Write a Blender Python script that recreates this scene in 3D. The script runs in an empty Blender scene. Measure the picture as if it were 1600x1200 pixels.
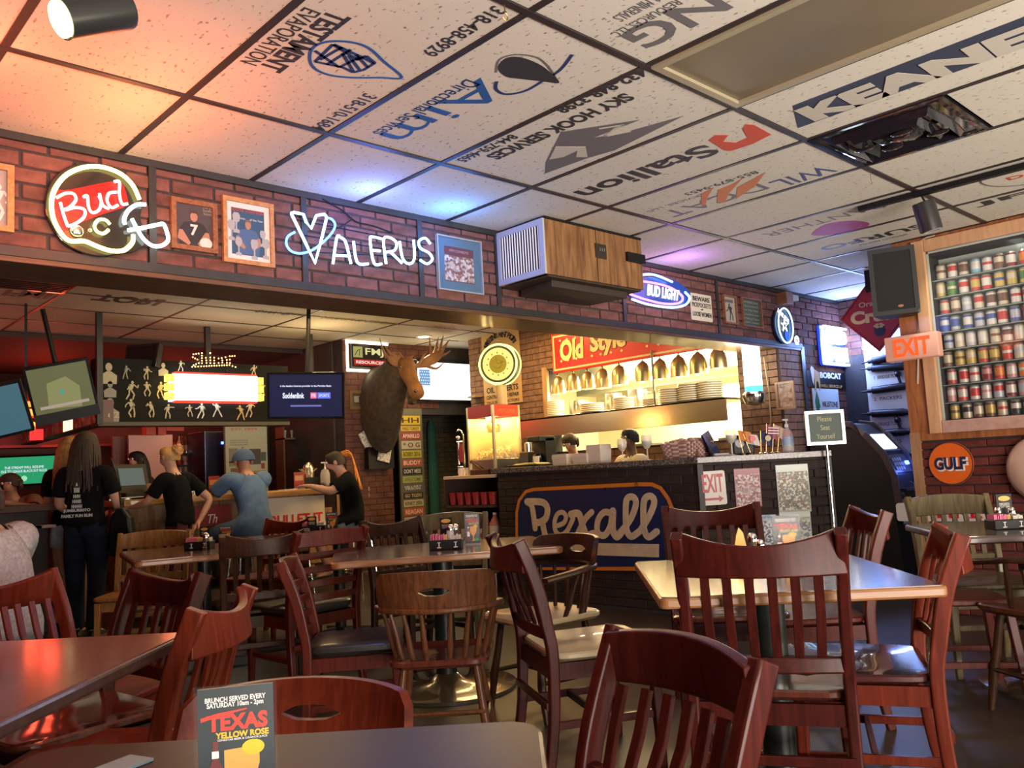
import bpy, bmesh, math, random
from mathutils import Vector, Matrix
random.seed(7)
SC = bpy.context.scene
COL = SC.collection
V = Vector
R_ = math.radians
CEIL = 2.606
CEIL2 = 2.76

# ---------------------------------------------------------------- camera
CAM = V((-1.28, -3.768, 1.14))
FPX = 1330.0
_yaw, _pit, _rol = R_(43.56), R_(5.69), R_(-3.10)
FWD = V((math.sin(_yaw)*math.cos(_pit), math.cos(_yaw)*math.cos(_pit), math.sin(_pit)))
_r = FWD.cross(V((0, 0, 1))).normalized()
_u = _r.cross(FWD)
RGT = math.cos(_rol)*_r + math.sin(_rol)*_u
UPV = -math.sin(_rol)*_r + math.cos(_rol)*_u
cd = bpy.data.cameras.new('camera')
cam = bpy.data.objects.new('camera', cd)
COL.objects.link(cam)
cam.matrix_world = Matrix(((RGT.x, UPV.x, -FWD.x, CAM.x), (RGT.y, UPV.y, -FWD.y, CAM.y), (RGT.z, UPV.z, -FWD.z, CAM.z), (0, 0, 0, 1)))
cd.sensor_width = 36.0
cd.lens = 36.0*FPX/1600.0
cd.clip_start = 0.05
SC.camera = cam

def on(ax, v, x, y):
    """point of the real plane (axis ax = v) seen at photo pixel x, y"""
    d = FWD*FPX + RGT*(x-800) + UPV*(600-y)
    t = (v-CAM[ax])/d[ax]
    return CAM + d*t
def oX(v, x, y): return on(0, v, x, y)
def oY(v, x, y): return on(1, v, x, y)
def oZ(v, x, y): return on(2, v, x, y)

# ---------------------------------------------------------------- world, exposure, large lights
SC.view_settings.view_transform = 'Standard'
SC.view_settings.look = 'None'
SC.view_settings.exposure = 0.0
SC.view_settings.gamma = 1.0
SC.view_settings.use_curve_mapping = False
SC.cycles.max_bounces = 6
SC.cycles.diffuse_bounces = 3
SC.cycles.glossy_bounces = 3
SC.cycles.transmission_bounces = 4
SC.cycles.transparent_max_bounces = 8
SC.cycles.caustics_reflective = False
SC.cycles.caustics_refractive = False
SC.cycles.sample_clamp_indirect = 4.0
SC.cycles.use_denoising = True
W = bpy.data.worlds.new('world'); SC.world = W
W.use_nodes = True
W.node_tree.nodes['Background'].inputs[0].default_value = (0.7, 0.62, 0.55, 1)
W.node_tree.nodes['Background'].inputs[1].default_value = 0.05

def light(name, kind, loc, col, power, size=0.1, target=None, size_y=None, spot=None, blend=0.6, spread=None):
    l = bpy.data.lights.new(name, kind)
    l.color = col; l.energy = power
    if kind == 'AREA':
        l.size = size
        if size_y: l.shape = 'RECTANGLE'; l.size_y = size_y
        if spread: l.spread = R_(spread)
    else:
        l.shadow_soft_size = size
    if spot: l.spot_size = R_(spot); l.spot_blend = blend
    o = bpy.data.objects.new(name, l); COL.objects.link(o)
    o.location = loc
    if target is not None:
        o.rotation_euler = (V(target)-V(loc)).to_track_quat('-Z', 'Y').to_euler()
    return o
# area lights for window daylight behind and right, tilted up to brighten the ceiling
light('window_uplight', 'AREA', (-0.6, -7.5, .75), (1.0, 0.88, 0.78), 420, 4.6, (1.2, -3.4, 3.9), 1.5, spread=115)
light('window_uplight', 'AREA', (4.2, -7.2, .8), (1.0, 0.92, 0.66), 110, 2.6, (2.8, -3.2, 3.8), 1.4, spread=125)
# warm lamps of the bar and the kitchen
light('bar_light', 'AREA', (2.2, 3.0, 2.66), (1.0, 0.66, 0.30), 26, 1.4, (2.2, 3.0, 0), 0.5)
light('bar_light', 'AREA', (4.6, 2.6, 2.68), (1.0, 0.62, 0.24), 34, 1.2, (4.6, 2.6, 0), 0.5)
light('bar_light', 'POINT', (3.4, 4.0, 2.35), (1.0, 0.72, 0.36), 14, 0.12)
light('bar_light', 'POINT', (4.3, 1.6, 2.3), (1.0, 0.66, 0.28), 16, 0.1)
light('kitchen_lamp', 'AREA', (6.7, 1.6, 2.5), (1.0, 0.84, 0.46), 800, 1.6, (6.3, 1.6, 0), 2.2)
light('red_lamp', 'POINT', (-0.9, 5.4, 2.2), (1.0, 0.05, 0.02), 42, 0.15)
light('red_lamp', 'POINT', (1.6, 7.2, 2.1), (1.0, 0.08, 0.04), 26, 0.2)
light('red_lamp', 'POINT', (3.2, 7.4, 2.2), (1.0, 0.10, 0.05), 14, 0.2)

# ---------------------------------------------------------------- materials
_M = {}
def _new(name):
    m = bpy.data.materials.new(name); m.use_nodes = True
    nt = m.node_tree; b = nt.nodes['Principled BSDF']
    return m, nt, b
def C4(c): return (c[0], c[1], c[2], 1.0)
def mat(name, col=(.5, .5, .5), rough=.5, metal=0., emit=None, es=0., alpha=1., trans=0., coat=0., var=0.0, noise=0.0, nscale=20., bump=0.0, bscale=60., spec=None, ior=None):
    if name in _M: return _M[name]
    m, nt, b = _new(name)
    b.inputs['Base Color'].default_value = C4(col)
    b.inputs['Roughness'].default_value = rough
    b.inputs['Metallic'].default_value = metal
    b.inputs['Coat Weight'].default_value = coat
    b.inputs['Transmission Weight'].default_value = trans
    b.inputs['Alpha'].default_value = alpha
    if ior: b.inputs['IOR'].default_value = ior
    if spec is not None: b.inputs['Specular IOR Level'].default_value = spec
    if emit:
        b.inputs['Emission Color'].default_value = C4(emit); b.inputs['Emission Strength'].default_value = es
    L = nt.links
    if noise > 0 or var > 0 or bump > 0:
        tc = nt.nodes.new('ShaderNodeTexCoord')
    if noise > 0 or var > 0:
        hsv = nt.nodes.new('ShaderNodeHueSaturation'); hsv.inputs['Color'].default_value = C4(col)
        val = nt.nodes.new('ShaderNodeMath'); val.operation = 'ADD'; val.inputs[0].default_value = 1.0; val.inputs[1].default_value = 0.0
        if noise > 0:
            n = nt.nodes.new('ShaderNodeTexNoise'); n.inputs['Scale'].default_value = nscale; n.inputs['Detail'].default_value = 4
            L.new(tc.outputs['Object'], n.inputs['Vector'])
            mr = nt.nodes.new('ShaderNodeMapRange'); mr.inputs[1].default_value = .3; mr.inputs[2].default_value = .7
            mr.inputs[3].default_value = 1-noise; mr.inputs[4].default_value = 1+noise
            L.new(n.outputs[0], mr.inputs[0]); L.new(mr.outputs[0], val.inputs[0])
        if var > 0:
            oi = nt.nodes.new('ShaderNodeObjectInfo'); m2 = nt.nodes.new('ShaderNodeMapRange')
            m2.inputs[3].default_value = -var; m2.inputs[4].default_value = var
            L.new(oi.outputs['Random'], m2.inputs[0]); L.new(m2.outputs[0], val.inputs[1])
        L.new(val.outputs[0], hsv.inputs['Value']); L.new(hsv.outputs[0], b.inputs['Base Color'])
    if bump > 0:
        n = nt.nodes.new('ShaderNodeTexNoise'); n.inputs['Scale'].default_value = bscale; n.inputs['Detail'].default_value = 5
        L.new(tc.outputs['Object'], n.inputs['Vector'])
        bp = nt.nodes.new('ShaderNodeBump'); bp.inputs['Strength'].default_value = bump; bp.inputs['Distance'].default_value = .01
        L.new(n.outputs[0], bp.inputs['Height']); L.new(bp.outputs[0], b.inputs['Normal'])
    _M[name] = m
    return m
def wood(name, c1, c2, rough=.3, coat=.3, axis=2, scale=1.0, stretch=14.):
    if name in _M: return _M[name]
    m, nt, b = _new(name); L = nt.links
    tc = nt.nodes.new('ShaderNodeTexCoord'); mp = nt.nodes.new('ShaderNodeMapping')
    s = [stretch*scale]*3; s[axis] = 1.2*scale
    mp.inputs['Scale'].default_value = s
    L.new(tc.outputs['Object'], mp.inputs[0])
    n = nt.nodes.new('ShaderNodeTexNoise'); n.inputs['Scale'].default_value = 3.; n.inputs['Detail'].default_value = 5; n.inputs['Distortion'].default_value = .8
    L.new(mp.outputs[0], n.inputs['Vector'])
    cr = nt.nodes.new('ShaderNodeValToRGB'); cr.color_ramp.elements[0].position = .32; cr.color_ramp.elements[1].position = .7
    cr.color_ramp.elements[0].color = C4(c1); cr.color_ramp.elements[1].color = C4(c2)
    L.new(n.outputs[0], cr.inputs[0]); L.new(cr.outputs[0], b.inputs['Base Color'])
    b.inputs['Roughness'].default_value = rough; b.inputs['Coat Weight'].default_value = coat; b.inputs['Coat Roughness'].default_value = .12
    _M[name] = m
    return m
def emis(name, col, s, base=(.004, .004, .004)):
    return mat(name, base, .5, emit=col, es=s, spec=.15)
def cells(name, cols, scale, rough=.4, dist='F1', detail=None):
    """photographic print of a crowd: small cells of the given colours"""
    if name in _M: return _M[name]
    m, nt, b = _new(name); L = nt.links
    tc = nt.nodes.new('ShaderNodeTexCoord')
    v = nt.nodes.new('ShaderNodeTexVoronoi'); v.inputs['Scale'].default_value = scale
    L.new(tc.outputs['Object'], v.inputs['Vector'])
    sp = nt.nodes.new('ShaderNodeSeparateColor'); L.new(v.outputs['Color'], sp.inputs[0])
    cr = nt.nodes.new('ShaderNodeValToRGB'); cr.color_ramp.interpolation = 'CONSTANT'
    while len(cr.color_ramp.elements) < len(cols): cr.color_ramp.elements.new(.5)
    for i, c in enumerate(cols):
        cr.color_ramp.elements[i].position = i/len(cols); cr.color_ramp.elements[i].color = C4(c)
    L.new(sp.outputs[0], cr.inputs[0]); L.new(cr.outputs[0], b.inputs['Base Color'])
    b.inputs['Roughness'].default_value = rough
    _M[name] = m
    return m
def tilemat(name, col, pits=True):
    if name in _M: return _M[name]
    m, nt, b = _new(name); L = nt.links
    b.inputs['Roughness'].default_value = .85
    tc = nt.nodes.new('ShaderNodeTexCoord')
    n0 = nt.nodes.new('ShaderNodeTexNoise'); n0.inputs['Scale'].default_value = 2.5; n0.inputs['Detail'].default_value = 3
    L.new(tc.outputs['Object'], n0.inputs['Vector'])
    mx = nt.nodes.new('ShaderNodeMix'); mx.data_type = 'RGBA'
    mx.inputs[6].default_value = C4(col); mx.inputs[7].default_value = C4([c*.86 for c in col])
    L.new(n0.outputs[0], mx.inputs[0])
    mp = nt.nodes.new('ShaderNodeMapping'); mp.inputs['Scale'].default_value = (1, .45, 1)
    L.new(tc.outputs['Object'], mp.inputs[0])
    n = nt.nodes.new('ShaderNodeTexNoise'); n.inputs['Scale'].default_value = 75; n.inputs['Detail'].default_value = 1.5
    L.new(mp.outputs[0], n.inputs['Vector'])
    cr = nt.nodes.new('ShaderNodeValToRGB'); cr.color_ramp.elements[0].position = .27; cr.color_ramp.elements[1].position = .36
    cr.color_ramp.elements[0].color = (.45, .42, .38, 1); cr.color_ramp.elements[1].color = (1, 1, 1, 1)
    L.new(n.outputs[0], cr.inputs[0])
    mu = nt.nodes.new('ShaderNodeMix'); mu.data_type = 'RGBA'; mu.blend_type = 'MULTIPLY'; mu.inputs[0].default_value = 1
    L.new(mx.outputs[2], mu.inputs[6]); L.new(cr.outputs[0], mu.inputs[7]); L.new(mu.outputs[2], b.inputs['Base Color'])
    bp = nt.nodes.new('ShaderNodeBump'); bp.inputs['Strength'].default_value = .5; bp.inputs['Distance'].default_value = .004
    L.new(cr.outputs[0], bp.inputs['Height']); L.new(bp.outputs[0], b.inputs['Normal'])
    _M[name] = m
    return m
BLACK = mat('black', (.006, .006, .007), .45, spec=.3)
BLACKG = mat('black_gloss', (.008, .008, .01), .12, coat=.5)
WHITE = mat('white', (.75, .74, .72), .5)
CHROME = mat('chrome', (.75, .75, .76), .15, 1.)
STEEL = mat('steel', (.55, .54, .50), .28, 1.)
TRIM = mat('black_trim', (.022, .020, .020), .5, noise=.2)
INK = mat('ink_black', (.03, .028, .03), .6)
INKN = mat('ink_navy', (.015, .035, .13), .6)
INKG = mat('ink_grey', (.14, .13, .14), .6)
INKR = mat('ink_red', (.55, .07, .03), .6)
REDP = mat('red_print', (.55, .012, .012), .35)
CREAM = mat('cream_print', (.70, .58, .36), .4)
GLASS = mat('glass', (1, 1, 1), .03, trans=1., ior=1.45)
PANE = mat('pane_glass', (.10, .11, .11), .02, alpha=.07, spec=1.)

# ---------------------------------------------------------------- geometry
class G:
    def __init__(s): s.v = []; s.f = []; s.m = []
    def add(s, vs, fs, M=None, mi=0):
        b = len(s.v)
        s.v += [tuple(M @ V(p)) if M else tuple(p) for p in vs]
        s.f += [tuple(i+b for i in f) for f in fs]; s.m += [mi]*len(fs)
        return s
    def box(s, x0, x1, y0, y1, z0, z1, M=None, mi=0):
        if x0 > x1: x0, x1 = x1, x0
        if y0 > y1: y0, y1 = y1, y0
        if z0 > z1: z0, z1 = z1, z0
        vs = [(x0, y0, z0), (x1, y0, z0), (x1, y1, z0), (x0, y1, z0), (x0, y0, z1), (x1, y0, z1), (x1, y1, z1), (x0, y1, z1)]
        return s.add(vs, [(0, 3, 2, 1), (4, 5, 6, 7), (0, 1, 5, 4), (1, 2, 6, 5), (2, 3, 7, 6), (3, 0, 4, 7)], M, mi)
    def cbox(s, c, d, M=None, mi=0):
        return s.box(c[0]-d[0]/2, c[0]+d[0]/2, c[1]-d[1]/2, c[1]+d[1]/2, c[2]-d[2]/2, c[2]+d[2]/2, M, mi)
    def prism(s, pts, z0, z1, M=None, mi=0):
        a = sum(pts[i][0]*pts[(i+1) % len(pts)][1]-pts[(i+1) % len(pts)][0]*pts[i][1] for i in range(len(pts)))
        if a < 0: pts = pts[::-1]
        n = len(pts)
        vs = [(p[0], p[1], z0) for p in pts]+[(p[0], p[1], z1) for p in pts]
        fs = [tuple(range(n-1, -1, -1)), tuple(range(n, 2*n))]+[(i, (i+1) % n, n+(i+1) % n, n+i) for i in range(n)]
        return s.add(vs, fs, M, mi)
    def lathe(s, prof, n=16, M=None, mi=0, cap=True):
        vs = []; fs = []
        for r, z in prof:
            for k in range(n):
                a = 2*math.pi*k/n; vs.append((r*math.cos(a), r*math.sin(a), z))
        for i in range(len(prof)-1):
            for k in range(n):
                a, b = i*n+k, i*n+(k+1) % n
                fs.append((a, b, b+n, a+n))
        if cap:
            fs.append(tuple(range(n-1, -1, -1))); m = (len(prof)-1)*n; fs.append(tuple(range(m, m+n)))
        return s.add(vs, fs, M, mi)
    def rings(s, rs, closed=False, mi=0, M=None, cap=True):
        n = len(rs[0]); vs = [p for r in rs for p in r]; fs = []
        k = len(rs)
        for i in range(k if closed else k-1):
            j = (i+1) % k
            for q in range(n):
                fs.append((i*n+q, i*n+(q+1) % n, j*n+(q+1) % n, j*n+q))
        if cap and not closed:
            fs.append(tuple(range(n-1, -1, -1))); fs.append(tuple(range((k-1)*n, k*n)))
        return s.add(vs, fs, M, mi)
    def tube(s, pts, r, n=8, closed=False, M=None, mi=0):
        pts = [V(p) for p in pts]; k = len(pts)
        rr = r if isinstance(r, (list, tuple)) else [r]*k
        rs = []; nrm = None
        for i in range(k):
            if closed: t = pts[(i+1) % k]-pts[i-1]
            else: t = pts[min(i+1, k-1)]-pts[max(i-1, 0)]
            if t.length < 1e-9: t = V((0, 0, 1))
            t.normalize()
            if nrm is None:
                nrm = t.cross(V((0, 0, 1))) if abs(t.z) < .9 else t.cross(V((0, 1, 0)))
            nrm = nrm - t*nrm.dot(t)
            if nrm.length < 1e-6: nrm = t.orthogonal()
            nrm.normalize(); b = t.cross(nrm)
            rs.append([tuple(pts[i]+(nrm*math.cos(2*math.pi*q/n)+b*math.sin(2*math.pi*q/n))*rr[i]) for q in range(n)])
        return s.rings(rs, closed, mi, M)
    def bar(s, pts, w, t, wd, closed=False, M=None, mi=0, ch=.25):
        """sweep a chamfered w x t section; wd = direction of w (vector or list)"""
        pts = [V(p) for p in pts]; k = len(pts)
        W_ = w if isinstance(w, (list, tuple)) else [w]*k
        T_ = t if isinstance(t, (list, tuple)) else [t]*k
        rs = []
        for i in range(k):
            tg = (pts[(i+1) % k]-pts[i-1]) if closed else (pts[min(i+1, k-1)]-pts[max(i-1, 0)])
            tg.normalize()
            d = V(wd[i]) if isinstance(wd, list) else V(wd)
            d = (d - tg*d.dot(tg)).normalized(); e = tg.cross(d)
            a, b = W_[i]/2, T_[i]/2; c = min(a, b)*ch*2*.5
            sec = [(a-c, -b), (a, -b+c), (a, b-c), (a-c, b), (-a+c, b), (-a, b-c), (-a, -b+c), (-a+c, -b)]
            rs.append([tuple(pts[i]+d*x+e*y) for x, y in sec])
        return s.rings(rs, closed, mi, M)
    def ball(s, c, r, n=12, m=8, M=None, mi=0):
        r = r if isinstance(r, (list, tuple)) else (r, r, r)
        pr = [(max(math.sin(math.pi*i/m), .02), -math.cos(math.pi*i/m)) for i in range(m+1)]
        MM = Matrix.Translation(V(c)) @ Matrix.Diagonal((r[0], r[1], r[2], 1))
        return s.lathe(pr, n, (M @ MM) if M else MM, mi)
    def build(s, name, m, parent=None, M=None, smooth=False, bevel=0.):
        me = bpy.data.meshes.new(name)
        me.from_pydata(s.v, [], s.f); me.update()
        ms = m if isinstance(m, (list, tuple)) else [m]
        for x in ms: me.materials.append(x)
        if len(ms) > 1: me.polygons.foreach_set('material_index', s.m)
        if smooth:
            me.polygons.foreach_set('use_smooth', [True]*len(me.polygons))
            me.set_sharp_from_angle(angle=R_(40))
        o = bpy.data.objects.new(name, me); COL.objects.link(o)
        if parent: o.parent = parent
        if M: o.matrix_local = M
        if bevel:
            b = o.modifiers.new('bevel', 'BEVEL'); b.width = bevel; b.segments = 2; b.limit_method = 'ANGLE'; b.angle_limit = R_(40)
        return o

ORDN = ['first', 'second', 'third', 'fourth', 'fifth', 'sixth', 'seventh', 'eighth', 'ninth', 'tenth']
def tag(o, label=None, cat=None, group=None, kind=None):
    if label: o['label'] = label
    if cat: o['category'] = cat
    if group: o['group'] = group
    if kind: o['kind'] = kind
    return o
def thing(name, label, cat, M=None, group=None):
    o = bpy.data.objects.new(name, None); COL.objects.link(o); o.empty_display_size = .05
    if M: o.matrix_world = M
    return tag(o, label, cat, group)
def fr(o, right=(1, 0, 0), up=(0, 0, 1)):
    r = V(right).normalized(); u = V(up); u = (u-r*u.dot(r)).normalized(); n = r.cross(u)
    return Matrix(((r.x, u.x, n.x, o[0]), (r.y, u.y, n.y, o[1]), (r.z, u.z, n.z, o[2]), (0, 0, 0, 1)))
def at(x, y, z=0, deg=0):
    return Matrix.Translation(V((x, y, z))) @ Matrix.Rotation(R_(deg), 4, 'Z')
def wallY(y, x0, y0, x1, y1, off=None):
    if off is None: off = .014 if y == 0 else .0
    """frame on a wall of constant Y seen from -Y: photo corners top-left, bottom-right -> matrix, w, h"""
    a, b = oY(y-off, x0, y0), oY(y-off, x1, y1); c = (a+b)/2
    return fr((c.x, y-off, c.z), (1, 0, 0)), abs(b.x-a.x), abs(a.z-b.z)
def wallX(x, x0, y0, x1, y1, off=0.):
    a, b = oX(x-off, x0, y0), oX(x-off, x1, y1); c = (a+b)/2
    return fr((x-off, c.y, c.z), (0, -1, 0)), abs(b.y-a.y), abs(a.z-b.z)

def text(parent, s, m, cx, cy, w, h, z=.003, depth=.0015, bold=0., shear=0., name='lettering', M=None, line=.8, rot=0., align='CENTER'):
    cu = bpy.data.curves.new('t', 'FONT'); cu.body = s; cu.align_x = align
    cu.size = 1; cu.offset = bold; cu.shear = shear; cu.space_line = line; cu.resolution_u = 3
    ob = bpy.data.objects.new('t', cu)
    me = bpy.data.meshes.new_from_object(ob)
    bpy.data.objects.remove(ob); bpy.data.curves.remove(cu)
    xs = [v.co.x for v in me.vertices]; ys = [v.co.y for v in me.vertices]
    if not xs: return None
    x0, x1, y0, y1 = min(xs), max(xs), min(ys), max(ys)
    sx = (w/(x1-x0)) if w else None; sy = (h/(y1-y0)) if h else None
    sx = sx or sy; sy = sy or sx
    T = Matrix.Translation(V((cx, cy, z))) @ Matrix.Rotation(rot, 4, 'Z') @ Matrix.Diagonal((sx, sy, 1, 1)) @ Matrix.Translation(V((-(x0+x1)/2, -(y0+y1)/2, 0)))
    if M: T = M @ T
    me.transform(T)
    me.materials.clear(); me.materials.append(m); me.name = name; me.polygons.foreach_set('use_smooth', [False]*len(me.polygons))
    o = bpy.data.objects.new(name, me); COL.objects.link(o)
    if parent: o.parent = parent
    if depth:
        sd = o.modifiers.new('s', 'SOLIDIFY'); sd.thickness = depth; sd.offset = 1
    return o
def rrect(w, h, r, n=5):
    p = []
    for cx, cy, a0 in ((w/2-r, h/2-r, 0), (-w/2+r, h/2-r, 90), (-w/2+r, -h/2+r, 180), (w/2-r, -h/2+r, 270)):
        for k in range(n+1):
            a = R_(a0+90*k/n); p.append((cx+r*math.cos(a), cy+r*math.sin(a)))
    return p
def ell(a, b, n=24, cx=0, cy=0):
    return [(cx+a*math.cos(2*math.pi*k/n), cy+b*math.sin(2*math.pi*k/n)) for k in range(n)]
def arc(cx, cy, rx, ry, a0, a1, n=10, z=0):
    return [(cx+rx*math.cos(R_(a0+(a1-a0)*k/n)), cy+ry*math.sin(R_(a0+(a1-a0)*k/n)), z) for k in range(n+1)]
def spline(pts, n=6, closed=False):
    P = [V(p) if len(p) == 3 else V((p[0], p[1], 0)) for p in pts]; out = []
    k = len(P)
    for i in range(k if closed else k-1):
        if closed: a, b, c, d = P[i-1], P[i], P[(i+1) % k], P[(i+2) % k]
        else: a, b, c, d = P[max(i-1, 0)], P[i], P[i+1], P[min(i+2, k-1)]
        for q in range(n):
            t = q/n
            out.append(.5*((2*b)+(c-a)*t+(2*a-5*b+4*c-d)*t*t+(3*b-a-3*c+d)*t**3))
    if not closed: out.append(P[-1])
    return out
def ringframe(w, h, b, z0, z1):
    """picture frame mitred outline w x h with border b"""
    g = G()
    o = [(-w/2, -h/2), (w/2, -h/2), (w/2, h/2), (-w/2, h/2)]; i = [(-w/2+b, -h/2+b), (w/2-b, -h/2+b), (w/2-b, h/2-b), (-w/2+b, h/2-b)]
    for k in range(4):
        j = (k+1) % 4
        vs = [(*o[k], z0), (*o[j], z0), (*i[j], z0), (*i[k], z0), (*o[k], z1), (*o[j], z1), (*i[j], z1), (*i[k], z1)]
        g.add(vs, [(0, 3, 2, 1), (4, 5, 6, 7), (0, 1, 5, 4), (2, 3, 7, 6)])
    return g

# ---------------------------------------------------------------- bricks
BRICK_PINK = mat('brick_pink', (.145, .062, .053), .85, spec=.2, var=.22, noise=.28, nscale=14, bump=.5, bscale=70)
BRICK_DARK = mat('brick_dark', (.030, .019, .016), .7, spec=.25, var=.2, noise=.2, nscale=14, bump=.4, bscale=70)
BRICK_RED = mat('brick_red', (.13, .030, .022), .75, spec=.25, var=.2, noise=.25, nscale=14, bump=.5, bscale=70)
BRICK_TAN = mat('brick_tan', (.25, .13, .07), .75, var=.2, noise=.25, nscale=14, bump=.4, bscale=60)
BRICK_BROWN = mat('brick_brown', (.12, .05, .036), .8, spec=.2, noise=.3, nscale=6, bump=.4, bscale=60)
MORTAR = mat('mortar_dark', (.035, .030, .032), .85, noise=.2, nscale=30)
_bm = {}
def brick_mesh(l, h, d):
    key = (round(l, 3), round(h, 3), round(d, 3))
    if key not in _bm:
        g = G(); c = .004
        o = [(-l/2, -h/2), (l/2, -h/2), (l/2, h/2), (-l/2, h/2)]; i = [(x*(1-2*c/l), y*(1-2*c/h)) for x, y in o]
        g.rings([[(x, y, 0) for x, y in o], [(x, y, d-c) for x, y in o], [(x, y, d) for x, y in i]])
        me = bpy.data.meshes.new('brick'); me.from_pydata(g.v, [], g.f); me.update(); _bm[key] = me
    return _bm[key]
def bricks(parent, M, w, h, bl, bh, m, d=.012, j=.009, holes=(), joined=False, off=0.):
    """running bond over w x h (frame origin bottom-left, local x right, y up, z out); holes in local x0,x1,y0,y1"""
    rows = int(math.ceil(h/bh-1e-6)); g = G()
    for r in range(rows):
        y0 = r*bh; y1 = min(y0+bh, h)
        if y1-y0 < bh*.35: continue
        x = -(bl/2 if r % 2 else 0)-off
        while x < w-1e-6:
            a, b = max(x, 0), min(x+bl, w); x += bl
            if b-a < .03: continue
            if any(a < H[1] and b > H[0] and y0 < H[3] and y1 > H[2] for H in holes):
                # clip to the side of the opening
                ok = False
                for H in holes:
                    if y0 < H[3] and y1 > H[2]:
                        if a < H[0] < b and H[0]-a > .04: b = H[0]; ok = True
                        elif a < H[1] < b and b-H[1] > .04: a = H[1]; ok = True
                if not ok: continue
            l, hh = b-a-j, y1-y0-j
            dd = d+random.uniform(-.002, .003)
            if joined:
                g.box(a+j/2, b-j/2, y0+j/2, y1-j/2, 0, dd)
            else:
                me = brick_mesh(round(l, 2), hh, d)
                if not me.materials: me.materials.append(m)
                o = bpy.data.objects.new('brick', me); COL.objects.link(o)
                o.parent = parent
                o.matrix_local = M @ Matrix.Translation(V(((a+b)/2, (y0+y1)/2, dd-d)))
                o.material_slots[0].link = 'OBJECT'; o.material_slots[0].material = m
    if joined:
        o = g.build('brick_courses', m, parent, M); tag(o, kind='stuff')
def struct(name, g, m, **k):
    o = g.build(name, m, **k); o['kind'] = 'structure'; return o
# ================================================================ room shell
FLOOR = mat('floor_concrete', (.050, .036, .026), .40, spec=.35, noise=.35, nscale=1.6, bump=.15, bscale=9)
fl = struct('floor', G().box(-7, 8.5, -9, 11, -.1, 0), FLOOR)
PLAIN = mat('dark_plaster', (.05, .040, .035), .8, noise=.2, nscale=4)
DIM = mat('dim_plaster', (.035, .025, .022), .8, noise=.2, nscale=4)

# ---- main ceiling with its tiles and grid bars
CW = tilemat('ceiling_white', (.66, .61, .54))
ceil = struct('ceiling', G().box(-7, 6.9, -9, 0.0, CEIL+.03, CEIL+.12), mat('plenum', (.2, .19, .18), .9))
PX_, RY0, RY = .6096, -.733, 1.2192
def row(j):   # y range of tile row j
    return (0., RY0) if j == 0 else (RY0-(j-1)*RY, RY0-j*RY)
DARKT = mat('tile_dark_plastic', (.012, .010, .014), .07, coat=1.)
tiles = {}
_tm = {}
HOLE = {(2, 2), (4, 2)}
for j in range(0, 5):
    y1, y0 = row(j)
    for i in range(-5, 12):
        if i >= 8 and j >= 2: continue
        if i >= 7 and j >= 3: continue
        key = round(y1-y0, 3)
        if key not in _tm:
            g = G(); w, l = PX_-.02, (y1-y0)-.02
            g.rings([[(x*w/2, y*l/2, .02) for x, y in ((-1, -1), (-1, 1), (1, 1), (1, -1))], [(x*w/2, y*l/2, .002) for x, y in ((-1, -1), (-1, 1), (1, 1), (1, -1))], [(x*(w/2-.006), y*(l/2-.006), -.002) for x, y in ((-1, -1), (-1, 1), (1, 1), (1, -1))]])
            me = bpy.data.meshes.new('tile'); me.from_pydata(g.v, [], g.f); me.materials.append(CW); _tm[key] = me
        if (i, j) in HOLE: continue
        if i == 11 and j > 1: continue
        o = bpy.data.objects.new('tile', _tm[key]); COL.objects.link(o); o.parent = ceil
        o.location = ((i+.5)*PX_, (y0+y1)/2, CEIL); tiles[(i, j)] = o
GRID = mat('grid_bar_dark', (.030, .022, .022), .45)
for i in range(-5, 13):
    x = i*PX_ if i < 12 else 6.77
    yend = -5.6 if i < 8 else -1.95
    g = G().box(x-.013, x+.013, yend, 0, CEIL-.006, CEIL+.012); g.build('grid_bar', GRID, ceil)
for j in range(1, 5):
    y = RY0-(j-1)*RY
    G().box(-3.05, 6.77 if j < 3 else 4.9, y-.013, y+.013, CEIL-.007, CEIL+.011).build('grid_bar', GRID, ceil)

def cprint(p0, p1, h, s, m, cell, bold=0.02, flip=False, shear=0., w=None, dx=0.):
    """lettering printed on a ceiling tile: p0 -> p1 photo pixels of the run of the text"""
    a, b = oZ(CEIL, *p0), oZ(CEIL, *p1)
    c = (a+b)/2; t = tiles[cell]
    if flip: rt, up = V((0, -1, 0)), V((-1, 0, 0))
    else: rt, up = V((0, 1, 0)), V((1, 0, 0))
    M = Matrix.Translation(-V(t.location)) @ fr((c.x+dx, c.y, CEIL-.0025), rt, up)
    return text(t, s, m, 0, 0, w or abs(b.y-a.y), h, z=0, depth=.001, bold=bold, M=M, shear=shear)
def cshape(px, cell, m, name='emblem', th=None, closed=True, dz=0.):
    """flat printed shape on a tile from points in photo pixels (filled, or a line of width th)"""
    t = tiles[cell]; pts = [oZ(CEIL, *p) for p in px]
    if th:
        g = G(); k = len(pts)
        for i in range(k if closed else k-1):
            a, b = pts[i], pts[(i+1) % k]; d = (b-a)
            if d.length < 1e-6: continue
            n = V((-d.y, d.x, 0)).normalized()*th/2
            g.add([a-n, b-n, b+n, a+n, *[q-V((0, 0, .0012)) for q in (a-n, b-n, b+n, a+n)]], [(0, 1, 2, 3), (7, 6, 5, 4), (0, 4, 5, 1), (1, 5, 6, 2), (2, 6, 7, 3), (3, 7, 4, 0)])
        g.v = [(v[0], v[1], CEIL-.0025 if abs(v[2]-CEIL) < 1e-4 else CEIL-.0035) for v in g.v]
    else:
        g = G().prism([(p.x, p.y) for p in pts], CEIL-.0036-dz, CEIL-.0024-dz)
    return g.build(name, m, t, Matrix.Translation(-V(t.location)))
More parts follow.
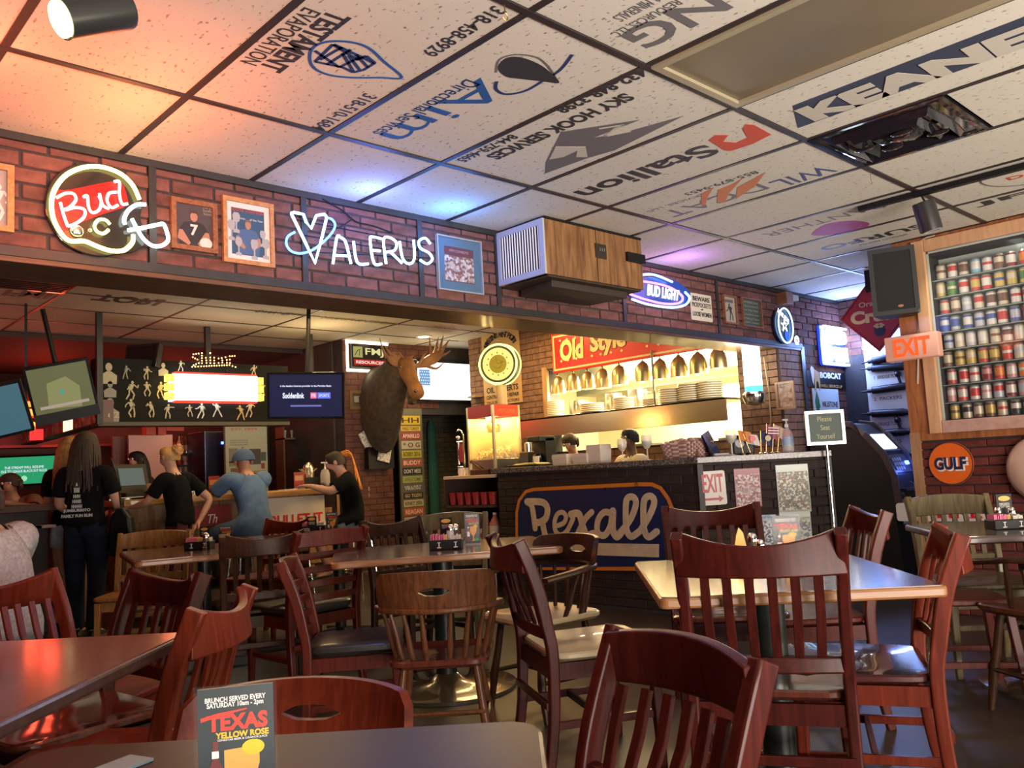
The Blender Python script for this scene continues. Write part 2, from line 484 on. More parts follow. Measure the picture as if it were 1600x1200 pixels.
# Testament Evaporation
c = (0, 1)
cprint((520, 16), (432, 112), .085, 'TESTAMENT', INK, c, .03)
cprint((482, 12), (394, 100), .062, 'EVAPORATION', INK, c, .0)
cprint((782, 12), (668, 84), .062, '318-458-8929', INK, c, .01)
cprint((582, 148), (494, 200), .062, '318-510-1684', INK, c, .01)
tear = spline([(484, 92), (488, 74), (510, 64), (545, 64), (575, 73), (600, 95), (628, 120), (595, 120), (550, 120), (515, 116), (492, 106)], 4, True)
BLUEP = mat('print_blue', (.02, .09, .30), .6)
cshape([(p.x, p.y) for p in tear], c, BLUEP, th=.012)
for seg in ([(492, 95), (520, 68), (560, 93)], [(492, 78), (530, 104), (562, 88)], [(500, 92), (535, 72)], [(510, 100), (548, 76)], [(522, 68), (570, 90), (584, 98)], [(492, 95), (536, 104), (552, 112), (568, 108), (586, 97), (572, 86), (558, 92)], [(545, 86), (562, 108)], [(556, 84), (575, 104)], [(535, 82), (552, 110)]):
    cshape(seg, c, INKN, th=.013, closed=False)
# Aim Directional Services
c = (1, 1)
cprint((772, 128), (622, 218), .17, 'Aim', BLUEP, c, .0)
cprint((744, 128), (588, 208), .075, 'Directional Services', INKN, c, 0.)
sw = [(776, 126), (775, 138), (790, 146), (820, 141), (850, 124), (875, 108), (894, 84)]
cshape([(p.x, p.y) for p in spline(sw, 5)], c, INKN, th=.014, closed=False)
cshape([(p.x, p.y) for p in spline([(778, 104), (790, 90), (812, 88), (840, 98), (860, 112), (874, 128), (850, 126), (815, 122), (790, 118)], 4, True)], c, INK)
cshape([(p.x, p.y) for p in spline([(775, 112), (780, 92), (805, 84), (838, 88), (856, 102), (868, 120)], 4)], c, INKG, th=.008, closed=False)
# Sky Hook Services
c = (2, 1)
cprint((1004, 108), (876, 174), .075, '432-848-3298', INK, c, .03)
cprint((984, 148), (768, 246), .085, 'SKY HOOK SERVICES', INK, c, .035)
cprint((808, 212), (716, 250), .06, '844-759-4665', INK, c, .02)
cshape([(853, 252), (877, 205), (1000, 186), (928, 214), (968, 208), (1068, 180), (960, 234), (918, 246), (852, 270)], c, INKG)
cshape([(858, 248), (868, 228), (915, 228), (918, 244), (900, 244), (902, 234), (880, 244)], c, mat('tile_white_patch', (.5, .46, .4), .8), name='emblem_cutout', dz=.001)
cshape([(936, 200), (975, 194), (960, 200), (945, 212), (985, 204)], c, mat('tile_white_patch', (.5, .46, .4), .8), th=.012, closed=False, name='emblem_cutout').location.z -= .001
cshape([(877, 205), (930, 222), (962, 232)], c, INK, th=.012, closed=False)
# Stallion
c = (3, 1)
cprint((1128, 236), (896, 300), .17, 'Stallion', INK, c, .025)
cshape([(1107, 218), (1118, 210), (1138, 210), (1130, 220), (1150, 222), (1168, 214), (1160, 200), (1165, 193), (1178, 194), (1205, 209), (1176, 224), (1142, 235), (1132, 234)], c, INKR)
# Wildcat
c = (4, 1)
cprint((1300, 262), (1210, 288), .15, 'WIL', mat('print_slate', (.05, .07, .17), .6), c, .0)
cprint((1195, 290), (1040, 335), .15, 'DCAT', INKG, c, 0.)
cprint((1185, 268), (1070, 303), .05, '855-879-9453', INK, c, 0.)
cprint((1110, 300), (1010, 330), .04, 'SERVICES, LLC', INKG, c, 0.)
OR = mat('print_orange', (.55, .16, .04), .6)
for q in ([(1096, 320), (1096, 302), (1115, 292), (1106, 306), (1102, 320)], [(1120, 315), (1122, 296), (1146, 286), (1160, 278), (1140, 300), (1132, 316)], [(1150, 310), (1152, 292), (1178, 278), (1196, 268), (1180, 290), (1165, 300)]):
    cshape(q, c, OR)
# Keane
c = (3, 2)
KN = mat('print_keane', (.035, .045, .085), .6)
cshape([(1239, 164), (1247, 199), (1600, 73), (1700, 38), (1690, -10), (1600, 25)], c, KN, name='banner')
t = cprint((1260, 181), (1612, 48), .19, 'KEANE', mat('tile_white_patch', (.5, .46, .4), .8), c, .06, flip=True)
t.location.z -= .003
# unfinished logos
c = (1, 2)
cprint((1130, 0), (984, 62), .17, 'NG', INKG, c, .02)
cprint((1064, 2), (955, 52), .05, 'RESOURCES, LLC', INKG, c, 0.)
cprint((1030, -4), (962, 28), .05, '& MINERALS', INKG, c, 0.)
c = (6, 1)
cprint((1385, 322), (1190, 366), .11, 'PANTHER', INKG, c, -.01)
cshape([(p.x, p.y) for p in spline([(1268, 366), (1290, 350), (1330, 344), (1358, 348), (1345, 358), (1300, 366)], 4, True)], c, mat('print_magenta', (.36, .04, .22), .6))
c = (7, 1)
cprint((1450, 352), (1280, 388), .13, 'SURFO', INK, c, .02)
cprint((1420, 366), (1340, 382), .03, 'SPECIALTY RENTALS', INKG, c, 0.)
c = (6, 2)
cshape([(p.x, p.y) for p in spline([(1532, 282), (1560, 268), (1620, 262), (1650, 275), (1600, 288), (1550, 290)], 4, True)], c, INKG, th=.012)
cprint((1572, 278), (1610, 272), .07, 'D.', INKR, c, .02, flip=True)
c = (7, 2)
cprint((1522, 322), (1608, 300), .12, 'JF', INK, c, .03, flip=True)

# fluorescent troffer (switched off) in cell (2,2)
y1, y0 = row(2)
M = fr((2.5*PX_, (y0+y1)/2, CEIL-.004), (0, 1, 0), (1, 0, 0))
t = thing('ceiling_light', 'unlit fluorescent ceiling light with brownish diffuser and pale frame beside the KEANE tile', 'ceiling light', M)
ringframe(1.19, .58, .03, -.02, .012).build('frame', mat('troffer_frame', (.42, .36, .24), .35, .3), t)
G().box(-.565, .565, -.26, .26, -.012, -.002).build('diffuser', mat('diffuser_brown', (.17, .135, .09), .3, noise=.1, nscale=3), t)
# glossy black vent tray in cell (4,2)
yc = (y0+y1)/2
c0, c1 = oZ(CEIL, 1265, 223), oZ(CEIL, 1556, 204)
yl = c1.y
M = fr((4.5*PX_, (y1+yl)/2, CEIL-.004), (0, 1, 0), (1, 0, 0)); Lh = (y1-yl)/2
t = thing('ceiling_vent', 'glossy black moulded plastic ceiling panel beside the KEANE tile', 'ceiling panel', M)
g = G(); ww = .29
rs = []
for a, z in ((1., 0), (.90, .006), (.80, -.03), (.70, .03), (.60, -.02), (.48, .035), (.34, .0), (.2, .03)):
    rs.append([(x*(Lh-.01)*a+.02*(1-a), y*ww*a, z) for x, y in ((-1, -1), (0, -1.05 if a < .9 else -1), (1, -1), (1.04 if a < .9 else 1, 0), (1, 1), (0, 1.05 if a < .9 else 1), (-1, 1), (-1.04 if a < .9 else -1, 0))])
g.rings(rs); g.build('moulded_tray', DARKT, t, smooth=True)
ringframe(2*Lh, .6, .02, -.01, .006).build('frame', BLACKG, t)
g = G()
for k in range(4):
    a = (-.5, -.15, .2, .5)[k]*Lh; b = (.2, -.3, .25, -.1)[k]*ww
    G().ball((a, b, .03), (.05, .03, .010), 12, 6).build('raised_boss', DARKT, t, smooth=True)
o = G().box(4*PX_+.01, 5*PX_-.01, row(2)[1]+.01, yl-.012, CEIL-.002, CEIL+.02).build('tile', CW, ceil)
# eye hooks
for k, (px, py, lab) in enumerate(((788, 6, 'small brass hook hanging from the ceiling bar beside the phone number tile'), (1360, 272, 'small brass hook hanging from the ceiling below the glossy black panel'))):
    p = oZ(CEIL-.01, px, py)
    g = G().tube([p, p-V((0, 0, .03))], .002, 6).tube([p-V((0, 0, .03))+V((.012*math.sin(R_(a)), 0, -.012+.012*math.cos(R_(a)))) for a in range(0, 300, 30)], .002, 6)
    tag(g.build('ceiling_hook', mat('brass', (.5, .3, .1), .3, 1.), smooth=True), lab, 'hook')

# ---- fascia beam between front room and bar
ZB = 2.096
fas = struct('wall_fascia', G().box(-3.2, 6.77, 0.0, .30, ZB+.0, CEIL2+.2), MORTAR)
Mf = fr((-1.3, 0, ZB+.035), (1, 0, 0))
straps = []
for px, py in ((236, 330), (473, 380), (655, 420), (776, 450), (972, 470), (1118, 470)):
    straps.append(oY(0, px, py).x)
edges = [-3.2]+straps+[6.77]
sx0 = -1.3
bricks(fas, Mf, 6.77+1.3, CEIL-ZB-.035-.03, .203, .0675, BRICK_PINK, d=.010, j=.010)
for x in straps:
    G().box(x-.016, x+.016, -.022, 0, ZB, CEIL).build('strap', TRIM, fas)
G().box(-3.2, 6.77, -.024, 0, CEIL-.035, CEIL+.0).build('top_trim', TRIM, fas)
G().box(-3.2, 5.95, -.026, .0, ZB-.006, ZB+.034).build('bottom_trim', TRIM, fas)
SOF = wood('soffit_wood', (.05, .022, .010), (.12, .05, .02), .5, .1, axis=0)
G().box(-3.2, 5.95, -.02, .30, ZB-.03, ZB-.004).build('soffit_board', SOF, fas, bevel=.004)

# ---- right-hand pillar wall under and beside the fascia (Y = 0), X 5.95 .. 6.77
pil = struct('wall_pillar', G().box(5.95, 6.77, 0.0, .25, 0, ZB).box(6.77, 6.77, 0, .01, 0, .01), MORTAR)
bricks(pil, fr((5.99, 0, 0), (1, 0, 0)), .78, ZB, .203, .0675, BRICK_BROWN, d=.006, j=.008, joined=True)
G().box(5.93, 5.99, -.02, .02, 0, ZB+.01).build('corner_post', mat('slate_post', (.035, .04, .05), .4), pil)
# alcove side wall (X = 6.77)
alc = struct('wall_alcove', G().box(6.77, 6.95, -3.0, .25, 0, CEIL+.03), MORTAR)
bricks(alc, fr((6.77, 0, 2.05), (0, -1, 0)), 1.2, .55, .203, .0675, BRICK_BROWN, d=.006, j=.008, joined=True)

# ---- wall with the can case (X = 4.9) from Y = -1.30 towards the camera
XR = 4.9
YE = -1.33
REDW = wood('orange_wood', (.22, .07, .015), (.42, .16, .05), .45, .2, axis=2, stretch=9)
FRW = wood('frame_wood', (.50, .27, .13), (.62, .36, .19), .35, .3, axis=1, stretch=9)
wr = struct('wall_right', G().box(XR+.02, XR+.3, -1.56, YE, 0, CEIL+.03).box(XR+.02, XR+.3, -4.6, -1.56, 0, 1.30).box(XR+.02, XR+.3, -4.6, -1.56, 2.46, CEIL+.03).box(XR+.22, XR+.3, -4.6, -1.56, 1.3, 2.46), MORTAR)
bricks(wr, fr((XR+.02, YE-.045, 0), (0, -1, 0)), 1.9, 1.17, .215, .062, BRICK_RED, d=.02, j=.009)
G().box(XR-.012, XR+.022, YE-.055, YE+.012, 0, 1.24).build('corner_board', wood('board_tan', (.28, .15, .07), (.42, .24, .12), .5, .1, axis=2), wr)
# orange wooden boards around the case
for (ya, yb, za, zb) in ((YE+.01, -1.462, 1.18, CEIL), (-1.462, -4.5, 1.18, 1.228)):
    G().box(XR-.005, XR+.02, yb, ya, za, zb).build('board', REDW, wr, bevel=.003)
G().box(XR-.005, XR+.02, -4.5, -1.462, 2.58, CEIL).build('board', REDW, wr, bevel=.003)
# case frame
t = thing('display_case', 'wood framed glass case of old drink cans set into the right wall', 'display case', fr((XR, -1.46, 1.225), (0, -1, 0)))
FY = 2.6
zt = 2.58-1.225
bt = .085
PINKF = wood('pink_frame', (.42, .25, .20), (.52, .32, .25), .35, .3, axis=2, stretch=7)
G().box(0, bt, 0, zt, -.01, .03).build('frame_side', FRW, t, bevel=.006)
G().box(bt, FY, zt-bt, zt, -.01, .03).build('frame_top', FRW, t, bevel=.006)
G().box(bt, FY, 0, bt, -.01, .03).build('frame_bottom', PINKF, t, bevel=.006)
CASEW = mat('case_inner_white', (.55, .60, .55), .5)
G().box(bt, FY, bt, zt-bt, -.20, -.19).box(bt-.002, bt+.012, bt, zt-bt, -.19, -.012).box(bt, FY, zt-bt-.012, zt-bt, -.19, -.012).build('case_back', CASEW, t)
cz0 = 1.225+bt; CP = .1225; RP = .0725
ROWS = 9
for r in range(ROWS):
    zz = bt+r*CP
    if r: G().box(bt, FY, zz-.006, zz-.002, -.18, -.03).build('shelf', mat('case_shelf_glass', (.45, .5, .45), .15, alpha=.8), t)
G().box(bt, FY, bt, zt-bt, -.004, -.001).build('glass_pane', PANE, t)
# cans on the shelves
CANM = mat('can_metal', (.62, .60, .56), .3, .8)
def canmesh(v):
    g = G(); r, h = .031, .108
    zs_ = [0, .008, h*.28, h*.45, h*.62, h*.78, h-.012, h]
    rr_ = [.026, r, r, r, r, r, r, .026]
    key = ([0, 1, 1, 2, 1, 1, 0], [0, 1, 2, 2, 2, 1, 0], [0, 2, 1, 1, 1, 2, 0], [0, 1, 1, 2, 2, 1, 0])[v]
    for i in range(7): g.lathe([(rr_[i], zs_[i]), (rr_[i+1], zs_[i+1])], 14, mi=key[i], cap=False)
    g.lathe([(.026, h), (.024, h-.004), (.001, h-.004)], 14, mi=0, cap=False)
    me = bpy.data.meshes.new('drink_can'); me.from_pydata(g.v, [], g.f)
    for k_ in range(3): me.materials.append(CANM)
    me.polygons.foreach_set('material_index', g.m); me.polygons.foreach_set('use_smooth', [True]*len(me.polygons)); me.set_sharp_from_angle(angle=R_(40))
    return me
CMS = [canmesh(v) for v in range(4)]
CCOL = {'white': (.60, .56, .50), 'cream': (.55, .47, .34), 'silver': (.42, .43, .46), 'red': (.48, .05, .04), 'dark red': (.22, .03, .04), 'blue': (.06, .10, .30), 'pale blue': (.20, .38, .52), 'gold': (.50, .36, .10), 'green': (.08, .20, .06), 'orange': (.62, .20, .04), 'brown': (.16, .08, .05), 'black': (.03, .03, .03), 'pink': (.50, .25, .24)}
RW = ['cream/brown white/red brown/cream pale_blue/white white/red brown/cream white/dark_red red/orange green/gold green/gold cream/red',
 'gold/cream green/cream white/red gold/red red/white gold/blue gold/cream green/gold red/cream white/red cream/brown',
 'cream/red brown/cream silver/white cream/red brown/white cream/brown white/red cream/red orange/cream orange/white cream/gold',
 'blue/white blue/silver blue/white silver/blue white/blue red/white blue/silver red/blue red/white blue/white silver/red',
 'silver/blue cream/white white/silver cream/white cream/brown white/black white/cream white/black cream/white white/red white/silver',
 'brown/cream gold/brown gold/cream gold/red brown/gold red/white cream/silver red/gold red/white cream/red gold/brown',
 'white/red white/red white/red dark_red/pink orange/red pink/white orange/white pale_blue/red white/red red/white orange/cream',
 'pink/white white/red white/red white/pink silver/red white/dark_red pink/silver red/white white/red pink/white red/white',
 'gold/brown cream/black cream/brown brown/gold cream/red black/white gold/blue brown/cream gold/cream black/gold cream/red']
ORD9 = ['top', 'second', 'third', 'fourth', 'fifth', 'sixth', 'seventh', 'eighth', 'bottom']
CORD = ['first', 'second', 'third', 'fourth', 'fifth', 'sixth', 'seventh', 'eighth', 'ninth', 'tenth', 'eleventh']
Mc = fr((XR, -1.46, 1.225), (0, -1, 0))
for r in range(9):
    zz = bt+(8-r)*CP-(.0 if r < 8 else 0)
    for k, cc in enumerate(RW[r].split()):
        a_, b_ = [q.replace('_', ' ') for q in cc.split('/')]
        x = bt+.048+(.0 if r % 2 else .012)+k*.0745+random.uniform(-.004, .004)
        P = Mc @ V((x, zz+.001 if r < 8 else bt+.001, -.085))
        o = bpy.data.objects.new('drink_can', CMS[(r*5+k*3) % 4]); COL.objects.link(o)
        o.matrix_world = at(P.x, P.y, P.z, random.uniform(0, 360)); o.scale = (1, 1, .96+random.uniform(0, .05))
        for si, cn in ((1, a_), (2, b_)):
            o.material_slots[si].link = 'OBJECT'; o.material_slots[si].material = mat('can_'+cn.replace(' ', '_'), CCOL[cn], .35, .2)
        tag(o, '%s and %s can, %s from left on %s shelf of the case' % (a_, b_, CORD[k], ORD9[r]), 'can', 'drink cans in the glass case')
light('case_lamp', 'AREA', (XR+.10, -2.1, 2.46), (.95, 1.0, .85), 2.2, 1.2, (XR+.10, -2.1, 0), .08)
light('case_lamp', 'AREA', (XR-.25, -1.75, 2.1), (1.0, .95, .82), 1.6, .5, (XR+.1, -1.9, 1.9), .6)

# ---- kitchen wall (X = 5.56) with pass-through opening
XK = 5.56
kitY0, kitY1 = .02, 4.17
oy0, oy1 = .42, 2.86      # opening in Y
oz0, oz1 = 1.30, 2.215
kw = struct('wall_kitchen', G().box(XK, XK+.2, oy1, kitY1, 0, CEIL2).box(XK, XK+.2, kitY0, oy0, 0, CEIL2).box(XK, XK+.2, oy0, oy1, 0, oz0).box(XK, XK+.2, oy0, oy1, oz1, CEIL2), MORTAR)
Mk = fr((XK, kitY1, 0), (0, -1, 0))
bricks(kw, Mk, kitY1-kitY0, CEIL2, .203, .0675, BRICK_TAN, d=.006, j=.008, joined=True, holes=[(kitY1-oy1, kitY1-oy0, oz0, oz1)])
G().box(XK-.02, XK+.02, oy1-.02, oy1+.05, 1.2, oz1+.04).build('opening_frame', wood('frame_tan', (.35, .2, .08), (.5, .3, .13), .5, .1), kw)
# end wall / pillar return between kitchen wall and post
struct('wall_return', G().box(XK, 5.97, .0, .12, 0, ZB+.3), MORTAR)
bricks(bpy.data.objects['wall_return'], fr((XK+.0, 0, 0), (1, 0, 0)), .38, ZB, .203, .0675, BRICK_TAN, d=.006, j=.008, joined=True)
# kitchen room beyond
KW = mat('kitchen_white', (.70, .62, .42), .6)
struct('wall_kitchen_back', G().box(7.9, 8.0, .13, 5.0, 0, 2.9).box(XK+.2, 7.9, .13, .23, 0, 2.9).box(XK+.2, 7.9, 4.17, 4.27, 0, 2.9).box(XK+.2, 7.9, .13, 4.2, 2.8, 2.9), KW)

# ---- back wall (Y = 4.78): brick panel with the moose head, then the passage
YB = 4.78
XM0, XM1 = 4.12, 4.78
wb = struct('wall_back', G().box(XM0, XM1, YB, YB+.2, 0, CEIL2).box(XM1, 6.4, YB, YB+.2, 1.88, CEIL2), MORTAR)
bricks(wb, fr((XM0, YB, 0), (1, 0, 0)), XM1-XM0+.75, CEIL2, .203, .0675, BRICK_BROWN, d=.006, j=.008, joined=True, holes=[(XM1-XM0, 3, 0, 1.9)])
struct('wall_bar_side', G().box(XM0-.02, XM0+.1, YB+.2, 9, 0, CEIL2), PLAIN)
struct('wall_passage', G().box(5.36, 5.5, YB+.6, 9.2, 0, CEIL2).box(5.36, 7.2, YB+.6, YB+.7, 0, CEIL2), mat('green_brick_base', (.035, .035, .028), .8))
bricks(bpy.data.objects['wall_passage'], fr((5.37, YB+.6, 0), (1, 0, 0)), 1.8, 2.6, .203, .0675, mat('brick_olive', (.10, .095, .065), .7, noise=.2), d=.006, j=.008, joined=True)
struct('wall_rear', G().box(-7, 5.4, 8.6, 8.8, 0, CEIL2+.1), DIM)
struct('wall_left', G().box(-7.1, -7, -9, 9, 0, CEIL2+.1), DIM)
# ---- lower bar-room ceiling beyond the fascia
CW2 = tilemat('ceiling_cream', (.55, .50, .40))
ce2 = struct('ceiling', G().box(-7, 8.0, .30, 9, CEIL2+.03, CEIL2+.12), mat('plenum', (.2, .19, .18), .9))
QX, QY = 1.10, .665
me2 = None
for i in range(-4, 6):
    for j in range(0, 9):
        x, y = .79+i*QX, .30+j*QY
        if y > 5.4: continue
        if x > 5.5: continue
        if i in (-1,) and j == 4: continue
        if me2 is None:
            g = G(); w, l = QX-.02, QY-.02
            g.rings([[(a*w/2, b*l/2, .02) for a, b in ((-1, -1), (-1, 1), (1, 1), (1, -1))], [(a*w/2, b*l/2, .0) for a, b in ((-1, -1), (-1, 1), (1, 1), (1, -1))]])
            me2 = bpy.data.meshes.new('tile'); me2.from_pydata(g.v, [], g.f); me2.materials.append(CW2)
        o = bpy.data.objects.new('tile', me2); COL.objects.link(o); o.parent = ce2
        o.location = (x+QX/2-.0, y+QY/2, CEIL2); 
for i in range(-4, 6):
    x = .79+i*QX
    if x < 5.6: G().box(x-.011, x+.011, .3, 5.6, CEIL2-.005, CEIL2+.012).build('grid_bar', GRID, ce2)
for j in range(0, 9):
    y = .3+j*QY
    if y < 5.7: G().box(-3.6, 5.5, y-.011, y+.011, CEIL2-.005, CEIL2+.012).build('grid_bar', GRID, ce2)
CK = mat('dark_red_ceiling', (.06, .03, .025), .8)
G().box(-7, 4.1, 5.65, 8.6, CEIL2-.05, CEIL2).build('soffit_panel', CK, ce2)
def c2print(p0, p1, h, s, m, bold=.02, flip=False):
    a, b = oZ(CEIL2, *p0), oZ(CEIL2, *p1); c = (a+b)/2
    return text(ce2, s, m, 0, 0, abs(b.x-a.x), h, z=0, depth=.001, bold=bold, M=fr((c.x, c.y, CEIL2-.003), (-1, 0, 0), (0, -1, 0)) if flip else fr((c.x, c.y, CEIL2-.003), (1, 0, 0), (0, 1, 0)))
c2print((150, 463), (250, 474), .28, 'TORI', INK, .03)
c2print((440, 466), (520, 478), .30, 'OLT', INK, .02)
c2print((406, 484), (490, 496), .14, 'S.W. Electric', INKG, .01)
c2print((508, 494), (625, 508), .14, 'FIBERGLASS COMPANY', mat('print_gold', (.32, .22, .05), .6), .01)
c2print((10, 455), (80, 462), .30, 'FMJ', INKG, .02)
c2print((665, 509), (715, 514), .10, 'Coker', INKR, .01)
M = fr((.79-QX*.5, .30+4.5*QY, CEIL2-.004), (1, 0, 0), (0, 1, 0))
t = thing('ceiling_vent', 'black ceiling opening with tilted grille above the bar', 'ceiling vent', M)
ringframe(QX, QY, .03, -.01, .005).build('frame', BLACKG, t)
g = G()
for k in range(9): g.box(-.5, .5, -.28+k*.06, -.265+k*.06, -.03, -.005)
g.build('grille', BLACK, t)
# recessed downlight
p = oZ(CEIL2, 662, 525)
t = thing('ceiling_light', 'round glowing downlight set in the ceiling above the moose head', 'ceiling light', fr((p.x, p.y, CEIL2-.002), (1, 0, 0), (0, -1, 0)))
G().lathe([(.075, 0), (.10, 0), (.10, .01), (.075, .012)], 24, cap=False).build('rim', WHITE, t)
G().lathe([(.075, .0), (.06, .012), (.001, .016)], 24).build('bulb', emis('downlight', (1., .72, .35), 14), t, smooth=True)
light('bar_light', 'POINT', (5.15, 4.35, 2.3), (1., .78, .42), 9, .1)  # added light to brighten the passage brick, no lamp hangs here
light('bar_light', 'SPOT', (p.x, p.y, CEIL2-.05), (1., .72, .38), 25, .06, (p.x, p.y, 0), spot=130)
# black posts hanging in the bar
for k, (px, y) in enumerate(((155, 4.35), (325, 4.62), (486, 4.6))):
    q = oY(y, px, 600)
    tag(G().box(q.x-.025, q.x+.025, y-.025, y+.025, 2.2 if k else 1.74, CEIL2).build('post', TRIM), ('black square post at the corner of the photo mural, above the standing woman', 'black square hanger post above the lit sign in the bar', 'black square hanger post left of the FMJ sign')[k], 'post')
# ================================================================ neon signs and wall decor on the fascia
def neon(parent, strokes, m, r=.008, z=.05, name='neon_tube', closed=False, n=8):
    g = G()
    for s in strokes:
        g.tube([(p[0], p[1], z+(p[2] if len(p) > 2 else 0)) for p in s], r, n, closed)
    return g.build(name, m, parent, smooth=True)
N_Y = emis('neon_yellow', (1., .86, .22), 5.5)
N_R = emis('neon_red', (1., .05, .04), 5.0)
N_RW = emis('neon_pinkwhite', (1., .42, .36), 4.2)
N_W = emis('neon_white', (.85, 1., .92), 5.5)
N_B = emis('neon_blue', (.30, .62, 1.), 6.5)
N_BB = emis('neon_deep_blue', (.10, .30, 1.), 6)
N_P = emis('neon_pink', (1., .16, .22), 5)

def pxloc(M, ax, v, pts):
    """photo pixels on the plane -> local xy of frame M"""
    I = M.inverted(); out = []
    for p in pts:
        q = I @ on(ax, v, *p); out.append((q.x, q.y, 0))
    return out
def S(M, v, pts, n=5, closed=False, ax=1):
    return [(p.x, p.y, 0) for p in spline(pxloc(M, ax, v, pts), n, closed)]
# --- helmet sign
M, w, h = wallY(0, 68, 262, 262, 400)
t = thing('neon_sign', 'glowing football helmet neon sign reading Bud in red script on the brick beam', 'neon sign', M)
yv = -.05
sh = S(M, 0, [(66, 330), (74, 290), (100, 266), (135, 258), (175, 268), (205, 292), (218, 320), (214, 345), (225, 375), (208, 395), (180, 400), (150, 404), (118, 396), (92, 380), (76, 356)], 5, True)
G().prism([(p[0], p[1]) for p in sh], .004, .028).build('backing', mat('mirror_dark', (.05, .05, .05), .12, .6), t, bevel=.004)
redp = S(M, yv, [(84, 300), (110, 296), (170, 284), (190, 285), (200, 312), (196, 322), (150, 338), (110, 355), (98, 362), (88, 340)], 4, True)
G().prism([(p[0], p[1]) for p in redp], .028, .032).build('red_panel', mat('neon_red_panel', (.5, .01, .01), .3, emit=(1, .01, .01), es=.35), t)
neon(t, [S(M, yv, [(216, 313), (205, 290), (185, 272), (155, 262), (125, 264), (98, 278), (81, 305), (80, 335), (90, 360), (106, 377), (130, 378), (150, 386), (172, 393), (192, 392), (205, 380), (206, 368)])], N_Y, .0095)
neon(t, [S(M, yv, [(170, 352), (163, 345), (152, 345), (146, 354), (150, 363), (160, 366), (168, 360)])], N_Y, .007)
neon(t, [S(M, yv, [(226, 321), (212, 321), (198, 331), (192, 345), (194, 352)]), S(M, yv, [(204, 343), (212, 358), (222, 374), (236, 385), (250, 385), (260, 378), (260, 368), (254, 352), (246, 352), (222, 357), (198, 361)])], N_W, .0085)
neon(t, [S(M, yv, [(92, 318), (98, 340), (104, 356)]), S(M, yv, [(86, 311), (100, 304), (113, 305), (116, 315), (106, 326), (96, 330)]), S(M, yv, [(100, 330), (116, 326), (130, 330), (128, 342), (114, 352), (104, 355)]),
         S(M, yv, [(128, 310), (134, 308), (136, 325), (142, 334), (152, 330), (156, 318), (152, 308)]), S(M, yv, [(153, 304), (158, 322), (168, 328)]),
         S(M, yv, [(180, 302), (168, 304), (165, 316), (172, 326), (182, 322)]), S(M, yv, [(176, 286), (184, 286), (184, 304), (188, 320), (197, 320)])], N_RW, .0065, z=.055)
for x_, y_, r_ in ((-.135, -.105, .030), (-.085, -.095, .012)): G().ball((x_, y_, .03), (r_, r_, .015)).build('chrome_boss', CHROME, t, smooth=True)
p = M @ V((-.05, -.02, .45))
light('neon_glow', 'POINT', p, (1., .34, .06), 3.0, .15)
light('neon_glow', 'POINT', (p.x-.05, p.y-.12, p.z+.04), (1., .16, .05), 9, .12)
# --- VALERUS
M, w, h = wallY(0, 445, 330, 676, 418)
t = thing('neon_sign', 'blue white neon sign reading VALERUS on the brick beam', 'neon sign', M)
yv = -.05
neon(t, [S(M, yv, [(453, 335), (457, 333), (472, 336)], 2)+S(M, yv, [(476, 348), (484, 358)], 1)+S(M, yv, [(492, 338), (505, 336), (508, 342)], 2)+S(M, yv, [(500, 375), (490, 412)], 1)+S(M, yv, [(475, 380), (453, 335)], 1)], N_B, .0075)
neon(t, [S(M, yv, [(460, 363), (449, 370), (447, 382), (455, 393), (470, 396), (487, 391), (505, 378), (518, 364), (523, 352), (518, 343), (508, 340)])], N_BB, .006, z=.04)
LT = [[(518, 413), (524, 372), (530, 372), (538, 380), (546, 413)], [(522, 400), (545, 401)],
      [(550, 378), (556, 411), (573, 413)],
      [(597, 375), (580, 371), (576, 376), (582, 412), (594, 413)], [(579, 392), (592, 393)],
      [(601, 413), (597, 376), (606, 372), (617, 380), (614, 392), (600, 395)], [(607, 394), (626, 412)],
      [(622, 378), (627, 405), (637, 413), (645, 405), (644, 376)],
      [(670, 382), (662, 373), (652, 378), (655, 389), (668, 396), (673, 406), (665, 413), (654, 407)]]
neon(t, [S(M, yv, q, 4) for q in LT], N_B, .0072)
g = G()
for a, b in (((455, 345), (660, 385)), ((460, 395), (668, 405)), ((470, 370), (600, 392))):
    q = S(M, 0, [a, b], 1); g.tube([(x, y, .02) for x, y, z in q], .003, 5)
g.build('support_wire', BLACK, t)
for a, b in (((500, 322), (560, 350)), ((560, 352), (610, 365)), ((545, 330), (520, 352))): pass
g = G().tube([(x, y, .012) for x, y, z in S(M, 0, [(500, 313), (530, 330), (552, 348), (580, 355), (610, 366)], 4)], .004, 6).tube([(x, y, .016) for x, y, z in S(M, 0, [(545, 345), (525, 358), (508, 360)], 4)], .003, 6)
g.build('power_cord', BLACK, t)
p = M @ V((0, 0, .22))
light('neon_glow', 'POINT', (p.x-.1, p.y, p.z+.10), (.12, .22, 1.), 9.5, .15)
light('neon_glow', 'POINT', (p.x+.45, p.y, p.z+.10), (.06, .28, 1.), 8.0, .15)
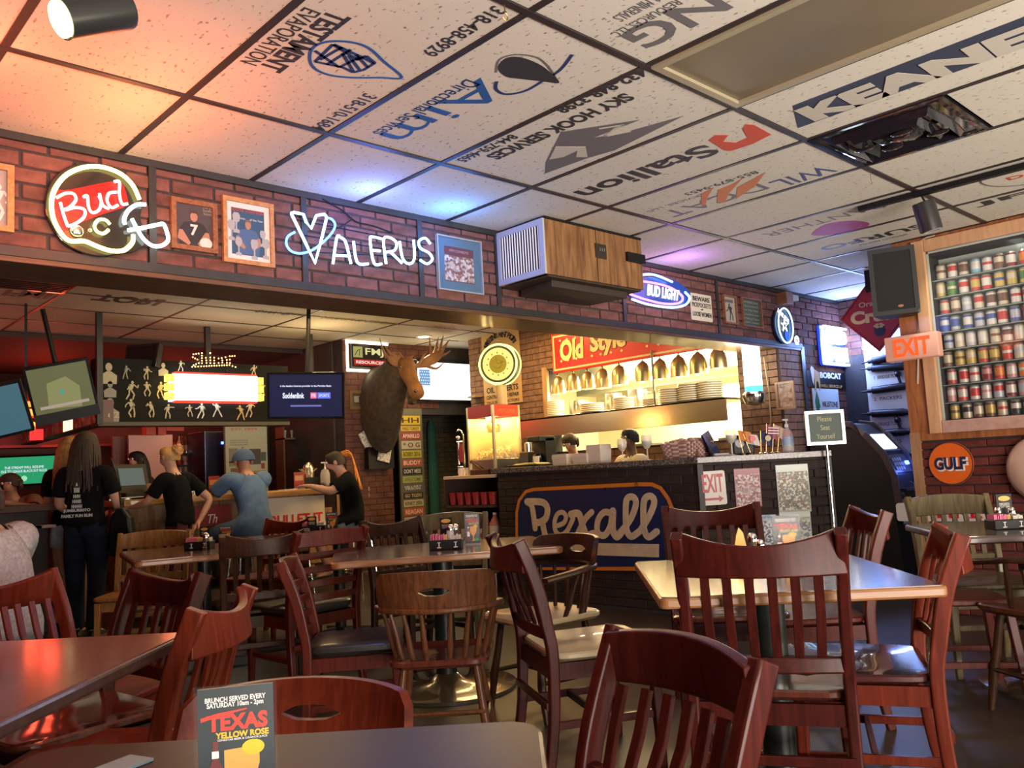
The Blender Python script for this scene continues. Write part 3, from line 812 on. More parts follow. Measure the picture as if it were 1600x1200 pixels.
# --- BUD LIGHT oval
M, w, h = wallY(0, 975, 430, 1076, 482)
t = thing('neon_sign', 'oval red and blue neon sign with white BUD LIGHT letters beside the wood box', 'neon sign', M)
yv = -.05
G().prism([(p[0], p[1]) for p in S(M, 0, [(978, 455), (985, 440), (1010, 434), (1045, 438), (1070, 455), (1072, 468), (1060, 478), (1030, 480), (1000, 474), (982, 466)], 4, True)], .004, .02).build('backing', mat('neon_navy_panel', (.01, .03, .12), .3, emit=(.02, .08, .5), es=.5), t)
neon(t, [S(M, yv, [(976, 452), (990, 441), (1015, 442), (1045, 450), (1064, 464), (1058, 474), (1035, 475), (1005, 468), (982, 460)], 5)], N_P, .008)
neon(t, [S(M, yv, [(1000, 430), (1020, 430), (1048, 441)], 5), S(M, yv, [(1068, 457), (1075, 466), (1068, 477), (1045, 481), (1010, 476), (985, 468)], 5)], N_B, .008)
text(t, 'BUD LIGHT', emis('neon_letter_soft', (1., 1., 1.), 1.8), .03, -.005, .40, .085, z=.03, depth=.006, bold=.03, shear=.25, rot=R_(-1))
p = M @ V((0, 0, .25))
light('neon_glow', 'POINT', (p.x, p.y, p.z+.06), (.55, .22, 1.), 4.2, .12)
# --- LONE STAR round
M, w, h = wallY(0, 1197, 485, 1240, 534)
t = thing('neon_sign', 'round neon sign reading LONE STAR with a star, on the beam above the counter', 'neon sign', M)
yv = -.05
G().lathe([(.155, 0), (.16, .03), (.15, .035)], 32).build('backing', mat('neon_dark_panel', (.01, .015, .04), .3), t)
neon(t, [ell(.125, .155, 32, .01, 0)], N_B, .006, closed=True)
neon(t, [[(.06*math.sin(R_(a*144))*1.0-.01, .06*math.cos(R_(a*144))+.0) for a in range(5)]], N_W, .0035, closed=True)
text(t, 'LONE STAR', emis('neon_letter_white', (1., 1., 1.), 3.), -.01, .085, .20, .04, z=.045, bold=.02, rot=R_(-28))
G().prism(ell(.035, .05, 16, .04, -.085), .036, .04).build('blue_shape', emis('neon_blue_fill', (.02, .12, 1.), 1.2), t)
neon(t, [ell(.028, .034, 14, .185, -.12)], N_W, .007, closed=True)
# --- square BUD LIGHT sign
M, w, h = wallY(0, 1271, 507, 1331, 575)
w = .62
t = thing('neon_sign', 'bright square neon sign reading BUD LIGHT with blue white border above the Bobcat sign', 'neon sign', M)
G().prism(rrect(w, h, .03), .004, .03).build('backing', mat('neon_blue_panel', (.01, .02, .3), .3, emit=(.02, .06, 1.), es=1.4), t)
N_HB = emis('neon_bright', (.72, .85, 1.), 14)
neon(t, [rrect(w-.03, h-.03, .04)], N_HB, .011, closed=True)
text(t, 'BUD', N_HB, 0, .085, .42, .13, z=.04, depth=.01, bold=.08)
text(t, 'LIGHT', N_HB, -.01, -.08, .50, .14, z=.04, depth=.01, bold=.08)
p = M @ V((0, 0, .2))
light('neon_glow', 'POINT', p, (.20, .36, 1.), 26, .12)
light('neon_glow', 'POINT', (p.x+.1, p.y-.1, p.z+.05), (.30, .45, 1.), 14, .12)

# --- framed pictures
def silhouette(parent, m, cx, cy, s, pose=0, z=.006, name='figure'):
    """flat printed player figure of height s"""
    g = G()
    r = random.Random(pose)
    g.prism(ell(.07*s, .085*s, 10, cx+r.uniform(-.03, .03)*s, cy+.42*s), z, z+.001)
    lean = r.uniform(-.12, .12)*s
    g.prism([(cx-.13*s, cy+.33*s), (cx+.13*s, cy+.33*s), (cx+.09*s+lean, cy+.0*s), (cx-.09*s+lean, cy+.0*s)], z, z+.001)
    for sd in (-1, 1):
        kx = cx+lean+sd*r.uniform(.06, .22)*s; fx = kx+sd*r.uniform(-.15, .15)*s
        pts = [(cx+lean+sd*.05*s, cy+.02*s), (kx, cy-.22*s), (fx, cy-.48*s)]
        for a, b in zip(pts, pts[1:]):
            d = V((b[0]-a[0], b[1]-a[1])); n = V((-d.y, d.x)).normalized()*.045*s
            g.prism([(a[0]-n.x, a[1]-n.y), (b[0]-n.x*.7, b[1]-n.y*.7), (b[0]+n.x*.7, b[1]+n.y*.7), (a[0]+n.x, a[1]+n.y)], z, z+.001)
        ex = cx+sd*r.uniform(.18, .3)*s; ey = cy+r.uniform(.05, .3)*s; hx = ex+sd*r.uniform(-.15, .15)*s; hy = ey+r.uniform(-.15, .2)*s
        pts = [(cx+sd*.11*s, cy+.3*s), (ex, ey), (hx, hy)]
        for a, b in zip(pts, pts[1:]):
            d = V((b[0]-a[0], b[1]-a[1]))
            if d.length < 1e-4: continue
            n = V((-d.y, d.x)).normalized()*.03*s
            g.prism([(a[0]-n.x, a[1]-n.y), (b[0]-n.x, b[1]-n.y), (b[0]+n.x, b[1]+n.y), (a[0]+n.x, a[1]+n.y)], z, z+.001)
    return g.build(name, m, parent)
def bust(parent, cx, cy, s, shirt, skin, hair, z=.006, jersey=None):
    """flat printed half figure"""
    G().prism([(cx-.30*s, cy-.5*s), (cx-.36*s, cy-.05*s), (cx-.22*s, cy+.16*s), (cx-.07*s, cy+.2*s), (cx+.07*s, cy+.2*s), (cx+.22*s, cy+.16*s), (cx+.36*s, cy-.05*s), (cx+.30*s, cy-.5*s)], z, z+.001).build('printed_shirt', shirt, parent)
    G().prism(ell(.085*s, .12*s, 14, cx, cy+.31*s), z+.001, z+.002).build('printed_face', skin, parent)
    G().prism([(cx-.09*s, cy+.34*s), (cx-.08*s, cy+.43*s), (cx, cy+.46*s), (cx+.08*s, cy+.43*s), (cx+.09*s, cy+.34*s), (cx+.05*s, cy+.39*s), (cx-.05*s, cy+.39*s)], z+.002, z+.003).build('printed_hair', hair, parent)
    g = G()
    for sd in (-1, 1):
        g.prism([(cx+sd*.34*s, cy-.02*s), (cx+sd*.26*s, cy-.02*s), (cx+sd*.08*s, cy-.30*s), (cx+sd*.12*s, cy-.36*s), (cx+sd*.38*s, cy-.22*s)], z+.001, z+.002)
    g.build('printed_arm', skin, parent)
FW1 = wood('frame_brown', (.16, .055, .02), (.30, .12, .05), .4, .3)
FW2 = wood('frame_oak', (.34, .15, .05), (.50, .25, .10), .4, .3)
FBK = mat('frame_black', (.02, .018, .018), .35)
def picture(label, M, w, h, fm, b, bg, mat_=None, mb=.0, group=None, glass=True, d=.022):
    t = thing('framed_picture', label, 'picture', M, group)
    ringframe(w, h, b, 0, d).build('frame', fm, t)
    if mat_: ringframe(w-2*b, h-2*b, mb, .004, .008).build('mat_border', mat_, t)
    G().box(-w/2+b*.6, w/2-b*.6, -h/2+b*.6, h/2-b*.6, 0, .005).build('print', bg, t)
    if glass: G().box(-w/2+b*.8, w/2-b*.8, -h/2+b*.8, h/2-b*.8, .012, .014).build('glass', PANE, t)
    return t
SKINP = mat('print_skin', (.45, .22, .14), .5)
HAIRP = mat('print_hair', (.07, .03, .02), .5)
M, w, h = wallY(0, 265, 308, 338, 398)
t = picture('brown framed photo of a man in black number 7 jersey holding a helmet', M, w, h, FW1, .022, mat('print_dusk', (.07, .05, .06), .4))
bust(t, 0, -.02, h*.86, mat('print_black', (.015, .013, .018), .5), SKINP, HAIRP)
text(t, '7', WHITE, 0, -.02, None, h*.22, z=.0085, bold=.03)
G().prism(ell(.03, .026, 12, .055, -.075), .0085, .009).build('printed_helmet', WHITE, t)
cprt = text(t, 'player of\nthe year\nfootball\nhonors', mat('print_goldtext', (.4, .32, .2), .5), .075, .09, .07, .06, z=.0066, depth=.0004)
M, w, h = wallY(0, 345, 306, 427, 420)
t = picture('oak framed magazine cover of a seated man with trophies and white mat', M, w, h, FW2, .02, mat('print_blue_cover', (.03, .09, .18), .4), WHITE, .026)
text(t, 'Sports Illustrated', INKR, 0, h*.33, w*.64, .03, z=.006)
text(t, 'Sportsman     of the Year', WHITE, 0, h*.20, w*.6, .013, z=.006)
bust(t, .0, -.02, h*.56, mat('print_denim', (.06, .13, .28), .5), SKINP, mat('print_hair_lt', (.2, .12, .07), .5))
TRO = mat('print_silver', (.42, .42, .45), .4)
for k, (a, b, s) in enumerate(((-.085, -.02, .10), (-.06, .02, .10), (-.05, -.09, .09), (.03, -.10, .10), (.075, -.03, .08), (.09, -.09, .10))):
    G().lathe([(.16*s, 0), (.16*s, .15*s), (.04*s, .2*s), (.04*s, .5*s), (.16*s, .6*s), (.2*s, .85*s), (.12*s, 1.*s)], 8, M=Matrix.Translation((a, b-.03, .0085)) @ Matrix.Rotation(R_(-90), 4, 'X') @ Matrix.Diagonal((1, .02, 1, 1))).build('printed_trophy', TRO, t)
# team photo
M, w, h = wallY(0, 679, 366, 753, 462)
t = picture('team photograph with blue mat in a thin silver frame beside the wood box', M, w, h, mat('frame_silver', (.5, .5, .48), .3, .6), .008, mat('print_team_bg', (.12, .03, .035), .5), mat('mat_blue', (.07, .14, .20), .6), w*.15)
G().box(-w*.34, w*.34, -h*.30, h*.16, .005, .006).build('printed_team', cells('team_cells', [(.5, .4, .32), (.2, .08, .07), (.6, .55, .5), (.25, .12, .1), (.4, .3, .25)], 75), t)
text(t, '1979 COWBOYS', mat('print_pink', (.5, .25, .25), .5), 0, h*.25, w*.42, .016, z=.006)
# left edge picture
M, w, h = wallY(0, -42, 250, 20, 365)
t = picture('orange wood framed photo cut by the left edge of the beam', M, w, h, FW2, .024, mat('print_greyphoto', (.35, .33, .32), .4), None)
silhouette(t, WHITE, .02, -.02, h*.55, 4, z=.006)
# beware sign etc
M, w, h = wallY(0, 1077, 457, 1113, 504)
t = thing('wall_sign', 'cream tin sign reading BEWARE PICKPOCKETS AND LOOSE WOMEN', 'sign', M)
G().prism(rrect(w, h, .012), 0, .006).build('plate', mat('cream_tin', (.62, .56, .42), .45), t)
text(t, 'BEWARE', INK, 0, h*.31, w*.8, h*.17, z=.007, bold=.03); text(t, 'PICKPOCKETS', INK, 0, h*.08, w*.88, h*.17, z=.007, bold=.01)
text(t, 'AND', INK, 0, -h*.08, w*.12, h*.05, z=.007); text(t, 'LOOSE WOMEN', INK, 0, -h*.26, w*.88, h*.17, z=.007, bold=.02)
M, w, h = wallY(0, 1127, 460, 1151, 508)
t = picture('narrow brown framed black and white photo right of the BEWARE sign', M, w, h, FW1, .014, mat('print_cream', (.5, .45, .36), .5))
silhouette(t, INK, 0, -.02, h*.6, 8, z=.006); text(t, '####', INK, 0, h*.3, w*.6, h*.12, z=.006)
M, w, h = wallY(0, 1156, 464, 1190, 514)
t = picture('brown framed green poster of yellow lettering on the brick beam', M, w, h, FW1, .010, mat('print_green_dark', (.06, .09, .06), .5))
for k, (s, hh) in enumerate((('AMERICAN', .1), ('Sportsman', .13), ('OF THE YEAR', .08), ('football & ranch', .08), ('Midland Texas', .09), ('MERIT AWARD', .07))):
    text(t, s, mat('print_olive', (.38, .36, .18), .5), 0, h*(.36-.14*k), w*.74, h*hh*.8, z=.006)
# small security lamp on the beam
p = oY(0, 1222, 470)
t = thing('security_light', 'small brown box lamp with pale lens high on the beam above the round neon', 'lamp', fr((p.x, 0, p.z), (1, 0, 0)))
G().box(-.10, .02, -.05, .06, 0, .10).build('housing', FW1, t, bevel=.005)
G().box(.03, .16, .0, .05, .02, .08).build('lens', mat('lens_cream', (.5, .42, .3), .4), t, bevel=.005)

# --- wood ventilator box
yf = -.42
a = oY(yf, 850, 347)
x0, x1 = a.x+.0, oY(yf, 1001, 375).x
z1, z0 = 2.585, 2.255
t = thing('air_cleaner', 'wood grained ceiling ventilator box with white louvred end jutting from the brick beam', 'air cleaner', at(x0, 0, z0))
WG = wood('wood_grain_box', (.11, .045, .015), (.30, .15, .06), .4, .25, axis=2, stretch=11)
Wd = x1-x0; H = z1-z0
G().box(0, Wd, yf, yf+.02, 0, H).box(0, Wd, -.03, -.012, 0, H).box(Wd-.02, Wd, yf+.02, -.03, 0, H).build('side_panel', WG, t, bevel=.003)
G().box(0.0, Wd+.0, yf-.004, -.012, H-.0, H+.014).box(Wd*.5-.002, Wd*.5+.002, yf-.003, yf, 0, H).build('top_panel', BLACK, t)
fm = Matrix(((0, 0, -1, 0), (-1, 0, 0, yf), (0, 1, 0, 0), (0, 0, 0, 1)))  # local x = -Y ... end face
Mface = fr((0, -.012, 0), (0, -1, 0))   # right = -Y (towards room), up z, out -X
we = abs(yf)-.012
ringframe(we, H, .035, 0, .014).build('louvre_frame', mat('grey_white_frame', (.38, .40, .46), .5), t, Mface @ Matrix.Translation((we/2, H/2, 0)))
G().box(.03, we-.03, .03, H-.03, -.02, -.015).build('louvre_back', BLACK, t, Mface)
n = 15
for k in range(n):
    x = .04+(we-.08)*(k+.5)/n
    G().box(-.0035, .0035, .035, H-.035, -.008, .008).build('slat', mat('slat_white', (.70, .68, .62), .5), t, Mface @ Matrix.Translation((x, 0, .002)) @ Matrix.Rotation(R_(35), 4, 'Y'))
G().prism([(.02, yf+.01), (Wd-.02, yf+.01), (Wd-.02, -.012), (.02, -.012)], -.012, 0).prism([(.10, yf+.06), (Wd-.10, yf+.06), (Wd-.14, -.05), (.14, -.05)], -.055, -.012).build('bottom_tray', mat('tray_dark', (.04, .028, .02), .5), t, bevel=.004)
Mfr = fr((0, yf, 0), (1, 0, 0))
G().box(-.05, .05, -.045, .045, 0, .008).build('control_plate', mat('bronze_dark', (.05, .04, .03), .35, .4), t, Mfr @ Matrix.Translation((Wd*.54, H*.60, 0)))
g = G()
for k in (-.02, 0, .02): g.cbox((k, .008, .012), (.008, .022, .01))
g.build('switch', CHROME, t, Mfr @ Matrix.Translation((Wd*.54, H*.60, 0)))
G().box(-.09, .09, -.03, .03, 0, .02).build('latch', BLACK, t, Mfr @ Matrix.Translation((Wd-.08, H*.60, 0)))

# --- track lamps
def track_lamp(label, top, d, L, r, glow=None):
    """cylinder can lamp: top mount point, centre offset and axis"""
    t = thing('track_lamp', label, 'spotlight', at(*top))
    c = V(d[0]); ax = V(d[1]).normalized()
    q = ax.to_track_quat('Z', 'Y').to_matrix().to_4x4()
    Mx = Matrix.Translation(c) @ q
    G().lathe([(r*.5, -L/2-.004), (r*.97, -L/2), (r, -L/2+.006), (r, L/2), (r*.93, L/2), (r*.92, L/2-.012), (.001, L/2-.014)], 32, cap=False).build('lamp_can', mat('can_black', (.012, .012, .012), .28, coat=.2), t, Mx, smooth=True)
    G().lathe([(.001, 0), (r*.82, .004), (r*.88, .02)], 24, cap=False).build('bulb', glow or mat('bulb_off', (.2, .2, .18), .2), t, Mx @ Matrix.Translation((0, 0, L/2-.014)))
    G().tube([(0, 0, 0), (0, 0, -.03), c-ax*L*.2+V((0, 0, r*.9))], .006, 8).box(-.02, .02, -.05, .05, -.012, .0).build('mount_arm', BLACK, t)
    return t
q = on(2, 2.50, 148, 12)
dirv = oZ(2.44, 95, 20)-oZ(2.44, 190, 8)
A = CAM+(FWD*FPX+RGT*(148-800)+UPV*(600-22))*(2.05/FPX)
rd_ = (A-CAM).normalized(); axd = (-RGT-rd_*(-RGT).dot(rd_)).normalized()*.86-rd_*.46-UPV*.14
t = track_lamp('black can spotlight glowing yellow at the top left corner of the ceiling', (A.x-.03, A.y, CEIL), ((.03, 0, A.z-CEIL), axd), .17, .048, emis('bulb_warm', (1., .80, .28), 9))
g = G().box(A.x-.12, A.x-.03, A.y-.03, A.y+.03, CEIL-.05, CEIL-.004)
light('lamp_red', 'SPOT', A+axd.normalized()*.13, (1., .45, .18), 3, .03, A+axd*3, spot=100)
light('neon_glow', 'POINT', (-.75, -.75, 2.38), (1., .15, .06), 14.0, .12)
light('neon_glow', 'POINT', (-.15, -.95, 2.25), (1., .20, .07), 7, .12)
p = oZ(CEIL, 1440, 300)
cc = CAM+(FWD*FPX+RGT*(1449-800)+UPV*(600-338))*((p-CAM).dot(FWD)/FPX)
t = track_lamp('black can spotlight hanging from a ceiling track beside the loudspeaker', (p.x, p.y, CEIL), ((cc.x-p.x, cc.y-p.y, cc.z-CEIL), (.22, -.1, -1.)), .17, .062, None)
a, b = oZ(CEIL, 1342, 322), oZ(CEIL, 1600, 268)
tag(G().box(a.x-.02, a.x+.02, min(a.y, b.y)-.3, a.y, CEIL-.035, CEIL-.006).build('lighting_track', BLACK), 'black lighting track running along the ceiling above the hanging can spotlight', 'lighting track')

# --- loudspeaker on bracket at the wall end
M, w, h = wallX(4.69, 1362, 390, 1432, 490)
t = thing('loudspeaker', 'black wall loudspeaker hanging over the orange wood beside the can case', 'speaker', M @ Matrix.Rotation(R_(22), 4, 'Y'))
w, h = .30, .47
G().rings([[(x*w/2*k, y*h/2, z) for x, y in ((-1, -1), (1, -1), (1, 1), (-1, 1))] for k, z in ((.72, -.20), (1, -.02), (1, .0))]).build('cabinet', mat('speaker_body', (.02, .022, .022), .5), t, bevel=.006)
ringframe(w, h, .03, 0, .012).build('bezel', mat('speaker_bezel', (.028, .032, .032), .45), t)
G().box(-w/2+.03, w/2-.03, -h/2+.03, h/2-.03, 0, .008).build('grille', mat('speaker_grille', (.014, .014, .013), .8, bump=.5, bscale=300), t)
G().prism(ell(.018, .009, 12, .03, -h/2+.055), .008, .011).build('badge', mat('badge_copper', (.45, .20, .12), .4, .5), t)
# wall bracket + cable
g = G().tube([oX(XR-.01, 1436, 470), oX(XR-.01, 1434, 600)], .007, 6)
tag(g.build('wall_cable', mat('cable_cream', (.5, .4, .3), .5)), 'pale cable conduit running down the orange wood to the exit box', 'cable')
g = G().tube([oX(XR-.012, 1424, 396), oX(XR-.012, 1432, 380), oX(XR-.02, 1448, 371), oX(XR-.02, 1460, 368)], .006, 6)
tag(g.build('wall_cable', mat('cable_cream', (.5, .4, .3), .5), smooth=True), 'curved pale cable at the top left corner of the can case frame', 'cable')
# --- lit EXIT box
M, w, h = wallX(4.72, 1388, 526, 1460, 558)
t = thing('exit_sign', 'lit box sign with glowing orange EXIT letters on the orange wood post', 'exit sign', M)
w, h = .36, .17
EXB = mat('exit_box', (.42, .24, .18), .5, emit=(1., .36, .22), es=.25)
G().cbox((0, 0, -.04), (w, h, .08)).build('box', EXB, t, bevel=.008)
G().box(-.14, -.06, -.03, .03, -.21, -.08).build('mount_arm', BLACK, t)
text(t, 'EXIT', emis('exit_letters', (1., .09, .015), 1.5), .005, 0, w*.68, h*.74, z=.002, depth=.002, bold=.03)
# --- Orange Crush diamond
M = fr((5.62, -.86, 2.235), (0, -1, 0))
t = thing('wall_sign', 'red diamond shaped soda sign reading Orange Crush behind the loudspeaker', 'sign', M)
G().prism([(0, -.31), (.30, 0), (0, .31), (-.30, 0)], 0, .015).build('plate', mat('crush_red', (.38, .015, .03), .35), t)
for k in range(4):
    a = [(0, -.29), (.28, 0), (0, .29), (-.28, 0)]; p, q = a[k], a[(k+1) % 4]
    G().tube([(*p, .016), (*q, .016)], .003, 4).build('edge_line', mat('crush_dark', (.2, .02, .02), .4), t)
text(t, 'Orange', CREAM, -.02, .085, .22, .055, z=.016, bold=.01)
text(t, 'Crush', CREAM, 0, -.01, .42, .11, z=.016, bold=.05)
G().prism(ell(.045, .05, 16, .02, -.14), .015, .018).build('orange_emblem', INKN, t)
g = G()
for a in range(0, 360, 60): g.prism(ell(.016, .010, 8, .02+.03*math.cos(R_(a)), -.10+.012*math.sin(R_(a))), .018, .019)
g.build('emblem_top', CREAM, t)
tag(G().box(5.60, 5.66, -.93, -.80, 2.42, CEIL).build('sign_bracket', BLACK), 'small black bracket holding the red diamond sign to the ceiling', 'bracket')
# --- Bobcat, Milestone
M, w, h = wallY(0, 1262, 580, 1318, 606)
t = thing('wall_sign', 'black sign reading BOBCAT WELL SERVICE LP with a tan wildcat', 'sign', M)
G().cbox((0, 0, .004), (w*1.12, h*1.1, .008)).build('plate', BLACK, t)
text(t, 'BOBCAT', WHITE, .08, .04, w*.62, h*.42, z=.009, bold=.04)
TANP = mat('print_tan', (.5, .30, .10), .5)
text(t, 'WELL SERVICE LP', TANP, .08, -.06, w*.62, h*.2, z=.009, bold=.01)
G().prism([(x*.72-.09, y) for x, y in ((-.30, .05), (-.24, .10), (-.16, .08), (-.08, .06), (-.07, -.06), (-.10, -.11), (-.12, -.03), (-.17, -.02), (-.20, -.11), (-.23, -.10), (-.22, .0), (-.28, .0))], .009, .011).build('printed_wildcat', TANP, t)
G().prism([(x*.72-.09, y) for x, y in ((-.31, .09), (-.27, .12), (-.22, .10), (-.23, .02), (-.25, -.06), (-.28, -.02))], .0095, .0115).build('printed_wildcat_face', WHITE, t)
M, w, h = wallY(0, 1268, 610, 1312, 652)
t = thing('wall_sign', 'white sign reading MILESTONE with a green leaf behind the seating notice', 'sign', M)
G().cbox((0, -.06, .004), (w, h+.16, .008)).build('plate', mat('pale_plate', (.55, .62, .66), .4), t)
text(t, 'MILESTONE', INKG, .07, .0, w*.60, .05, z=.009, bold=.02)
G().prism([(-.19, -.10), (-.22, .02), (-.18, .12), (-.14, .03), (-.16, -.08)], .009, .011).prism([(-.19, -.10), (-.13, -.02), (-.16, .05)], .011, .012).build('printed_leaf', mat('print_green', (.02, .16, .07), .5), t)
# --- tool board on the alcove wall
M = fr((6.755, -.72, 1.50), (0, -1, 0))
t = thing('display_board', 'white board of numbered black downhole tools lit blue behind the cash machine', 'display board', M)
G().cbox((0.17, 0, .004), (1.32, 1.5, .012)).build('board', mat('board_white', (.70, .72, .78), .45), t)
I = t.matrix_world.inverted()
def bq(px, py): return I @ oX(6.755, px, py)
q_ = bq(1368, 541); text(t, 'CERTIFIED', INKG, q_.x, q_.y, .26, .05, z=.011, bold=.01)
for k, s in enumerate(('C&J', '1  BRIDGE PLUGS', '2  PACKERS', '3  SERVICE TOOLS', '4  SLIPS')):
    q_ = bq(1388, (553, 588, 622, 662, 690)[k]); text(t, s, INKG, q_.x, q_.y, .26 if k else .1, .032, z=.011, bold=.01)
TL = mat('tool_black', (.025, .025, .035), .35, .5)
for k in range(6):
    q_ = bq(1398, (558, 574, 606, 645, 676, 712)[k]); y = q_.y; X_ = q_.x; M2 = Matrix.Translation((X_, y, .04)) @ Matrix.Rotation(R_(90), 4, 'Y') @ Matrix.Rotation(R_((-4, 3, -2, 2, 0, 1)[k]), 4, 'X')
    o = G().lathe([(.008, -.30), (.008, -.24), (.02, -.235), (.02, -.2), (.036, -.19), (.036, .1), (.028, .12), (.028, .16), (.04, .17), (.04, .24), (.015, .26), (.015, .3)], 16, M=M2).build('tool', TL, t, smooth=True)
    if k in (1, 3):
        G().tube([(X_, y, .05), (X_+.04, y-.07, .05), (X_+.06, y-.16, .05)], .014, 8).ball((X_+.04, y-.07, .05), .03).build('tool_handle', TL, t, smooth=True)
# --- GULF
M, w, h = wallX(XR, 1453, 693, 1520, 756)
t = thing('wall_sign', 'round orange GULF sign on the brick below the can case', 'sign', M)
r = .146
G().lathe([(r, 0), (r, .006), (r-.004, .008)], 48).build('plate', mat('gulf_orange', (.72, .13, .015), .3), t)
G().lathe([(r-.001, .004), (r-.001, .010), (r-.007, .010)], 48, cap=False).build('rim', INK, t)
text(t, 'GULF', WHITE, .006, -.008, .215, .092, z=.0085, bold=.06)
text(t, 'GULF', mat('gulf_navy', (.02, .02, .06), .4), -.002, .0, .205, .088, z=.0105, bold=.045)
# --- FIRE LANE
a = oX(XR, 1440, 785); b = oX(XR, 1545, 815)
M, w, h = wallX(XR, 1400, 786, 1546, 815)
t = thing('wall_sign', 'white sign with red FIRE lettering on the brick behind the grey green chair', 'sign', M)
G().prism(rrect(w, h, .02), 0, .008).build('plate', mat('fire_white', (.55, .5, .45), .5), t)
text(t, 'FIRE', REDP, .20*w, 0, w*.48, h*.66, z=.009, bold=.02)
# --- round glow sign at right edge
M = fr((XR-.03, -2.135, .96), (0, -1, 0))
t = thing('wall_sign', 'large round cream sign cut off by the right edge of the photo', 'sign', M)
G().lathe([(.21, 0), (.21, .02), (.19, .05), (.12, .075), (.001, .085)], 40).build('plate', mat('globe_cream', (.62, .42, .32), .35), t, smooth=True)
G().lathe([(.215, 0), (.215, .02), (.205, .02)], 40, cap=False).build('rim', mat('rim_dark', (.2, .12, .09), .4), t)

# --- inside the bar: FMJ sign, framed photo, flag television, newspapers
M, w, h = wallY(YB, 541, 541, 605, 574)
t = thing('lit_sign', 'lit box sign reading FMJ RESOURCES with white glowing edges by the moose head', 'sign', M)
w, h = .50, .28
G().cbox((0, 0, .03), (w, h, .05)).build('box', BLACK, t)
N_E = emis('edge_glow', (1., .88, .62), 7)
for a, b in (((0, h/2+.03), (w+.1, .03)), ((0, -h/2-.03), (w+.1, .03)), ((-w/2-.035, 0), (.025, h+.06))):
    G().cbox((a[0], a[1], .012), (b[0], b[1], .012)).build('edge_tube', N_E, t)
text(t, 'FMJ', emis('fmj_letters', (.85, .78, .35), .9), .07, .045, w*.52, h*.38, z=.056, bold=.015)
G().cbox((-.165, .045, .056), (.13, .13, .002)).build('emblem_panel', emis('fmj_panel', (.55, .5, .15), .7), t)
G().tube([(-.21, 0, .06), (-.175, .06, .06), (-.13, .08, .06)], .004, 4).tube([(-.15, 0, .06), (-.14, .07, .06)], .004, 4).build('pump_emblem', BLACK, t)
G().cbox((0, -.075, .056), (w*.88, h*.24, .002)).build('red_band', emis('fmj_red', (.8, .02, .02), .6), t)
text(t, 'RESOURCES', emis('fmj_white', (1, .8, .7), 1.), 0, -.075, w*.78, h*.13, z=.059, bold=.02)
light('sign_glow', 'POINT', M @ V((0, .22, .15)), (1., .85, .55), 3.5, .1)
light('sign_glow', 'POINT', M @ V((-.1, -.22, .15)), (1., .85, .55), 2.0, .1)
M, w, h = wallY(YB, 545, 610, 580, 640)
t = picture('small framed photo on the brick wall left of the moose neck', M, w, h, mat('frame_gilt', (.16, .10, .04), .4), .035, mat('print_greyp', (.4, .36, .26), .5), mat('mat_dark', (.10, .08, .05), .5), .03)
silhouette(t, INK, 0, .0, h*.5, 11, z=.007)
def tv(label, M, w, h, scr, tilt=0, name='television', d=.05):
    t = thing(name, label, 'television', M @ Matrix.Rotation(R_(tilt), 4, 'X'))
    b = .022
    G().cbox((0, 0, -d/2), (w, h, d)).build('housing', BLACK, t, bevel=.006)
    ringframe(w, h, b, 0, .008).build('bezel', BLACKG, t)
    G().cbox((0, 0, .001), (w-2*b, h-2*b, .004)).build('screen', scr, t)
    return t
a = oY(4.7, 655, 565); b = oY(4.7, 737, 625)
M = fr(((a.x+b.x)/2+.0, 4.72, (a.z+b.z)/2), (1, 0, 0))
FS = emis('screen_flag', (1., .94, .95), 2.3)
t = tv('television showing a bright washed out flag screen beside the moose head', M, abs(b.x-a.x)+.1, .52, FS, 0)
G().cbox((-.33, .04, .006), (.17, .20, .002)).build('flag_canton', emis('flag_blue', (.20, .42, .75), .9), t)
g = G()
for i in range(5):
    for k in range(5): g.prism([(-.40+.034*i+.008*math.cos(q)+(.015 if k % 2 else 0), -.035+.037*k+.008*math.sin(q)) for q in (0, 1.57, 3.14, 4.71)], .008, .009)
g.build('flag_stars', emis('flag_star', (1, 1, 1), 1.6), t)
# newspapers in a black rack
M, w, h = wallY(YB-.04, 560, 678, 606, 722)
t = thing('newspaper_rack', 'black wall rack under the moose head holding folded newspapers', 'rack', M)
G().cbox((.05, -.12, .05), (.36, .26, .08)).build('rack', BLACK, t)
tag(G().cbox((0, 0, 0), (.15, .22, .012)).build('newspaper', cells('news', [(.7, .68, .62), (.6, .58, .52), (.3, .28, .26), (.65, .62, .56)], 60), None, M @ Matrix.Translation((-.10, .10, .02)) @ Matrix.Rotation(R_(28), 4, 'Z')), 'folded newspaper leaning left in the upper part of the wall rack', 'newspaper')
tag(G().cbox((0, 0, 0), (.17, .34, .014)).build('newspaper', cells('news', [(.7, .68, .62)], 60), None, M @ Matrix.Translation((.10, .0, .11)) @ Matrix.Rotation(R_(-14), 4, 'Z')), 'folded newspaper leaning right in front of the wall rack', 'newspaper')
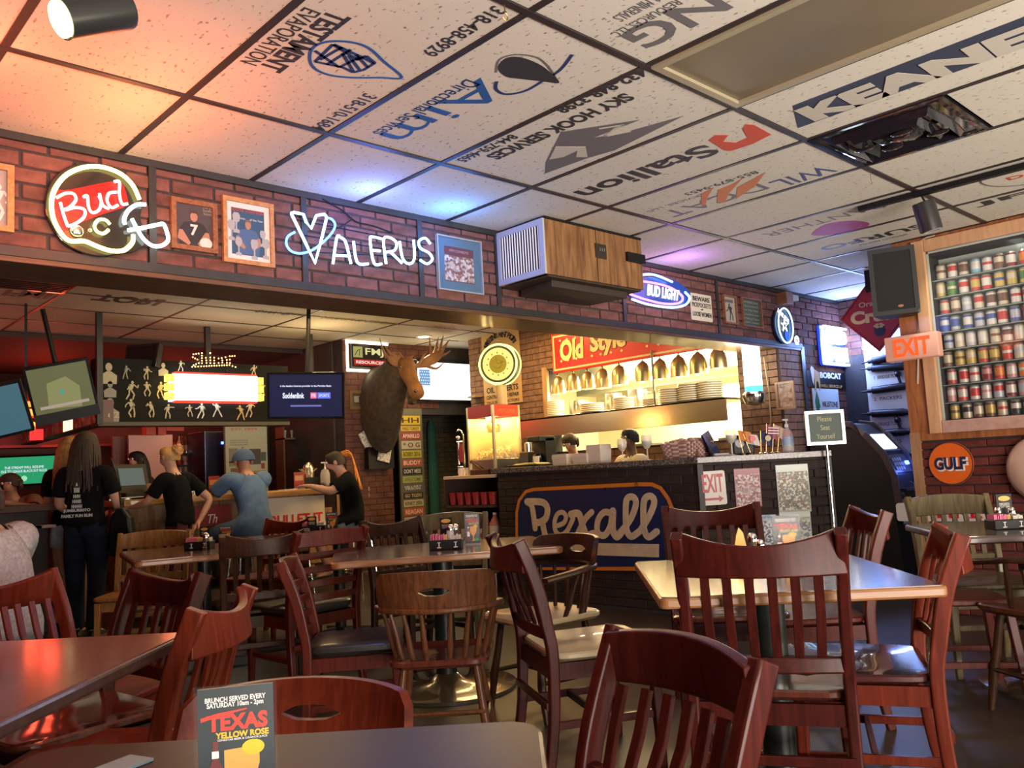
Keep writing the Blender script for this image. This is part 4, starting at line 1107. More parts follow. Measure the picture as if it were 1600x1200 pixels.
# bumper sticker post
a = oY(YB-.02, 619, 650); b = oY(YB-.02, 656, 650)
px0, px1 = a.x, b.x
M = fr(((px0+px1)/2, YB-.06, 0), (1, 0, 0))
t = thing('sticker_post', 'grey green wooden post covered with bumper stickers by the passage', 'post', M)
w = px1-px0
G().box(-w/2, w/2, 0, 1.95, -.03, 0).build('post', mat('post_green', (.12, .12, .085), .6), t)
ST = [('HH', (.55, .40, .04), INK), ('WILD TURKEY', (.6, .42, .05), INK), ('AMARILLO', (.35, .05, .04), WHITE), ('* O G', (.45, .42, .35), INK), ('BOBBY 2016', (.45, .42, .05), INK), ('BUDDY', (.42, .08, .06), WHITE), ('DON\'T MESS', (.02, .02, .02), WHITE), ('WELCOME', (.35, .42, .12), INKG), ('HILLARY\nPRISON', (.12, .12, .16), WHITE), ('GO TIGERS', (.02, .02, .02), CREAM), ('KINKY 2006', (.5, .48, .32), INK), ('REAGAN', (.5, .10, .05), WHITE), ('VOTE TEXAS', (.5, .45, .3), REDP)]
y = 1.86
for k, (s, c, tm) in enumerate(ST):
    hh = (.11, .06, .085, .10, .09, .085, .085, .08, .085, .07, .08, .09, .08)[k]
    o = G().cbox((0, y-hh/2, .001), (w*.82, hh, .002)).build('sticker', mat('sticker_%d' % k, c, .5), t)
    text(t, s, tm, 0, y-hh/2, w*.7, hh*.6, z=.003, depth=.0005, bold=.01)
    y -= hh+.018
# ================================================================ service counter
CX = 3.97
CZ = 1.152
pA, pB, pC = (CX, 2.02), (CX, -.166), (4.615, -.825)
t = thing('service_counter', 'dark brick service counter with grey granite top and angled right end', 'counter', at(CX, .9))
T0 = Matrix.Translation((-CX, -.9, 0))
body = [(CX+.012, 2.02), (CX+.012, -.16), (4.62, -.805), (4.95, -.48), (4.45, .05), (4.45, 2.02)]
G().prism(body, 0, CZ-.045).build('body', MORTAR, t, T0)
GRAN = cells('granite', [(.10, .085, .075), (.05, .045, .04), (.20, .18, .16), (.08, .06, .05), (.14, .12, .11)], 110, .25)
top = [(CX-.04, 2.06), (CX-.04, -.185), (4.60, -.875), (5.02, -.48), (4.50, .08), (4.50, 2.06)]
G().prism(top, CZ-.045, CZ).build('worktop', GRAN, t, T0, bevel=.004)
bk = t
bricks(t, T0 @ fr((CX+.012, 2.02, .02), (0, -1, 0)), 2.19, CZ-.07, .203, .067, BRICK_DARK, d=.010, j=.007)
dv = V((pC[0]-pB[0], pC[1]-pB[1], 0)); L2 = dv.length; dv.normalize()
M2 = fr((pB[0]+.012, pB[1], .02), dv)
bricks(t, T0 @ M2, L2, CZ-.07, .203, .067, BRICK_DARK, d=.010, j=.007)
G().box(-.02, .02, -.0, CZ-.07, 0, .022).box(L2-.02, L2+.02, 0, CZ-.07, -.03, .022).build('corner_trim', TRIM, t, T0 @ M2)
# Rexall
Ms, w, h = wallX(CX, 805, 757, 1057, 890, .012)
t = thing('wall_sign', 'large navy blue Rexall sign with orange border and cream script on the counter front', 'sign', Ms)
def rx(pts): return [V(p) for p in pxloc(Ms, 0, CX-.012, [(750+a/4, 650+b/4) for a, b in pts])]
o_ = [(p.x, p.y) for p in rx([(228, 740), (228, 600), (245, 520), (290, 462), (340, 448), (560, 436), (800, 424), (1000, 414), (1080, 414), (1140, 440), (1190, 510), (1222, 590), (1226, 960), (1000, 966), (230, 960)])]
G().prism(o_, 0, .010).build('plate', mat('rexall_navy', (.012, .022, .085), .35), t)
g = G(); g.bar([(*p, .011) for p in o_], .030, .006, [(0, 0, 0)]*0 or (0, 0, 1), closed=True) if False else None
k = len(o_); gg = G(); cxs = sum(p[0] for p in o_)/k; cys = sum(p[1] for p in o_)/k
inner = []
for i in range(k):
    a, b, c = V(o_[i-1]), V(o_[i]), V(o_[(i+1) % k]); tg = ((b-a).normalized()+(c-b).normalized()).normalized(); n = V((tg.y, -tg.x))
    if n.dot(V((cxs, cys))-b) < 0: n = -n
    inner.append(b+n*.030)
for i in range(k):
    j = (i+1) % k
    gg.add([(*o_[i], .010), (*o_[j], .010), (*inner[j], .010), (*inner[i], .010), (*o_[i], .014), (*o_[j], .014), (*inner[j], .014), (*inner[i], .014)], [(4, 5, 6, 7), (2, 3, 7, 6), (0, 4, 5, 1), (3, 0, 4, 7)])
gg.build('border', mat('rexall_orange', (.62, .20, .02), .4), t)
RC = mat('rexall_cream', (.62, .50, .33), .45, noise=.15, nscale=8)
def stroke(g, pts, w, z0=.011, z1=.016):
    P = spline([(p.x, p.y, 0) for p in rx(pts)], 5) if len(pts) > 2 else rx(pts)
    for i, p in enumerate(P):
        g.prism(ell(w/2, w/2, 14, p.x, p.y), z0, z1+.00006*(2*i+len(g.v) % 97*.01))
        if i:
            d_ = P[i]-P[i-1]; d_.z = 0
            if d_.length > 1e-5:
                n_ = V((-d_.y, d_.x, 0)).normalized()*w/2; a_, b_ = P[i-1], P[i]
                g.prism([(a_.x-n_.x, a_.y-n_.y), (b_.x-n_.x, b_.y-n_.y), (b_.x+n_.x, b_.y+n_.y), (a_.x+n_.x, a_.y+n_.y)], z0, z1+.00006*(2*i+1+len(g.v) % 97*.01))
    return
    g.bar([(p.x, p.y, (z0+z1)/2) for p in P], w, z1-z0, [V((0, 0, 1)).cross((P[min(i+1, len(P)-1)]-P[max(i-1, 0)]).normalized()) for i in range(len(P))], ch=.1)
g = G()
stroke(g, [(302, 538), (328, 556), (340, 610), (352, 700)], .056)
stroke(g, [(300, 535), (395, 538), (428, 575), (420, 635), (385, 662), (360, 665)], .060)
stroke(g, [(398, 668), (412, 735), (436, 800), (490, 838), (560, 830)], .060)
stroke(g, [(490, 685), (530, 668), (545, 630), (525, 602), (492, 612), (474, 660), (480, 718), (512, 742), (552, 718), (590, 640)], .040)
stroke(g, [(575, 615), (625, 612), (650, 690), (675, 745), (715, 735)], .062); stroke(g, [(705, 600), (660, 650), (608, 755)], .05)
stroke(g, [(832, 612), (785, 600), (745, 650), (742, 725), (785, 745), (822, 690), (834, 615)], .052); stroke(g, [(838, 595), (836, 700), (860, 752), (893, 722)], .062)
stroke(g, [(885, 725), (950, 640), (982, 545), (962, 505), (925, 520), (918, 600), (924, 710), (955, 752), (1005, 720)], .052)
stroke(g, [(1005, 720), (1062, 630), (1096, 540), (1074, 500), (1036, 520), (1028, 600), (1034, 710), (1062, 755), (1112, 722)], .052)
tag(g.build('script_lettering', RC, t), kind='stuff')
q = [(p.x, p.y) for p in rx([(455, 790), (1124, 800), (1124, 882), (470, 860)])]
G().prism(q, .011, .0155).build('underline_bar', RC, t)
g = G()
for c in ((290, 508), (796, 458), (988, 430), (527, 800)):
    p = rx([c])[0]; g.tube([(p.x+.012*math.cos(R_(a)), p.y+.016*math.sin(R_(a)), .02) for a in range(0, 360, 45)], .002, 5, closed=True)
g.build('bolt', mat('bolt_dark', (.03, .03, .03), .4, .6), t)
# signs on the angled face (frame M2: x along the face, y up)
def onF(px, py):
    n = M2.to_3x3() @ V((0, 0, 1)); o = M2.translation+n*.014
    d = FWD*FPX+RGT*(px-800)+UPV*(600-py); tt = (o-CAM).dot(n)/d.dot(n); P = CAM+d*tt
    q = M2.inverted() @ P; return q
def faceplate(x0, y0, x1, y1):
    a, b = onF(x0, y0), onF(x1, y1)
    return M2 @ Matrix.Translation(((a.x+b.x)/2, (a.y+b.y)/2, .014)), abs(b.x-a.x), abs(a.y-b.y)
M, w, h = faceplate(1092, 737, 1136, 788)
t = thing('wall_sign', 'white EXIT sign with red letters and arrow on the angled counter end', 'sign', M @ Matrix.Rotation(R_(1), 4, 'Z'))
G().prism(rrect(w, h, .015), 0, .006).build('plate', mat('exit_plate', (.66, .62, .56), .4), t)
EX = mat('exit_red', (.42, .015, .02), .4)
text(t, 'EXIT', EX, 0, h*.14, w*.82, h*.54, z=.007, bold=.02)
G().prism([(-w*.36, -h*.36), (w*.2, -h*.36), (w*.2, -h*.42), (w*.38, -h*.325), (w*.2, -h*.23), (w*.2, -h*.29), (-w*.36, -h*.29)], .006, .008).build('arrow', EX, t)
for k, (q, lab, cols, bg) in enumerate((((1146, 733, 1191, 791), 'red crowd team poster beside the white EXIT sign', [(.30, .05, .07), (.5, .3, .28), (.18, .04, .06), (.6, .5, .48), (.25, .16, .2)], (.25, .04, .06)),
        ((1211, 727, 1268, 799), 'outdoor group photo print, upper right on the angled counter end', [(.55, .55, .5), (.25, .22, .18), (.7, .68, .62), (.12, .16, .05), (.35, .2, .16), (.2, .2, .22)], (.4, .45, .4)),
        ((1186, 805, 1217, 866), 'narrow group photo print with blue tint, lower left of the two low prints', [(.5, .56, .62), (.12, .12, .2), (.65, .68, .7), (.25, .22, .25)], (.4, .5, .6)),
        ((1217, 800, 1271, 862), 'pale green group photo print, lower right on the angled counter end', [(.45, .55, .5), (.2, .18, .2), (.6, .62, .5), (.14, .18, .28), (.4, .3, .2)], (.4, .5, .45)))):
    M, w, h = faceplate(*q)
    t = thing('photo_print', lab, 'photo', M)
    G().cbox((0, 0, .002), (w, h, .004)).build('paper', mat('photo_bg_%d' % k, bg, .35), t)
    G().cbox((0, -h*.05, .0045), (w*.94, h*.80, .001)).build('printed_crowd', cells('photo_cells_%d' % k, cols, 85), t)
    if k == 0: text(t, 'THE COLLECTION', mat('print_silver', (.42, .42, .45), .4), 0, -h*.05, w*.8, h*.12, z=.0055, depth=.0005)
    if k in (1, 3): G().cbox((0, h*.40, .0045), (w*.98, h*.18, .001)).build('printed_sky', mat('photo_sky', (.62, .70, .66), .4), t)
    if k == 2: text(t, 'and Guys', INKN, 0, h*.44, w*.9, h*.1, z=.0055, depth=.0005, shear=.4)
# seating notice on a stand
p0 = oZ(0, 1347, 1000)
bx, by = 4.78, -1.12
Msn = None
def at_xy(px, py, x, y):
    """height of photo pixel above the spot nearest to x, y"""
    dep = (V((x, y, 0))-CAM).dot(V((FWD.x, FWD.y, 0)).normalized()); d = FWD*FPX+RGT*(px-800)+UPV*(600-py)
    hd = V((d.x, d.y, 0)).dot(V((FWD.x, FWD.y, 0)).normalized()); return CAM+d*(dep/hd)
sp = at_xy(1289, 668, bx, by)
t = thing('floor_sign', 'chrome stand holding a green notice reading Please Seat Yourself', 'sign', at(sp.x, sp.y, 0, 43.56-90+90-3))
t.matrix_world = Matrix.Translation((sp.x, sp.y, 0)) @ Matrix(((RGT.x, -FWD.x, 0, 0), (RGT.y, -FWD.y, 0, 0), (0, 0, 1, 0), (0, 0, 0, 1))) if False else fr((sp.x, sp.y, 0), (math.cos(R_(-45)), math.sin(R_(-45)), 0))
zc = sp.z
w_, h_ = .275, .245
G().tube([(0, zc-h_/2, 0), (0, .03, 0)], .010, 10).build('pole', CHROME, t, smooth=True)
G().lathe([(.15, 0), (.15, .012), (.03, .03), (.012, .05)], 28, M=Matrix.Rotation(R_(-90), 4, 'X')).build('base', CHROME, t, smooth=True)
ringframe(w_, h_, .022, -.008, .012).build('frame', mat('frame_alu', (.72, .72, .72), .3, .5), t, Matrix.Translation((0, zc, 0)))
G().cbox((0, zc, 0), (w_-.03, h_-.03, .008)).build('notice', mat('notice_green', (.035, .060, .050), .5), t)
for k, s in enumerate(('Please', 'Seat', 'Yourself')):
    text(t, s, mat('notice_gold', (.42, .42, .22), .5), 0, zc+.062-.062*k, (.10, .065, .13)[k], .036, z=.005, depth=.001)
# cash machine
AX0, AX1, AY0, AY1 = 5.74, 6.22, -.82, -.10
t = thing('cash_machine', 'tall dark cash machine with glowing white screen and blue card light', 'cash machine', at((AX0+AX1)/2, (AY0+AY1)/2))
prof = [(-.36, 0), (-.33, .55), (-.36, .70), (-.345, .92), (-.27, 1.10), (-.13, 1.27), (-.02, 1.36), (.10, 1.38), (.36, 1.33), (.36, 0)]
def sidep(pr, x0, x1):
    g = G(); n = len(pr)
    g.add([(x0, y, z) for y, z in pr]+[(x1, y, z) for y, z in pr], [tuple(range(n)), tuple(range(2*n-1, n-1, -1))]+[(i, n+i, n+(i+1) % n, (i+1) % n) for i in range(n)])
    return g
sidep(prof, -.20, .20).build('cabinet', mat('atm_dark', (.022, .020, .022), .5), t, bevel=.006)
TR = mat('atm_trim', (.10, .075, .085), .4)
for s in (-1, 1):
    g = G(); pts = [(s*.215, y-.012, z) for y, z in prof[2:8]]
    g.bar(pts, .05, .035, (0, 1, .6)); g.build('side_trim', TR, t, smooth=False)
fwd = [(-.36, .70), (-.345, .92), (-.27, 1.10), (-.13, 1.27)]
sl = Matrix.Translation((0, -.195, 1.195)) @ Matrix.Rotation(R_(50), 4, 'X')
G().cbox((0, 0, .012), (.26, .16, .01)).build('screen', emis('atm_screen', (.75, .9, 1.), 5), t, sl)
G().cbox((0, 0, .0), (.36, .20, .02)).build('screen_bezel', mat('atm_bezel', (.16, .17, .20), .3, .3), t, sl)
s2 = Matrix.Translation((0, -.315, 1.01)) @ Matrix.Rotation(R_(68), 4, 'X')
G().cbox((0, 0, 0), (.36, .16, .02)).build('keypad_panel', mat('atm_panel', (.05, .05, .06), .3), t, s2)
g = G()
for i in range(4):
    for j in range(3): g.cbox((-.12+i*.045, -.045+j*.04, .014), (.032, .028, .01))
g.build('keypad_button', mat('atm_button', (.45, .50, .40), .4), t, s2)
G().cbox((.13, .0, .014), (.06, .03, .012)).build('card_light', emis('atm_blue', (.05, .12, 1.), 16), t, s2)
light('atm_glow', 'POINT', t.matrix_world @ V((.1, -.45, 1.0)), (.08, .16, 1.), 2.2, .04)
G().cbox((0, -.365, .80), (.34, .12, .02)).build('cash_door', mat('atm_panel', (.05, .05, .06), .3), t)
G().cbox((-.08, -.365, .62), (.13, .003, .20)).build('notice', mat('atm_notice', (.5, .58, .60), .5), t)
G().tube([(.05, -.37, .86), (.05, -.395, .84), (.05, -.395, .74), (.05, -.37, .72)], .006, 6).build('handle', CHROME, t)
light('neon_glow', 'POINT', (5.7, -1.1, 2.25), (.25, .35, 1.), 5, .15)

# ================================================================ things on the counter
def cpos(px, py, z=CZ):
    return oZ(z, px, py)
def onC(px, inset=.12, face=1):
    """spot on the counter top behind photo column px, inset from the front edge"""
    if face == 1: p = oX(CX+inset, px, 715); return V((CX+inset, p.y, CZ))
    n = M2.to_3x3() @ V((0, 0, 1)); q = onF(px, 715); P = M2 @ V((q.x, 0, 0)); P -= n*inset; return V((P.x, P.y, CZ))
PAPER = mat('paper_white', (.62, .54, .48), .6)
def openbox(label, px, w, d, h, rot=0, ins=.12, grp=None):
    p = onC(px, ins); t = thing('takeout_box', label, 'box', at(p.x, p.y, p.z, rot), grp)
    G().rings([[(x*w/2*k, y*d/2*k, z) for x, y in ((-1, -1), (1, -1), (1, 1), (-1, 1))] for k, z in ((.92, 0), (1, h*.7))]).build('tray', PAPER, t)
    G().rings([[(x*w/2*k, y*d/2*k, z) for x, y in ((-1, -1), (1, -1), (1, 1), (-1, 1))] for k, z in ((1.01, h*.7), (.95, h))]).build('lid', PAPER, t)
openbox('white takeout box on the counter, left of the taller boxes', 884, .17, .17, .09, -90, .10)
openbox('upper white takeout box of the counter pile, in front of the kitchen woman', 915, .16, .16, .085, -90, .10)
t2 = openbox('tall white takeout box on the counter to the right of the pile', 936, .15, .15, .15, -88, .12)
bpy.data.objects['takeout_box.001'].location.z += 0
def goblet(label, px, face=1, ins=.10, fill=None, s=1., grp=None):
    p = onC(px, ins, face); t = thing('goblet', label, 'glass', at(p.x, p.y, p.z), grp)
    G().lathe([(.034*s, 0), (.034*s, .004*s), (.006*s, .008*s), (.005*s, .075*s), (.02*s, .085*s), (.036*s, .11*s), (.038*s, .14*s), (.033*s, .17*s), (.031*s, .17*s), (.036*s, .14*s), (.034*s, .11*s), (.001, .088*s)], 20, cap=False).build('goblet_glass', mat('goblet_clear', (.9, .88, .8), .05, alpha=.35, spec=.8), t, smooth=True)
    if fill: G().lathe([(.001, .089*s), (.032*s, .11*s), (.034*s, .13*s), (.001, .131*s)], 16, cap=False).build('filling', fill, t)
goblet('stemmed glass on the counter right of the takeout boxes', 973, s=1.05, fill=PAPER)
goblet('stemmed glass on the counter left of the wicker basket', 1012, s=1.15, fill=mat('dark_fill', (.12, .09, .07), .5))
goblet('amber stemmed glass on the counter left of the small flags', 1150, 2, fill=mat('amber_fill', (.35, .22, .05), .4), s=1.15)
# wicker basket with packets
a, b = onC(1040, .16), onC(1088, .16)
t = thing('wicker_basket', 'pink and white wicker basket of wrapped mints on the counter corner', 'basket', at(CX+.20, (oX(CX+.2, 1040, 700).y+oX(CX+.2, 1108, 700).y)/2, CZ))
WK1 = mat('wicker_pink', (.40, .16, .12), .6); WK2 = mat('wicker_white', (.6, .52, .46), .6)
g1, g2 = G(), G(); bw, bd = .19, .11
for r in range(8):
    z = .006+r*.015; k = .86+.02*r
    n = 36
    for q in range(n):
        a0, a1 = 2*math.pi*q/n, 2*math.pi*(q+1)/n; am = (a0+a1)/2
        def P(a, kk): 
            c, s = math.cos(a), math.sin(a); return (bd*k*kk*math.copysign(abs(c)**.5, c), bw*k*kk*math.copysign(abs(s)**.5, s), z)
        (g1 if (q+r) % 2 else g2).tube([P(a0, .98), P(am, 1.03), P(a1, .98)], .008, 5)
g1.build('weave_pink', WK1, t); g2.build('weave_white', WK2, t)
G().prism([(x*bd*.84, y*bw*.84) for x, y in ((-1, -1), (1, -1), (1, 1), (-1, 1))], 0, .10).build('lining', mat('lining', (.2, .1, .08), .7), t)
g = G()
for k in range(60): g.cbox((random.uniform(-.09, .09), random.uniform(-.16, .16), .11+random.uniform(0, .035)), (.022, .03, .012), None)
tag(g.build('wrapped_mints', mat('mint_wrap', (.6, .42, .36), .5), t), kind='stuff')
# tray with papers and cup, near the popcorn machine
p = onC(830, .16)
t = thing('serving_tray', 'black tray with crumpled paper on the counter beside the popcorn machine', 'tray', at(p.x, p.y, p.z))
G().rings([[(x*.12, y*.20, z) for x, y in ((-1, -1), (1, -1), (1, 1), (-1, 1))] for z in (0, .02)]).build('tray', BLACK, t, bevel=.004)
G().rings([[(x*.09*k+random.uniform(-.01, .01), y*.15*k, z) for x, y in ((-1, -1), (1, -1), (1, 1), (-1, 1))] for k, z in ((1, .021), (.9, .03), (.4, .035))]).build('paper', mat('paper_yellow', (.6, .5, .2), .6), t)
p = onC(838, .20)
tag(G().lathe([(.022, 0), (.03, .07), (.031, .07)], 16).build('paper_cup', WHITE, None, at(p.x, p.y, p.z+.021)), 'small white cup standing on the black tray', 'cup')
p = onC(826, .38)
t = thing('coffee_urn', 'dark metal dispenser behind the tray, right of the popcorn machine', 'dispenser', at(p.x, p.y, CZ))
G().cbox((0, 0, .07), (.12, .12, .14)).build('body', mat('urn_dark', (.05, .04, .03), .4), t, bevel=.006); G().lathe([(.035, .14), (.035, .22), (.02, .23)], 16).build('top', STEEL, t)
p = onC(852, .42)
t = thing('coffee_maker', 'black coffee maker under the steel pass shelf', 'coffee maker', at(p.x, p.y, CZ))
G().cbox((0, 0, .13), (.14, .16, .26)).cbox((-.05, 0, .25), (.2, .16, .05)).build('body', BLACK, t, bevel=.006); G().lathe([(.05, .02), (.055, .06), (.04, .11)], 16, M=Matrix.Translation((-.1, 0, 0))).build('jug', BLACKG, t, smooth=True)
# register screens, flags, sanitiser on the angled end
p = onC(1128, .16, 2)
t = thing('card_terminal', 'tilted tablet terminal on the counter seen edge on', 'tablet', at(p.x, p.y, CZ, -45))
G().cbox((0, 0, .10), (.20, .012, .19)).build('tablet', BLACKG, t, Matrix.Rotation(R_(-24), 4, 'Y') @ Matrix.Rotation(R_(62), 4, 'Z')); G().cbox((.02, 0, .01), (.12, .10, .02)).build('foot', mat('grey_plastic', (.3, .3, .32), .4), t)
p = onC(1172, .22, 2)
t = thing('speaker_box', 'small black box behind the little flags on the counter', 'box', at(p.x, p.y, CZ, -45)); G().cbox((0, 0, .075), (.16, .12, .15)).build('body', BLACK, t, bevel=.01)
G().lathe([(.035, 0), (.035, .008)], 16, M=Matrix.Translation((-.03, -.062, .09)) @ Matrix.Rotation(R_(90), 4, 'X')).build('cone', mat('grey_plastic', (.3, .3, .32), .4), t)
FL = [(1168, (.60, .22, .06), 'small orange flag in the cluster on the counter', -20, .19), (1180, (.62, .60, .58), 'small white flag with emblem on the counter', -34, .16), (1196, (.02, .03, .10), 'small navy flag with seal on the counter', 6, .17), (1204, (.35, .10, .14), 'small striped flag at the back of the flag cluster', 10, .22), (1222, (.62, .03, .03), 'small red flag beside the sanitizer bottle', 20, .20), (1214, (.55, .40, .30), 'small pale flag behind the red flag', 14, .22)]
for px, c, lab, tl, hh in FL:
    p = onC(px, .10, 2); t = thing('desk_flag', lab, 'flag', at(p.x, p.y, CZ, -45) @ Matrix.Rotation(R_(tl*.5), 4, 'Y'))
    G().lathe([(.018, 0), (.018, .006), (.003, .012)], 12).build('base', mat('brass', (.5, .3, .1), .3, 1.), t)
    G().tube([(0, 0, 0), (0, 0, hh)], .002, 6).build('stick', mat('brass', (.5, .3, .1), .3, 1.), t)
    g = G(); rs = []
    for i in range(7):
        x = .095*i/6; rs.append([(x, .012*math.sin(i*1.3)+.001, hh-.002-.035*x/.1*1.2), (x, .012*math.sin(i*1.3)-.001, hh-.002-.035*x/.1*1.2), (x, .012*math.sin(i*1.3)-.001, hh-.075-.06*x/.1), (x, .012*math.sin(i*1.3)+.001, hh-.075-.06*x/.1)])
    g.rings(rs); g.build('cloth', mat('flag_'+lab[6:11], c, .6), t, Matrix.Rotation(R_(180 if tl < 0 else 0), 4, 'Z') if False else None)
    if 'seal' in lab or 'emblem' in lab: G().prism(ell(.022, .022, 14, .05, 0), 0, .001).build('seal', mat('seal_gold', (.5, .42, .25), .5) if 'seal' in lab else REDP, t, fr((0, -.014, hh-.055), (1, 0, 0)))
    if 'striped' in lab:
        for k in range(3): G().cbox((.05, -.014, hh-.03-.02*k), (.08, .001, .007)).build('stripe', WHITE, t)
p = onC(1240, .10, 2)
t = thing('sanitizer_bottle', 'clear pump bottle of hand sanitizer on the counter end', 'bottle', at(p.x, p.y, CZ))
CL = mat('clear_plastic', (.75, .70, .68), .08, alpha=.45, spec=.8)
G().lathe([(.038, 0), (.042, .01), (.042, .13), (.03, .16), (.012, .175), (.012, .185)], 20).build('bottle', CL, t, smooth=True)
G().lathe([(.0425, .05), (.0425, .115)], 20, cap=False).build('printed_band', mat('label_blue', (.35, .45, .62), .5), t)
G().lathe([(.014, .185), (.014, .205), (.005, .21), (.005, .235)], 12).cbox((-.012, 0, .24), (.055, .016, .012)).build('pump', WHITE, t)
tag(G().cbox((0, 0, 0), (.10, .002, .05)).build('notice_card', mat('pale_plate', (.55, .62, .66), .4), None, M2 @ fr((.02, CZ-.035, .05), (1, 0, 0), (0, 1, 0))), 'small pale card stuck on the granite edge at the counter corner', 'card')

# popcorn machine
px0 = oX(CX+.06, 772, 690).y; px1 = oX(CX+.06, 733, 690).y
PW = px1-px0
pz1 = oX(CX+.06, 772, 632).z
px2 = oY(px0, 812, 690).x; PD = px2-(CX+.06)
t = thing('popcorn_machine', 'red topped popcorn machine glowing yellow on the left end of the counter', 'popcorn machine', at(CX+.06, px0, CZ))
Hh = pz1-CZ
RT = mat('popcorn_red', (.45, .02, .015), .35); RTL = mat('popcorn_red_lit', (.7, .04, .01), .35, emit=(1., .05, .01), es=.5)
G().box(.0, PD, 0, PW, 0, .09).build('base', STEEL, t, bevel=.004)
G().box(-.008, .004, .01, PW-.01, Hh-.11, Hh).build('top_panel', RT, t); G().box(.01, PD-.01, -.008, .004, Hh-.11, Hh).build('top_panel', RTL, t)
text(t, 'POPCORN', mat('popcorn_text', (.55, .25, .05), .4), PD/2, Hh-.055, PD*.6, .035, z=.0, M=fr((0, -.009, 0), (1, 0, 0)))
G().box(0, PD, 0, PW, Hh-.005, Hh+.006).build('roof', mat('popcorn_red_top', (.3, .02, .02), .4), t)
for a, b in ((0, 0), (PD, 0), (0, PW), (PD, PW)): G().cbox((a, b, Hh/2), (.022, .022, Hh)).build('corner_post', mat('post_gold', (.75, .62, .35), .3, .5), t)
PG = mat('popcorn_glass', (1., .85, .5), .03, alpha=.22)
G().box(-.002, .0, .012, PW-.012, .09, Hh-.11).build('glass_pane', PG, t); G().box(.012, PD-.012, -.002, 0, .09, Hh-.11).build('glass_pane', PG, t)
G().box(PD-.012, PD-.006, .012, PW-.012, .09, Hh-.11).box(.012, PD-.012, PW-.012, PW-.006, .09, Hh-.11).build('back_panel', mat('popcorn_back', (.75, .55, .2), .4), t)
g = G()
for k in range(420):
    a, b = random.uniform(.03, PD-.03), random.uniform(.03, PW-.03); z = .09+random.uniform(0, .05+.08*(a/PD))
    g.ball((a, b, z), random.uniform(.010, .016), 6, 4)
tag(g.build('popcorn', mat('popcorn', (.85, .66, .22), .6), t), kind='stuff')
G().lathe([(.06, -.08), (.07, -.02), (.06, 0), (.02, .01)], 20, M=Matrix.Translation((PD*.5, PW*.5, Hh-.17))).tube([(PD*.5, PW*.5, Hh-.16), (PD*.5, PW*.5, Hh-.02)], .008, 8).build('kettle', mat('kettle', (.6, .40, .12), .25, .8), t, smooth=True)
light('popcorn_lamp', 'POINT', t.matrix_world @ V((PD*.3, PW*.35, Hh-.14)), (1., .70, .25), 14, .05)
light('popcorn_lamp', 'POINT', t.matrix_world @ V((PD*.7, PW*.7, Hh-.16)), (1., .70, .25), 7, .05)
G().lathe([(.03, 0), (.033, .02), (.033, .024)], 16, M=Matrix.Translation((PD*.35, PW*.5, Hh-.125))).build('bulb', emis('popcorn_bulb', (1., .78, .35), 25), t)
# scoop rack: chrome dispenser on the left
p = oX(CX+.1, 722, 700)
t = thing('drink_dispenser', 'chrome syrup dispenser with pump levers left of the popcorn machine', 'dispenser', at(CX+.12, p.y, CZ-.02))
g = G().tube([(0, 0, 0), (0, 0, .36), (0, .02, .40), (0, .06, .42), (0, .10, .40)], .008, 8)
g.tube([(0, .08, .08), (0, .08, .30)], .012, 10).tube([(0, .02, .05), (0, .10, .05)], .01, 8).tube([(0, .0, .30), (0, .10, .30)], .006, 8).ball((0, .08, .34), .022).ball((0, .03, .02), .03)
g.build('chrome_tube', CHROME, t, smooth=True); G().lathe([(.02, .10), (.025, .2), (.015, .28)], 12, M=Matrix.Translation((0, .04, 0))).build('cup_stack', mat('red_cup', (.35, .03, .03), .4), t)
# metal slope lid box + mugs on the side shelf
sy0, sy1 = 2.06, oX(CX+.06, 702, 735).y
t = thing('side_shelf', 'dark side shelf unit left of the counter holding red cups and jugs', 'shelf unit', at(CX+.25, (sy0+sy1)/2))
Ls = (sy1-sy0)/2; SD = .27; BRW = mat('shelf_brown', (.05, .03, .02), .5)
zT = 1.10
G().box(-SD, SD, -Ls, Ls, zT-.03, zT).build('top', mat('shelf_top_cream', (.55, .42, .28), .4), t, bevel=.004)
G().box(-SD, SD, -Ls, Ls, .80, .82).build('shelf', BRW, t); G().box(-SD, SD, -Ls, Ls, .50, .52).build('shelf', mat('shelf_steel', (.4, .36, .3), .4, .5), t)
G().box(-SD, SD, Ls-.02, Ls, 0, zT-.03).box(SD-.02, SD, -Ls, Ls, 0, zT-.03).build('back_board', BRW, t)
G().tube([(-SD+.02, Ls-.05, 0), (-SD+.02, Ls-.05, .5)], .014, 8).tube([(-SD+.02, -Ls+.05, 0), (-SD+.02, -Ls+.05, .5)], .014, 8).build('leg', mat('leg_grey', (.35, .33, .3), .4, .5), t)
base = t.matrix_world
RC_ = mat('red_cup', (.35, .03, .03), .4)
for k in range(6):
    y = -Ls+.07+k*(2*Ls-.14)/5
    tag(G().lathe([(.030, 0), (.042, .11), (.044, .115)], 16).build('plastic_cup', RC_, None, base @ Matrix.Translation((-SD+.06, y, .825)), smooth=True), 'red plastic cup, '+ORDN[5-k]+' from the left in the row on the side shelf', 'cup', 'red cups on the side shelf')
JUG = [('orange juice carton on the lower side shelf, leftmost of the row', (.50, .22, .08)), ('milky plastic jug standing right of the orange carton on the side shelf', (.42, .36, .34)), ('pink jug in the middle of the lower side shelf', (.40, .16, .14)), ('red jug with white label on the lower side shelf', (.35, .07, .06)), ('pink jug at the right end of the lower side shelf beside the counter', (.42, .14, .12))]
